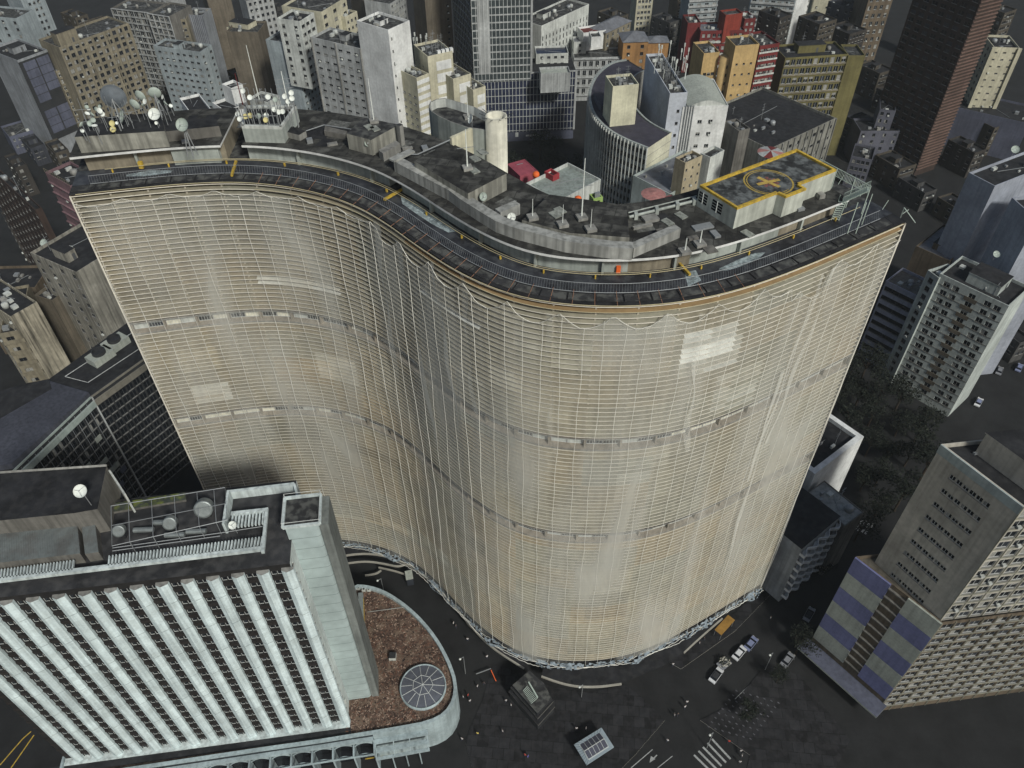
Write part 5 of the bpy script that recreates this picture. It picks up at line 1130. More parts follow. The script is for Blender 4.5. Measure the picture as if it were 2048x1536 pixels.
# red and green terrace behind the tower (centre)
bld('terrace_block', 'terrace with grey deck, white kerbs behind the tower roof', (1118, 402), (1052, 366), (1176, 402), 84, M_white2, auth='L', roof=mat('terrace_floor', (.26, .30, .28), .9, .2, .5, dirt=.3), box=None, cl=(0, 0, 0), lenR=14, z0=40)
bld('red_slope_block', 'crimson sloping wall beside the round stair tower', (1040, 352), (1014, 328), (1062, 346), 82, wall('crimson', (.30, .07, .095), .15, .1), auth='L', box=None, cl=(0, 0, 0), lenR=5, z0=40, par=.1, roof=wall('crimson', (.30, .07, .095), .15, .1))
bld('red_wall_box', 'small bright red wall box at the far end of the grey terrace', (1106, 352), (1098, 346), (1119, 346), 84.6, wall('terrace_red', (.36, .05, .06), .1, .1), z0=80, box=None, cl=(0, 0, 0), depthL=3, roof=M_tar2)
bld('green_hut', 'little lime green hut with a white rim on the terrace', (1187, 398), (1180, 389), (1206, 394), 96, wall('lime', (.40, .58, .18), .1, .05), z0=88, box=None, cl=(2, 0, 0), right=W(1, .8, .7, 3, .6, rows=1), par=.4)
for (u, v, lab) in ((1072, 347, 'round orange tank on the terrace corner tower'), (1156, 396, 'round orange tank beside the tall white mast')):
    c_ = P(u, v, 84.5); m = MB(); m.lathe(c_ - Vector((0, 0, .8)), [(.01, 0), (.75, 0), (.85, .5), (.75, 1.0), (.3, 1.3), (.01, 1.35)], M_orange, 16); solo(m, 'orange_tank', lab, 'water tank', c_ - Vector((0, 0, .8)), 'orange roof tanks', True)
# --- right side
bk = P(1822, 452, 0); bt = P(1953, 25, 0)
rr_, g_ = bld('brick_tower', 'tall dark brick tower with ribbed floors and a lighter narrow right face', (1985, -58), (1858, -100), (2020, -90), 84, M_brick, left=W(7, 2.6, 1.5, 2.9, 1.3, m=.8, var=(0, 0, 2)), right=None, auth='L', ledge=(1.45, .35, .5, wall('brick_band', (.17, .11, .09), .3, .3), 1.0, 'R'), lenR=13, roof=M_tar2)
bld('cream_shaft_block', 'cream block with vertical shafts and slit windows right of the brick tower', (1988, 94), (1955, 88), (2040, 96), 44, M_cream, right=W(3, 1.3, .5, 3.0, 2, m=1.0), left=W(4, 1.5, 1.3, 3.0, 2), auth='R', depthL=14, fins=(6, 1.6, .8, M_cream, 'R'), roof=M_tar2)
bld('low_shade_block', 'low dark block with a pale parapet line at the foot of the cream block', (1912, 214), (1900, 190), (2060, 248), 18, M_slate, auth='R', depthL=20, roof=M_tar2, box=None)
for (F_, L_, R_, z_, lab) in (((1722, 262), (1694, 232), (1800, 262), 16, 'small lilac block with a row of windows below the olive wall'), ((1703, 312), (1672, 285), (1745, 320), 18, 'pale lilac house with paired windows behind the helicopter deck'), ((1760, 218), (1742, 204), (1792, 222), 24, 'small lilac roof house left of the brick tower')):
    bld('lilac_block', lab, F_, L_, R_, z_, wall('lilac', (.11, .115, .145), .2, .15), right=W(4, 1.3, 1.5, 3.2, 1.2, m=.8, style='dark'), auth='R', depthL=12, roof=M_tar2, box=None)
bld('blank_grey_tower', 'blank blue-grey slab wall on the right edge with stained dark roof', (1990, 372), (1938, 345), (2062, 300), 62, M_pgs, auth='L', roof=M_tar2, box=None)
bld('blank_grey_tower', 'second blank blue-grey wall at the right edge, nearer the apartments', (2075, 440), (2024, 395), (2130, 400), 60, M_pgs, auth='L', roof=M_tar2, box=None)
# apartment tower with window pairs
rr_, g_ = bld('apartment_tower', 'pale apartment tower with paired windows and a brown centre strip', (2018, 612), (1880, 547), (2046, 584), 44, wall('pale_green', (.46, .51, .49), .25, .2), left=W(5, 1.9, 1.7, 2.9, 1.5, m=.5, xs=[.12, .255, .48, .72, .855], style='white', var=(0, 0, 1, 2, 3)), auth='L', box=(.5, .45, 7, 9, 3.2), lenR=13, ledge=(2.9, .12, .1, M_concd, 3.1, 'L'), roof=M_tar2)
a, dR, dL, nR, nL = g_
for j in range(13): m = MB(); c_ = a + dL * nL * .48 - dR * .06; m.box(Vector((c_.x, c_.y, 44 - 4.2 - 2.9 * j)), dL * nL * .09, dR * .06, 1.3, M_tan); m.build('brown_panel', rr_)
bld('apartment_wing', 'narrow set-back wing on the left of the paired-window tower', (1878, 556), (1856, 540), (1900, 530), 43, wall('pale_green', (.33, .36, .35)), left=W(1, 1.6, 1.7, 2.9, 1.6, m=.5), auth='L', box=None, cl=(1, 0, 0))
bld('slatted_block', 'lower block with wide dark ribbon windows between lilac bands', (1835, 592), (1772, 561), (1862, 562), 31, wall('lilac_band', (.34, .36, .45), .2, .1), left=W(1, 13.5, 1.6, 3.3, 1.8, xs=[.5], var=(0,), m=.3), auth='L', box=None, roof=M_concd)
bld('awning_block', 'dark low block with two pale flat awnings above the slatted block', (1900, 522), (1832, 492), (1942, 470), 36, M_brown, auth='L', roof=M_zinc, box=(.3, .5, 4, 4, 2), z0=0)
# lower right pair
_rd = (P(2060, 1224, 40.2) - P(1885, 1246, 40.2)).normalized()
r1, g1 = bld('slab_tower', 'grey-brown slab tower with rows of six small windows and pale cap band', (2048, 1013), (1883, 888), (2200, 990), 76.3, wall('slab_wall', (.50, .48, .42), .25, .2), left=W(6, 1.15, 1.15, 3.9, 4.2, m=3, xs=[.3, .385, .47, .555, .64, .725], style='white', var=(0, 0, 0, 1, 3)), right=W(12, 2.1, 1.9, 3.0, 1.2, m=.5, style='white', var=(0, 0, 2, 3, 1, 5)), auth='B', rdir=_rd, z0=39.3, box=(.25, .4, 9, 14, 5), lenR=34, roof=M_tar2, ledge=(3.0, .16, .18, wall('cream_ledge', (.30, .30, .24)), 3.4, 'R'), fins=(2.75, .12, .15, wall('cream_ledge', (.30, .30, .24)), 'R'))
a, dR, dL, nR, nL = g1; oX = Vector((-dL.y, dL.x, 0)); oX = oX if oX.x < 0 else -oX; m = MB(); c_ = a + dL * nL / 2 + oX * .12; m.box(Vector((c_.x, c_.y, 74.25)), dL * nL / 2, oX * .12, 2.05, wall('cap_band', (.36, .42, .42), .2, .2)); m.build('cap_band', r1)
r2, g2 = bld('panelled_block', 'lower block with a checker of blue and grey panels either side of dark balconies', (1885, 1246), (1712, 1113), (2060, 1224), 40.2, M_brown, auth='B', lenR=46, right=W(16, 2.2, 1.8, 2.9, .9, m=.5, style='white', var=(0, 0, 0, 2, 3, 1)), box=None, roof=wall('brown_roof', (.12, .11, .09)), cl=(2, 0, 1), ledge=(2.9, .16, .18, wall('cream_ledge', (.30, .30, .24)), 2.95, 'R'), fins=(2.85, .12, .15, wall('cream_ledge', (.30, .30, .24)), 'R'))
a, dR, dL, nR, nL = g2; oX = Vector((-dL.y, dL.x, 0)); oX = oX if oX.x < 0 else -oX; ph = 5.6
for side, (t0, t1) in enumerate(((.0, .37), (.57, 1.0))):
    for j in range(6):
        m = MB(); c_ = a + dL * nL * (t0 + t1) / 2 + oX * .2; z = 40.2 - ph * (j + 1) - (.0 if side else .0)
        m.box(Vector((c_.x, c_.y, z + .08)), dL * nL * (t1 - t0) / 2, oX * .2, ph - .16, (M_blue if (j + side) % 2 else M_greyp) if not side else (M_blue if j % 2 == 0 else M_greyp)); m.build('facade_panel', r2)
for j in range(12): m = MB(); c_ = a + dL * nL * .47 + oX * .25; m.box(Vector((c_.x, c_.y, 38.6 - 2.8 * j)), dL * nL * .1, oX * .25, .35, M_concd); m.build('balcony_edge', r2)
m = MB(); c_ = a + dL * nL / 2 + oX * 2.0; m.box(Vector((c_.x, c_.y, 4.0)), dL * (nL / 2 + 1), oX * 2.0, .5, M_greyp, M_slate); m.build('street_canopy', r2)
# between the tower and the park, lower right
bld('white_firewall_block', 'small block with a bright white wall and tiled parapet beside the tower', (1630, 948), (1560, 900), (1728, 873), 26.5, M_white, auth='R', depthL=15, roof=M_tar2, box=(.4, .5, 5, 4, 1.5), par=1.2, thick=1.4)
bld('low_grey_roof', 'low pale tiled roof between the white wall and the wavy balconies', (1690, 1052), (1640, 1010), (1728, 1024), 22, M_concd, auth='R', depthL=12, roof=wall('tile_roof', (.32, .34, .33)), box=None, par=.2)
bc = thing('wavy_balcony_block', 'small apartment block with white curving balconies facing the street', 'building', (*P(1640, 1110, 10).xy, 0))
w0, w1 = P(1600, 1106, 22), P(1678, 1040, 22); wd_ = (w1 - w0).normalized(); wn = Vector((wd_.y, -wd_.x, 0)); L_ = (w1 - w0).length
m = MB(); m.prism([w0.xy, w1.xy, (w1 - wn * 14).xy, (w0 - wn * 14).xy], 0, 23.5, M_lgrey, M_tar2); m.build('wall', bc)
for j in range(7):
    z = 2.8 + 3.05 * j; m = MB(); pts = []
    for i in range(41): s = L_ * i / 40; pts.append(w0 + wd_ * s + wn * (.9 + .55 * math.sin(s / L_ * 2 * math.pi * 3.5 + 1)) + Vector((0, 0, z - 22)))
    pts = [w0 + Vector((0, 0, z - 22))] + pts + [w1 + Vector((0, 0, z - 22))]
    for p, q_ in zip(pts, pts[1:]):
        m.face([p, q_, q_ + Vector((0, 0, 1.0)), p + Vector((0, 0, 1.0))], M_white); m.face([p, q_, q_ - wn * 1.0, p - wn * 1.0], M_white)
        m.face([p + Vector((0, 0, 1.0)), q_ + Vector((0, 0, 1.0)), q_ + Vector((0, 0, 1.0)) - wn * .2, p + Vector((0, 0, 1.0)) - wn * .2], M_white)
    m.build('balcony', bc)
bld('dark_yard_block', 'dark low roof with white edge lines next to the tower foot', (1640, 1078), (1578, 1040), (1665, 1020), 12, M_white2, auth='R', depthL=10, roof=M_tar2, box=None, cl=(3, 2, 0))
bld('dark_yard_block', 'small dark block with a white rim below the white wall', (1650, 1022), (1614, 990), (1665, 1000), 15, M_white2, auth='L', roof=M_tar2, box=None, cl=(1, 0, 0), z0=0)
# --- left side
ZW = 42.0; wp = [P(u, v, ZW) for u, v in ((184, 797), (350, 678), (262, 640), (98, 758), (-90, 895), (-60, 1030))]; a = wp[0]
r3 = thing('glass_wedge_block', 'dark wedge-shaped glass block with a pale roof band and blue panes', 'building', (*(sum(wp, Vector((0, 0, 0))) / 6).xy, 0))
dL = (wp[5] - a).normalized(); dR = (wp[1] - a).normalized(); nL = (wp[5] - a).length; nR = (wp[1] - a).length; oL = Vector((-dL.y, dL.x, 0)); oL = oL if oL.x > 0 else -oL; oR = Vector((-dR.y, dR.x, 0)); oR = oR if oR.x > 0 else -oR
m = MB(); wn_ = []; facade(m, a, wp[5], oL, 0, ZW, W(int(nL / 2.1), 1.85, 2.2, 2.7, 3.0, m=.3, var=(0, 0, 0, 0, 1)), M_dark, wn_); facade(m, a, wp[1], oR, 0, ZW, W(int(nR / 2.1), 1.85, 2.2, 2.7, 3.0, m=.3, var=(0,)), M_dark, wn_)
for k in range(1, 5): m.face([Vector((*wp[k].xy, 0)), Vector((*wp[k + 1].xy, 0)), wp[k + 1], wp[k]], M_dark)
m.build('wall', r3); place_windows(r3, wn_); m = MB(); m.face(wp, M_tar2); m.build('roof', r3)
m = MB()
for k in range(int(nL / 2.1) + 1): c_ = a + dL * (2.1 * k) + oL * .1; m.box(Vector((c_.x, c_.y, 0)), dL * .04, oL * .06, ZW - .1, M_grey)
for k in range(int(nR / 2.1) + 1): c_ = a + dR * (2.1 * k) + oR * .1; m.box(Vector((c_.x, c_.y, 0)), dR * .05, oR * .05, ZW - .1, M_dark)
m.build('mullion', r3)
M1 = wall('roof_band', (.34, .40, .38), .2, .2); M2 = wall('roof_band2', (.20, .19, .16), .2, .2)
for (dd_, oo2, nn_, mt_) in ((dL, oL, nL, M1), (dR, oR, nR, M2)):
    m = MB(); c_ = a + dd_ * nn_ / 2 + oo2 * .3; m.box(Vector((c_.x, c_.y, 39.6)), dd_ * nn_ / 2, oo2 * .25, 1.7, mt_); m.build('roof_band', r3)
    m = MB(); c_ = a + dd_ * nn_ / 2 - oo2 * .3; m.box(Vector((c_.x, c_.y, ZW + .003)), dd_ * nn_ / 2, oo2 * .12, .5, mt_); m.build('coping', r3)
m = MB(); c_ = a + (oL + oR).normalized() * .3; m.bar(Vector((c_.x, c_.y, 0)), Vector((c_.x, c_.y, 42.6)), .22, M_lgrey, 6); m.build('corner_strip', r3)
for (s_, t_) in ((.10, .72), (.14, .55), (.18, .55), (.22, .55), (.08, .45), (.12, .45), (.16, .45), (.05, .38), (.26, .62), (.3, .62), (.34, .62), (.12, .3)): m = MB(); c_ = a + dL * nL * s_ + oL * .12; m.box(Vector((c_.x, c_.y, 42 * t_)), dL * .95, oL * .05, 1.7, M_greyp if t_ > .4 else M_slate); m.build('pale_pane', r3)
m = MB(); m.path([P(u, v, ZW + .7) for u, v in ((130, 753), (265, 665), (290, 690), (176, 765), (130, 753))], .12, M_lgrey); m.build('pipe_frame', r3)
for k, (u, v) in enumerate(((204, 718), (234, 692))):
    c_ = P(u, v, ZW + .01); m = MB(); m.box(c_, dR * 3.0, oR * 2.0, 2.0, M_greyp); m.lathe(c_ + Vector((0, 0, 2.0)), [(.01, .1), (1.5, .1), (1.7, 0), (1.7, 1.0), (1.4, 1.0), (1.4, .3), (.01, .3)], M_dark, 18)
    solo(m, 'cooling_tower', 'square grey cooling tower with a round fan on the wedge roof, %s' % ('nearer the roof corner' if k == 0 else 'nearer the netted tower'), 'cooling tower', c_, 'cooling towers on the wedge roof')
m = MB(); m.prism([P(u, v, 43.6).xy for u, v in ((-60, 940), (-60, 880), (100, 762), (178, 785), (150, 812), (22, 928))], ZW + .01, 43.6, wall('slate_dark', (.06, .065, .085))); m.build('slate_terrace', r3)
m = MB(); m.prism([P(u, v, 43.65).xy for u, v in ((-60, 872), (-60, 800), (45, 768), (98, 758), (104, 778))], ZW + .02, 43.65, M_slate, M_tar2); m.build('low_roof_house', r3)
bld('stained_block', 'tall block with a rust-streaked blank wall beside the curved tower', (152, 545), (60, 505), (196, 520), 52, wall('stain_wall', (.30, .29, .25), .6, .4), left=W(4, 1.7, 1.6, 3.4, 1.4, m=1.2), auth='L', box=(.12, .5, 3, 6, 3), lenR=30, roof=M_tar2)
bld('brown_window_block', 'brown block with a single column of double windows', (112, 558), (68, 590), (124, 570), 38, M_tan, auth='L', left=W(1, 2.0, 1.5, 3.4, 1.8, xs=[.55], style='white'), right=W(2, 1.2, 1.2, 3.4, 1.8), lenR=7, box=None, roof=M_tar2)
bld('streaked_block', 'block with a pale wall heavily streaked below its dark roof', (20, 634), (-30, 612), (74, 604), 43, wall('streak_wall', (.40, .37, .29), .8, .5), right=None, left=W(3, 1.5, 1.5, 3.2, 1.4), auth='R', depthL=22, box=None, roof=M_tar2, cl=(7, 1, 3))
bld('ochre_ledge_block', 'block with ochre horizontal ledges at the left edge', (-2, 668), (-60, 640), (40, 660), 38, M_beige, left=None, right=W(3, 2, 1.6, 4, 1.6), auth='R', depthL=22, ledge=(4, 1.2, .5, M_beige, 4, 'R'), box=None, roof=M_tar2)
bld('dark_facade_tower', 'very dark brown tower with a few lit windows on the far left', (70, 420), (-60, 300), (100, 380), 52, M_brick, left=W(10, 1.6, 1.7, 3.0, 1.5, m=.6, var=(0, 0, 0, 0, 0, 4)), right=None, auth='L', lenR=2, box=None, roof=M_tar2)
bld('low_roof_block', 'low dark roof between the streaked block and the stained block', (70, 575), (-20, 560), (100, 530), 28, M_brown, auth='R', depthL=22, roof=M_tar2, box=None, cl=(5, 0, 1))
rr_, g_ = bld('pink_block', 'pink balcony block peeking out behind the left end of the tower', (140, 372), (90, 344), (158, 340), 63, M_pink, left=W(3, 1.2, 1.2, 3.4, 3, m=.5), auth='L', lenR=8, ledge=(3.4, .3, .5, M_pink, 3.2, 'L'), box=None, roof=M_tar2)
a, dR, dL, nR, nL = g_; m = MB()
for k in range(12): p = a + dL * nL * k / 11; m.bar(Vector((p.x, p.y, 63)), Vector((p.x, p.y, 64.3)), .05, M_beige, 4)
m.bar(Vector((a.x, a.y, 64.3)), Vector((*(a + dL * nL).xy, 64.3)), .05, M_beige, 4); m.build('terrace_rail', rr_)
# white angular house behind the left roof
bld('angular_white_house', 'bright white angular roof house with a small window', (450, 222), (424, 205), (470, 205), 66, M_white, right=None, left=W(1, .9, .6, 3, 1.5, rows=1, m=1), auth='L', box=None, roof=M_tar2, cl=(0, 0, 0), z0=30)
bld('angular_white_house', 'taller white box at the right end of the angular house', (462, 177), (443, 168), (474, 163), 71, M_white, auth='L', box=None, roof=M_tar2, cl=(0, 0, 0), z0=30)
bld('angular_white_house', 'low white wedge with a blue trim left of the angular house', (385, 232), (362, 226), (425, 222), 62, M_white, auth='R', box=None, roof=M_tar2, depthL=16, cl=(0, 0, 1), z0=30)
bld('low_terrace_house', 'low grey house with white gable behind the dish platform', (535, 205), (498, 196), (556, 190), 58, M_white2, auth='L', box=None, roof=M_tar, cl=(2, 0, 1), z0=20)
# filler blocks standing in the dark gaps between the named ones
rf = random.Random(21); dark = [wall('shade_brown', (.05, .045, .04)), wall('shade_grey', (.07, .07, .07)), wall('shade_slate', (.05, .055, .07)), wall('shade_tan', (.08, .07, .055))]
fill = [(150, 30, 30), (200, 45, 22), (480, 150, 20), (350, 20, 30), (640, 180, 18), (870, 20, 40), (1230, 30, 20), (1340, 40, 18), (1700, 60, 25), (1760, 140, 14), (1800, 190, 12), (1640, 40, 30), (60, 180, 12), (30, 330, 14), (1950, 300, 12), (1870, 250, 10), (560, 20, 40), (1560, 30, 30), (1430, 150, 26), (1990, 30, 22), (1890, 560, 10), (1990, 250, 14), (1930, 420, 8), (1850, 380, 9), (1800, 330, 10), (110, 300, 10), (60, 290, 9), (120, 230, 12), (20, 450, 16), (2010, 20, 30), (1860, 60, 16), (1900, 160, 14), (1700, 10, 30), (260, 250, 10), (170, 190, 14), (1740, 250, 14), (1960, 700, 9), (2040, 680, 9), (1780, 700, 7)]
words = ['beside the panel tower', 'under the beige grid tower', 'below the ornate block', 'behind the white grid slab', 'below the grey slab', 'behind the dark curved glass', 'behind the orange house', 'left of the red complex', 'right of the olive wall', 'below the ornate gable', 'at the foot of the brick tower', 'behind the olive grid block', 'left of the shop building', 'in the shade left of the tower', 'below the cream shaft block', 'between the brick tower and the grey slab wall', 'at the top behind the white steps', 'behind the maroon block', 'below the yellow block', 'in the top right corner', 'under the two pale awnings', 'above the pale slab walls at the right edge', 'left of the pale slab walls', 'just past the right roof corner', 'past the rear roof railing', 'between the panel tower and the left roof end', 'under the panel tower', 'below the beige grid tower corner', 'below the brown dark tower at the left edge', 'at the extreme upper right', 'behind the upper brick tower', 'behind the brick tower, halfway down', 'between the cream slit block and the ornate gable', 'behind the dishes, left part', 'behind the dishes, under the beige tower', 'under the olive end wall', 'at the foot of the apartment tower', 'right of the apartment tower foot', 'at the edge of the park']
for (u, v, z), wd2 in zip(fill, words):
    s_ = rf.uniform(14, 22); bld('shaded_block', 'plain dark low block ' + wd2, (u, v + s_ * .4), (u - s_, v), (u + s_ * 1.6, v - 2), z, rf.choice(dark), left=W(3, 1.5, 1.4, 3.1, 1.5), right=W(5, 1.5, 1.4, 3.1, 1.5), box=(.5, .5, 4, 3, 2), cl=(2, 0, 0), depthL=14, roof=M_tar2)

# ================================================================== DISHES AND MASTS
M_dw = mat('dish_white', (0.70, 0.74, 0.70), .5, .08); M_dg = mat('dish_grey', (0.13, 0.15, 0.17), .6, .2, 1.0); M_dy = mat('dish_yellow', (0.55, 0.50, 0.24), .6, .1)
M_dgg = mat('dish_green_grey', (0.36, 0.42, 0.38), .6, .15, 1)
def dish(u, v, z, rad, mt, face, label, base, big=False, group='satellite dishes on the left roof'):
    """face: direction the bowl opens to"""
    c = P(u, v, z); f = Vector(face).normalized(); r = rad
    t = thing('satellite_dish', label, 'satellite dish', (c.x, c.y, base), group)
    m = MB(); n = 20 if r > .6 else 12; K = 5
    m.lathe(c, [(max(.01, r * k / K), .28 * r * (k / K) ** 2 * 1.2) for k in range(K + 1)] + [(r * 1.0, .36 * r), (r * .98, .30 * r)] + [(max(.01, r * k / K * .97), .28 * r * (k / K) ** 2 * 1.2 - .06) for k in range(K, -1, -1)], mt, n, f); m.build('reflector', t, True)
    m = MB(); fd = c + f * r * .95
    if r > .5:
        for k in range(3):
            a = k * 2.09; u_ = f.orthogonal().normalized(); w_ = f.cross(u_); m.bar(c + (u_ * math.cos(a) + w_ * math.sin(a)) * r * .9 + f * .3 * r, fd, .03, M_steel, 3)
        m.lathe(fd, [(.01, 0), (.09, 0), (.09, .2), (.01, .2)], M_frame, 6, -f); m.build('feed_horn', t)
    m = MB()
    if big:
        for k in range(4): a = .4 + k * 1.57; m.bar(Vector((c.x + math.cos(a) * r * .8, c.y + math.sin(a) * r * .8, base)), c - f * r * .15, .09, M_steel, 5)
        m.bar(Vector((c.x - .8, c.y, base + .9)), Vector((c.x + .8, c.y, base + .9)), .05, M_steel, 4)
    m.bar(Vector((c.x, c.y + .25, base)), c - f * .1, .07, M_steel, 5)
    m.build('mount', t); return t
zr = 118.6
dish(225, 197, zr + 4.5, 2.05, M_dg, (-.12, .93, .02), 'largest dark grey dish, seen from behind over the beige tower', zr, True)
dish(278, 194, zr + 3.5, 1.0, M_dgg, (.3, .9, .1), 'grey-green ribbed dish right of the largest dark dish, upper one', zr)
dish(267, 211, zr + 3.0, .95, M_dgg, (.3, .9, .1), 'grey-green ribbed dish right of the largest dark dish, lower one', zr)
dish(309, 188, zr + 3.8, 1.05, M_dgg, (-.2, .9, .15), 'grey-green dish high on a tripod nearest the blue window block', zr, True)
dish(247, 233, zr + 1.9, 1.05, M_dgg, (-.75, -.45, .35), 'ribbed oval dish tilted to the left below the dark dish', zr)
dish(310, 229, zr + 2.2, 1.0, M_dw, (0, -.75, .6), 'bright cream round dish facing the camera on the left roof', zr)
dish(366, 250, zr + 2.6, 1.05, M_dgg, (-.1, -.8, .55), 'pale green dish on a white trestle stand', 115.75, True)
dish(181, 247, zr + 1.4, .5, M_dgg, (0, -.8, .5), 'small grey dish left of the yellow pair', zr)
dish(225, 247, zr + 1.4, .5, M_dy, (0, -.8, .5), 'small yellow dish, upper of the pair on the left roof', zr)
dish(227, 259, zr + .8, .52, M_dy, (0, -.7, .6), 'small yellow dish, lower of the pair on the left roof', zr)
dish(313, 246, zr + 1.0, .3, M_dw, (0, -.8, .5), 'tiny white dish under the bright cream dish', zr)
dish(234, 246, zr + 1.5, .26, M_dw, (0, -.8, .5), 'tiny white dish right beside the upper yellow dish', zr)
for k, (u, v) in enumerate(((173, 214), (174, 228), (183, 229), (178, 221), (192, 219), (198, 222), (200, 213), (204, 228), (164, 250), (164, 262), (186, 240), (291, 203), (317, 203), (326, 194), (330, 207), (341, 212), (288, 210), (189, 253))):
    dish(u, v, zr + 1.8 + (k % 3) * .7, .34 + .08 * (k % 3), M_dw if k % 2 else M_dgg, (rf.uniform(-.8, .8), rf.uniform(-.9, .4), .4), 'small pale dish among the cluster of dishes on the left roof', zr, group='small dishes clustered on the left roof')
zp = 118.2
for k, (u, v, mt, z_, lab) in enumerate(((476, 228, M_dw, 2.0, 'white dish at the left edge of the dish platform, upper one'), (480, 238, M_dw, 1.6, 'white dish at the left edge of the dish platform, lower one'), (491, 233, M_dy, 1.8, 'yellow dish on the platform, left one of three'), (501, 231, M_dy, 1.8, 'yellow dish on the platform, middle one of three'), (517, 232, M_dgg, 1.7, 'grey oval dish in the middle of the platform'),
                                (533, 231, M_dw, 1.9, 'pale dish stacked above the yellow one on the platform'), (532, 240, M_dy, 1.4, 'yellow dish on the platform, right one of three'), (549, 219, M_dw, 2.6, 'white dish right of centre, leftmost of its three'), (557, 224, M_dw, 2.3, 'white dish right of centre, middle of its three'), (566, 223, M_dw, 2.3, 'white dish right of centre, rightmost of its three'),
                                (583, 186, M_dw, 6.0, 'white dish at the very top of the right mast'), (570, 193, M_dw, 5.4, 'white dish left of the mast top'), (584, 197, M_dw, 5.2, 'white dish on the mast just under its top'), (577, 203, M_dw, 4.6, 'lowest white dish on the right mast'), (500, 195, M_dw, 4.2, 'tilted white dish on the platform back row, left one'), (536, 194, M_dw, 4.3, 'tilted white dish on the platform back row, right one'), (487, 182, M_dw, 5.2, 'white dish beside the red mast'), (551, 199, M_dgg, 4.0, 'grey dish in the back row beside the mast'))):
    dish(u, v, zp + z_, .45, mt, (rf.uniform(-.25, .25), -.75, .5), lab, zp, group='satellite dishes on the platform')
dish(735, 286, 117.6, .55, M_dgg, (.3, -.8, .4), 'grey dish on the corner of the small stair house', 116, group='single dishes along the roof'); dish(965, 393, 117.3, .65, M_dgg, (.5, -.7, .4), 'pale dish beside the lift house wall', 115.75, group='single dishes along the roof')
dish(1022, 434, 117.3, .65, M_dw, (.3, -.8, .4), 'white dish beside the cross-shaped beam', 115.75, group='single dishes along the roof'); dish(943, 238, 117.4, .8, M_dw, (-.8, -.3, .35), 'white dish seen edge-on on the rounded wing', 115.4, group='single dishes along the roof')
dish(162, 982, 82.0, 1.05, M_dw, (.1, -.6, .75), 'cream dish on the dark roof block of the hotel', 78.0, group='dishes on the hotel roof'); dish(466, 1050, 74.6, .7, M_dw, (.0, -.7, .7), 'white dish on the hotel pergola', 72.0, group='dishes on the hotel roof')
dish(89, 486, 49, 1.1, M_dgg, (0, -.7, .7), 'grey dish behind the stained block roof', 46, group='dishes on the dark roofs at the left')
dish(1992, 509, 49, 1.0, M_dgg, (0, -.6, .8), 'grey dish on the apartment tower roof house', 47, group='dishes on the right-hand roofs')
dish(2030, 300, 64, 1.2, M_dgg, (-.2, -.6, .8), 'grey dish on the stained roof at the right edge', 61, group='dishes on the right-hand roofs')
dish(1228, 155, 60.4, .8, M_dw, (0, -.7, .7), 'white dish on the cream lift tower roof', 58.1, group='dishes on far roofs')
# platform pole frame
pf = thing('antenna_frame', 'steel pole frame carrying the dishes on the raised platform', 'antenna frame', tuple(P(535, 245, zp)))
for row, (a_, b_, n_) in enumerate((((482, 255), (560, 254), 9), ((495, 222), (586, 222), 9))):
    pa, pb_ = P(*a_, zp), P(*b_, zp)
    for k in range(n_): p = pa.lerp(pb_, k / (n_ - 1)); m = MB(); m.bar(p, p + Vector((0, 0, 3.4 + row * .6)), .07, M_steel, 5); m.build('pole', pf)
    m = MB(); m.bar(pa + Vector((0, 0, .5)), pb_ + Vector((0, 0, .5)), .06, M_steel, 4); m.build('rail', pf)
    m = MB(); m.bar(pa + Vector((0, 0, 2.0)), pb_ + Vector((0, 0, 2.0)), .06, M_steel, 4); m.build('rail', pf)
def mast(name, label, u, v, z, h, r=.08, arms=0, mt=None, col=None, group='masts on the tower roof', foot=True):
    c = P(u, v, z); t = thing(name, label, 'mast', tuple(c), group); m = MB(); m.bar(c, c + Vector((0, 0, h)), r, mt or M_dw, 6, r * .5); m.build('pole', t)
    if foot: m = MB(); m.box(c, (.7, .2), (-.2, .7), .45, M_conc); m.build('foot', t)
    for k in range(arms):
        e = c + Vector((0, 0, h * (.55 + .12 * k))); m = MB(); m.bar(e - Vector((1.4, .3, 0)), e + Vector((1.4, .3, 0)), .05, M_steel, 4); m.build('arm', t)
mast('mast', 'white mast with a cross arm on the lift house', 935, 338, 118.65, 6.5, .13, 1); mast('mast', 'tallest white mast on the water house', 1163, 437, 117.45, 9.5, .11, 2)
mast('mast', 'short pole with a ring on the water house', 1065, 437, 117.45, 3.2, .07); mast('mast', 'short pole left of the tallest mast', 1125, 451, 117.45, 3.4, .06); mast('mast', 'short pole in front of the tallest mast', 1181, 460, 117.45, 3.4, .06)
mast('mast', 'tall thin mast on the stair house', 748, 244, 118.55, 7.5, .1); mast('mast', 'thick post at the dark roof, left of the pair', 1369, 505, 115.75, 2.4, .12); mast('mast', 'thick post at the dark roof, right of the pair', 1399, 490, 115.75, 2.4, .12)
mast('mast', 'thin mast rising from the dish platform', 520, 205, zp, 10, .1, 0); mast('mast', 'red lattice mast behind the platform', 487, 214, zp, 6, .12, 2, M_red)
mast('mast', 'right-hand dish mast on the platform', 578, 216, zp, 6.5, .12, 3); mast('mast', 'thin pole on the rounded wing', 936, 236, 115.45, 6.5, .08)
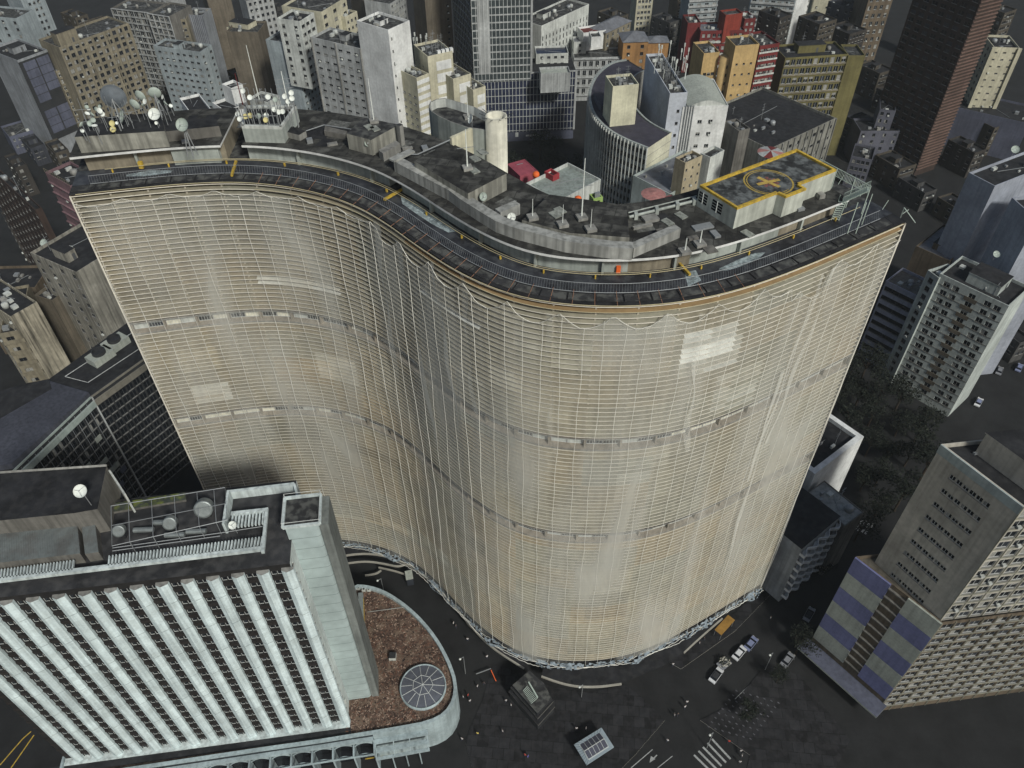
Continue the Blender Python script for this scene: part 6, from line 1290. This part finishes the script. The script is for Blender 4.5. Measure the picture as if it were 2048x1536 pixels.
for k, (u, v, h) in enumerate(((175, 247, 4.5), (199, 262, 3), (230, 250, 5), (243, 262, 4.5), (268, 257, 5), (302, 255, 3), (180, 262, 3), (215, 262, 2.5), (336, 250, 3.5), (258, 250, 4), (325, 240, 4), (290, 240, 4.5))):
    mast('dish_pole', 'thin steel pole among the dishes on the left roof', u, v, zr, h, .06, 1 if k % 3 == 0 else 0, M_steel, group='thin poles among the left roof dishes', foot=False)
for k in range(26):     # antenna forest on the tall blank slab and cream block
    c = P(1305 + rq.uniform(0, 70), 108 + rq.uniform(0, 62), 61.2); 
    if k >= 19: c = P(822 + rq.uniform(0, 34), 88 + rq.uniform(0, 14), 59.2)
    t = thing('roof_antenna', 'pale whip antenna in the antenna forest on the %s' % ('tall blank slab' if k < 19 else 'cream block'), 'antenna', tuple(c), 'antenna forest on the %s' % ('blank slab' if k < 19 else 'cream block'))
    m = MB(); h = rq.uniform(2.5, 6); m.bar(c, c + Vector((0, 0, h)), .09, M_dw, 4); m.build('pole', t)
    m = MB(); e = c + Vector((0, 0, h * .8)); m.box(e, (.25, 0), (0, .2), 1.3, M_white2); m.build('aerial_panel', t)
# corner scaffold at the tower's right end
sc = thing('net_davit', 'steel davit arm holding the net at the right roof corner', 'davit', tuple(E(SLEN - .5, 0, 112)))
m = MB(); p = E(SLEN, 1, 112); m.bar(p, p + Vector((0, 0, 1.8)), .09, M_gs, 5); m.bar(p + Vector((0, 0, 1.8)), E(SLEN, -1.6, 112.5), .08, M_gs, 5); m.bar(p + Vector((0, 0, .6)), p + Vector((1.2, .7, 1.0)), .06, M_gs, 5); m.build('arm', sc)
for q_ in range(3):
    p = E(SLEN - .6, 4 + 4.5 * q_, 112.1); t = thing('edge_post', 'thin raking pole along the right end of the tower roof', 'pole', tuple(p), 'raking poles at the right roof end'); m = MB(); m.bar(p, p + Vector((.6, .3, 1.5)), .05, M_gs, 5); m.build('pole', t)

# ================================================================== TREES
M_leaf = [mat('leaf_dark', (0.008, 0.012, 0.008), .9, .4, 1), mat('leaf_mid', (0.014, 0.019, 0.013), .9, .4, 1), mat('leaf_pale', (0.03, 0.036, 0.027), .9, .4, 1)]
M_bark = mat('bark', (0.04, 0.03, 0.022), .95)
def tree_proto(seed, h, r):
    rt = random.Random(seed); t = bpy.data.objects.new('tree', None); C.objects.link(t)
    m = MB(); m.bar((0, 0, 0), (.1, .1, h * .5), .32, M_bark, 8, .2)
    tips = []
    for k in range(7):
        a = k * .9 + rt.uniform(-.3, .3); q = Vector((math.cos(a) * r * rt.uniform(.35, .7), math.sin(a) * r * rt.uniform(.35, .7), h * rt.uniform(.6, .92))); m.bar((.05, .05, h * rt.uniform(.32, .48)), q, .14, M_bark, 5, .04); tips.append(q)
    m.build('trunk', t); m = MB()
    for k in range(26):
        b = rt.choice(tips) + Vector((rt.gauss(0, r * .25), rt.gauss(0, r * .25), rt.gauss(0, h * .07))); cl_ = rt.uniform(.25, .45) * r
        for j in range(46):
            d = Vector((rt.gauss(0, 1), rt.gauss(0, 1), rt.gauss(0, .7))).normalized() * cl_ * rt.uniform(.5, 1.05); c = b + d; a = Vector((rt.gauss(0, 1), rt.gauss(0, 1), rt.gauss(0, .5))).normalized() * rt.uniform(.16, .34); e = a.cross(Vector((rt.gauss(0, 1), rt.gauss(0, 1), 1)).normalized()) * .7
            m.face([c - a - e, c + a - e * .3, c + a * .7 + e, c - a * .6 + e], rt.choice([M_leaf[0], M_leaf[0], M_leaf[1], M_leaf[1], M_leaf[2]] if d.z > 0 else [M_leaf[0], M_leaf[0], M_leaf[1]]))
    m.build('crown', t); return t
protos = [tree_proto(1, 11, 4.6), tree_proto(2, 9, 3.8), tree_proto(3, 13, 5.2)]
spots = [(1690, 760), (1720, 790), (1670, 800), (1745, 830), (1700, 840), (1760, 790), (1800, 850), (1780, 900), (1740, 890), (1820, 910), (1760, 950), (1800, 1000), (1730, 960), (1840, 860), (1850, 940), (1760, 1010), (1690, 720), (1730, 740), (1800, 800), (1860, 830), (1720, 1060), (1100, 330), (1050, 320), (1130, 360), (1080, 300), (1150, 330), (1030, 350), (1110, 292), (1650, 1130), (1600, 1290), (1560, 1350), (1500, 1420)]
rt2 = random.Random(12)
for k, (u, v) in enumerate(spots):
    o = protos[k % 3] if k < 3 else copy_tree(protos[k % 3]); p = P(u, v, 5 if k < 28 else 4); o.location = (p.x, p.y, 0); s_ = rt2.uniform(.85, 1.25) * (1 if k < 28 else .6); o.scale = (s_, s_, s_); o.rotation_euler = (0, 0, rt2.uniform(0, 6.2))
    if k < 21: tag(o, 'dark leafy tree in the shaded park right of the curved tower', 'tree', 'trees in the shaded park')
    elif k < 28: tag(o, 'dark tree in the street gap between the tower and the navy glass wing', 'tree', 'trees in the gap behind the tower')
    else: tag(o, ['street tree by the zebra stripes near the wavy balconies', 'small street tree beside the orange roof', 'small street tree opposite the panelled block', 'small street tree near the chevron paving'][k - 28], 'tree', 'street trees on the lower right')

# ================================================================== CARS, PEOPLE, STREET FURNITURE
M_carw = mat('car_white', (0.62, 0.64, 0.66), .3, .05, spec=.6); M_carb = mat('car_blue', (0.20, 0.23, 0.36), .3, .05, spec=.6); M_carg = mat('car_grey', (0.22, 0.23, 0.25), .3, .05, spec=.6)
M_tyre = mat('tyre', (.015, .015, .015), .9); M_lamp = mat('lamp_glass', (.6, .58, .5), .3)
def car(name, label, u, v, u2, v2, body, roofm, group='cars on the street'):
    a, b = P(u, v, 0), P(u2, v2, 0); d = (b - a).normalized(); n = Vector((-d.y, d.x, 0)); c = (a + b) / 2; t = thing(name, label, 'car', (c.x, c.y, .02), group)
    def Q(x, y, z): return c + d * x + n * y + Vector((0, 0, z + .02))
    prof = [(-2.15, .35), (-2.2, .75), (-1.9, .95), (-.6 - .6, 1.0), (1.0, .98), (1.9, .85), (2.15, .65), (2.15, .35)]
    m = MB(); L1 = [Q(x, -.85, z) for x, z in prof]; L2 = [Q(x, .85, z) for x, z in prof]
    m.face(L1, body); m.face(L2[::-1], body)
    for i in range(len(prof)): j = (i + 1) % len(prof); m.face([L1[j], L1[i], L2[i], L2[j]], body)
    m.build('body', t)
    m = MB(); lo = [(-1.5, .98), (1.15, .98)]; hi = [(-1.15, 1.42), (.45, 1.42)]
    b4 = [Q(-1.6, -.8, .98), Q(1.15, -.8, .98), Q(1.15, .8, .98), Q(-1.6, .8, .98)]; t4 = [Q(-1.2, -.62, 1.42), Q(.4, -.62, 1.42), Q(.4, .62, 1.42), Q(-1.2, .62, 1.42)]; m.hexa(b4, t4, M_glass, topmat=roofm); m.build('cabin', t)
    for x in (-1.35, 1.35):
        for y in (-.87, .87):
            m = MB(); m.lathe(Q(x, y, .33), [(.01, -.1), (.33, -.1), (.33, .1), (.01, .1)], M_tyre, 14, tuple(n)); w_ = m.build('wheel', t); m = MB(); m.lathe(Q(x, y + (.11 if y > 0 else -.11), .33), [(.01, -.01), (.2, -.01), (.2, .01), (.01, .01)], M_steel, 10, tuple(n)); m.build('rim', w_)
    for y in (-.6, .6): m = MB(); m.box(Q(2.15, y, .6), d * .04, n * .18, .14, M_lamp); m.build('headlight', t)
    return t
car('parked_car', 'white car with a black roof, nearest the zebra crossing', 1425, 1362, 1438, 1344, M_carw, M_dark); car('parked_car', 'all white car just ahead of the planted pallet', 1470, 1318, 1486, 1299, M_carw, M_carw); car('parked_car', 'pale blue car farthest up the line by the tower', 1494, 1298, 1508, 1281, M_carb, M_carb)
car('parked_car', 'bluish car beside the apartment tower street, upper one', 2034, 744, 2040, 732, M_carb, M_carb); car('parked_car', 'bluish car in the street below the apartment tower', 1952, 814, 1960, 800, M_carw, M_carb); car('parked_car', 'dim grey car left of the upper bluish car', 1995, 750, 2000, 738, M_carg, M_carg)
car('parked_car', 'dark grey car at the kerb below the orange roof', 1612, 1240, 1622, 1222, M_carg, M_dark); car('parked_car', 'grey car in the dark street by the panelled block', 1568, 1330, 1580, 1314, M_carg, M_carg)
c_ = P(1447, 1330, 0); t = thing('plant_trailer', 'small trailer heaped with plants between the two white cars', 'trailer', tuple(c_)); m = MB(); m.box(c_ + Vector((0, 0, .5)), (1.3, .9), (-.6, .85), .35, M_carg); m.build('bed', t); m = MB()
for k in range(160): p = c_ + Vector((rt2.uniform(-1.3, 1.3), rt2.uniform(-1.1, 1.1), rt2.uniform(.8, 1.5))); m.face([p, p + Vector((.3, .1, .1)), p + Vector((.2, .35, .15))], M_leaf[2] if k % 3 else M_lamp)
m.build('plants', t)
for k in (-1, 1): m = MB(); m.lathe(c_ + Vector((-.5 * k, .75 * k, .3)), [(.01, -.1), (.3, -.1), (.3, .1), (.01, .1)], M_tyre, 12, (-.55, .83, 0)); m.build('wheel', t)
# orange roofed stall
c_ = P(1450, 1248, 3); t = thing('orange_stall', 'street stall with a long orange roof beside the tower foot', 'stall', (c_.x, c_.y, 0)); a, b = P(1436, 1265, 3), P(1463, 1235, 3); d = (b - a) / 2; n = Vector((-d.y, d.x, 0)).normalized()
m = MB(); m.box((a + b) / 2 - Vector((0, 0, .1)), d, n * 1.0, .15, mat('orange_canvas', (.30, .17, .04), .9, .25, .8)); m.build('roof', t)
for s_ in (-.9, .9):
    for q_ in (-.85, .85): m = MB(); p = (a + b) / 2 + d * s_ + n * q_; m.bar(Vector((p.x, p.y, 0)), p - Vector((0, 0, .1)), .05, M_steel, 5); m.build('post', t)
# square kiosk with a glass roof
kz = 3.4; K4 = [P(u, v, kz) for u, v in ((1148, 1489), (1203, 1455), (1228, 1494), (1173, 1530))]; kc = sum(K4, Vector((0, 0, 0))) / 4
t = thing('glass_kiosk', 'square kiosk with a pale tiled rim and dark glass roof panels', 'kiosk', (kc.x, kc.y, 0)); m = MB(); m.prism([p.xy for p in K4], kz - .3, kz, mat('kiosk_rim', (.27, .33, .37), .5, .1)); m.build('roof_rim', t)
def kin(s, w_, z): return [kc.lerp(p, s) * 1 + Vector((0, 0, z)) for p in K4]
inn = kin(.72, 0, .0); m = MB(); 
for p in inn: p.z = kz
ridge = ((inn[0] + inn[3]) / 2, (inn[1] + inn[2]) / 2); up = Vector((0, 0, .55)); m.face([inn[0], inn[1], ridge[1] + up, ridge[0] + up], mat('kiosk_glass', (.06, .065, .09), .3, .1, spec=.5)); m.face([inn[2], inn[3], ridge[0] + up, ridge[1] + up], mat('kiosk_glass', (.06, .065, .09))); m.face([inn[3], inn[0], ridge[0] + up], M_greyp); m.face([inn[1], inn[2], ridge[1] + up], M_greyp); m.build('glass_roof', t)
m = MB(); m.bar(ridge[0] + up, ridge[1] + up, .09, M_frame, 4)
for k in range(6): q_ = k / 5; m.bar(inn[0].lerp(inn[1], q_), (ridge[0] + up).lerp(ridge[1] + up, q_), .05, M_frame, 4); m.bar(inn[3].lerp(inn[2], q_), (ridge[0] + up).lerp(ridge[1] + up, q_), .05, M_frame, 4)
m.bar(inn[2], inn[3], .12, M_frame, 4); m.bar(inn[0], inn[3], .1, M_frame, 4); m.build('glazing_bar', t)
m = MB()
for k in range(9): q_ = k / 8; m.bar(K4[0].lerp(K4[1], q_) + Vector((0, 0, .01)), inn[0].lerp(inn[1], q_) + Vector((0, 0, .01)), .03, M_dark, 3); m.bar(K4[3].lerp(K4[0], q_) + Vector((0, 0, .01)), inn[3].lerp(inn[0], q_) + Vector((0, 0, .01)), .03, M_dark, 3)
m.build('rim_joint', t); m = MB(); k2 = kin(.66, 0, 0); m.prism([p.xy for p in k2], .14, kz - .3, M_dark); m.build('glass_wall', t)
# corner shop with stepped black canopy and stair
sz = 7.0; t = thing('corner_shop', 'small dark corner shop with stepped ledges and a pale slatted stair roof', 'shop', (*P(1062, 1410, 3).xy, 0)); base_ = [(1024, 1370), (1075, 1428), (1104, 1396), (1088, 1366), (1058, 1340), (1045, 1352)]
for k, (z0, z1, g) in enumerate(((.15, 3.2, 1.12), (3.2, 3.6, 1.18), (3.6, 5.4, 1.0), (5.4, 5.8, 1.08), (5.8, 7.0, .98))):
    pl_ = [P(u, v, sz) for u, v in base_]; cc_ = sum(pl_, Vector((0, 0, 0))) / 6; m = MB(); m.prism([(cc_ + (p - cc_) * g).xy for p in pl_], z0, z1, M_dark if k % 2 == 0 else M_concd, M_tar if k == 4 else M_tar2); m.build('storey' if k % 2 == 0 else 'ledge', t)
m = MB(); a0, a1, b0_, b1_ = P(1055, 1372, 7.3), P(1075, 1396, 7.3), P(1046, 1382, 7.3), P(1062, 1407, 7.3)
for k in range(11): q_ = k / 10; m.bar(a0.lerp(a1, q_), b0_.lerp(b1_, q_), .07, M_gs, 4)
m.build('slatted_roof', t); m = MB(); m.bar(P(1057, 1364, 7.6), P(1075, 1395, 7.6), .22, M_gs, 4); m.build('white_parapet', t)
# banner sign on the podium edge street & lamps
def lamp(label, u, v, z=8.5):
    c = P(u, v, z); t = thing('street_lamp', label, 'street lamp', (c.x + .8, c.y + .5, 0), 'street lamps around the podium'); m = MB(); m.bar((c.x + .8, c.y + .5, 0), (c.x + .8, c.y + .5, z), .09, M_steel, 6, .06); m.build('pole', t); m = MB(); m.bar((c.x + .8, c.y + .5, z), c, .05, M_steel, 5); m.build('arm', t); m = MB(); m.lathe(c - Vector((0, 0, .15)), [(.01, 0), (.28, .05), (.25, .22), (.01, .3)], M_dw, 10); m.build('lamp_head', t, True)
lamp('street lamp above the gravel deck kerb, upper one', 755, 1161); lamp('street lamp right of the glass skylight', 920, 1318); lamp('street lamp in front of the corner canopy line', 1159, 1374, 6.5); lamp('street lamp by the zebra crossing', 1420, 1470)
lamp('street lamp in the dark road by the panelled block', 1540, 1310)
for k, (u0, v0, u1, v1) in enumerate(((812, 1152, 825, 1142),)):
    c = P(818, 1150, 3.2); t = thing('bus_shelter', 'small grey box shelter in the dark lane behind the podium', 'shelter', (c.x, c.y, 0)); m = MB(); m.box(c - Vector((0, 0, .1)), (.9, .2), (-.3, 1.3), .2, M_greyp); m.build('roof', t); m = MB(); m.box(Vector((c.x, c.y, 0)), (.8, .2), (-.25, 1.1), 3.0, M_glass2); m.build('glass_wall', t)
c = P(978, 1340, 2); t = thing('road_barrier', 'orange and grey folding barrier in the road right of the podium', 'barrier', tuple(P(990, 1352, 0))); m = MB(); m.bar(P(952, 1348, 1), P(982, 1337, 1), .12, M_steel, 4); m.build('grey_beam', t); m = MB(); m.bar(P(982, 1340, 1), P(992, 1362, .4), .12, M_orange, 4); m.bar(P(982, 1340, 1), P(982, 1340, 0), .08, M_orange, 4); m.bar(P(992, 1362, .4), P(992, 1362, 0), .08, M_orange, 4); m.build('orange_beam', t)
# planters with umbrellas on the terrace by the tower foot
for k, (u, v, rr_, mt) in enumerate(((1581, 1049, .9, M_blue), (1593, 1046, 1.0, M_blue), (1595, 1080, 1.1, wall('mauve', (.2, .17, .27))), (1575, 1058, .5, M_white2), (1581, 1061, .5, M_white2))):
    c = P(u, v, 13.5); m = MB(); m.lathe(c, [(rr_, -.35), (rr_ * .5, -.1), (.01, .05)], mt, 10); m.bar(c - Vector((0, 0, 1.6)), c, .05, M_steel, 4); solo(m, 'parasol', ['blue oval parasol at the tower foot, left one', 'blue round parasol at the tower foot, right one', 'mauve parasol on the lower dark roof', 'small white parasol, left of the tiny pair', 'small white parasol, right of the tiny pair'][k], 'parasol', c - Vector((0, 0, 1.6)), 'parasols at the tower foot')
# people
def person_mesh(seed, top, legs):
    v = [(0, 0, .95), (0, 0, 1.15), (0, 0, 1.4), (0, .01, 1.52), (0, .03, 1.66), (0, .03, 1.76), (.19, 0, 1.4), (.26, .04, 1.12), (.27, .14, .92), (-.19, 0, 1.4), (-.26, -.02, 1.12), (-.27, .02, .88), (.1, 0, .9), (.12, .12, .5), (.12, .06, .07), (.12, .2, .03), (-.1, 0, .9), (-.12, -.08, .5), (-.12, -.2, .08), (-.12, -.08, .03)]
    e = [(0, 1), (1, 2), (2, 3), (3, 4), (4, 5), (2, 6), (6, 7), (7, 8), (2, 9), (9, 10), (10, 11), (0, 12), (12, 13), (13, 14), (14, 15), (0, 16), (16, 17), (17, 18), (18, 19)]
    r = [.15, .14, .17, .06, .1, .09, .075, .055, .04, .075, .055, .04, .1, .07, .05, .045, .1, .07, .05, .045]
    me = bpy.data.meshes.new('person'); me.from_pydata(v, e, []); o = bpy.data.objects.new('person', me); C.objects.link(o)
    md = o.modifiers.new('skin', 'SKIN'); s = o.modifiers.new('sub', 'SUBSURF'); s.levels = 1; s.render_levels = 1
    for i, sv in enumerate(me.skin_vertices[0].data): sv.radius = (r[i], r[i]); sv.use_root = (i == 0)
    bpy.context.view_layer.update(); dg = bpy.context.evaluated_depsgraph_get(); m2 = bpy.data.meshes.new_from_object(o.evaluated_get(dg)); bpy.data.objects.remove(o)
    m2.materials.clear(); sk = mat('skin_tone', (.25, .15, .1), .7)
    for mt in (top, legs, sk, M_dark): m2.materials.append(mt)
    for p in m2.polygons: z = p.center.z; x = abs(p.center.x); p.material_index = 3 if z > 1.7 or z < .09 else 2 if z > 1.48 or (x > .22 and z < 1.15) else 0 if z > .93 else 1
    return m2
cl_ = {'white shirt': mat('cloth_white', (.6, .6, .6)), 'red shirt': mat('cloth_red', (.55, .06, .04)), 'blue shirt': mat('cloth_blue', (.1, .12, .45)), 'yellow shirt': mat('cloth_yellow', (.6, .5, .1)), 'dark shirt': mat('cloth_dark', (.05, .05, .06))}
PM = {k: person_mesh(1, v_, mat('trousers', (.04, .045, .07))) for k, v_ in cl_.items()}
pp = [(907, 1246, 'white shirt'), (912, 1252, 'dark shirt'), (935, 1278, 'white shirt'), (974, 1313, 'white shirt'), (955, 1372, 'white shirt'), (968, 1366, 'dark shirt'), (926, 1393, 'white shirt'), (936, 1390, 'red shirt'), (1012, 1401, 'white shirt'), (1022, 1410, 'white shirt'), (955, 1467, 'yellow shirt'), (924, 1478, 'white shirt'), (1005, 1462, 'white shirt'), (1036, 1317, 'yellow shirt'), (1049, 1326, 'red shirt'), (1050, 1510, 'red shirt'), (1056, 1513, 'blue shirt'), (1153, 1457, 'white shirt'), (1172, 1457, 'white shirt'), (1349, 1430, 'white shirt'), (1356, 1429, 'dark shirt'), (1370, 1414, 'white shirt'), (1374, 1404, 'white shirt'), (1335, 1481, 'white shirt'), (1458, 1483, 'red shirt'), (1482, 1502, 'white shirt'), (1484, 1511, 'white shirt'), (1480, 1524, 'white shirt'), (1408, 1277, 'dark shirt'), (1399, 1286, 'white shirt'), (1346, 1329, 'white shirt'), (1165, 1345, 'blue shirt'), (1541, 1236, 'white shirt'), (940, 1402, 'white shirt')]
near = ['by the tower-side kerb', 'in the lane', 'near the skylight', 'on the plaza', 'near the corner shop', 'by the kiosk', 'on the chevron paving']
for k, (u, v, cw) in enumerate(pp):
    p = P(u, v, 1.0); o = bpy.data.objects.new('person', PM[cw]); C.objects.link(o); o.location = (p.x, p.y, .15 if k > 8 else .0); o.rotation_euler = (0, 0, rt2.uniform(0, 6.28))
    wh = 'in the lane beside the round podium' if u < 945 and v < 1330 else 'at the round end of the podium' if u < 980 and v < 1440 else 'walking below the round podium end' if u < 1000 else 'between the podium and corner shop' if u < 1030 and v > 1380 else 'on the ledge at the tower foot' if v < 1350 and u < 1200 else 'near the square kiosk' if u < 1260 else 'on the dark road below the tower' if u < 1380 and v > 1380 else 'on the chevron paving' if v > 1450 else 'beside the orange roofed stall'
    tag(o, 'pedestrian in a %s walking %s' % (cw, wh.replace('walking ', '')), 'person', 'pedestrians ' + wh)

# ================================================================== ADDED VEIL
m = MB(); m.prism([(-900, -60), (900, -60), (900, 1300), (-900, 1300)], -1, 190, M_dark, bottom=True); ho = m.build('lift_haze'); ho['kind'] = 'stuff'  # faint scattering volume, added to lift the darkest tones
hm = bpy.data.materials.new('lift_haze_air'); hm.use_nodes = True; nt = hm.node_tree; nt.nodes.remove(nt.nodes['Principled BSDF']); pv = nt.nodes.new('ShaderNodeVolumePrincipled')
pv.inputs['Color'].default_value = (.8, .88, .9, 1); pv.inputs['Density'].default_value = .0001; nt.links.new(pv.outputs[0], nt.nodes['Material Output'].inputs['Volume']); ho.data.materials.clear(); ho.data.materials.append(hm)
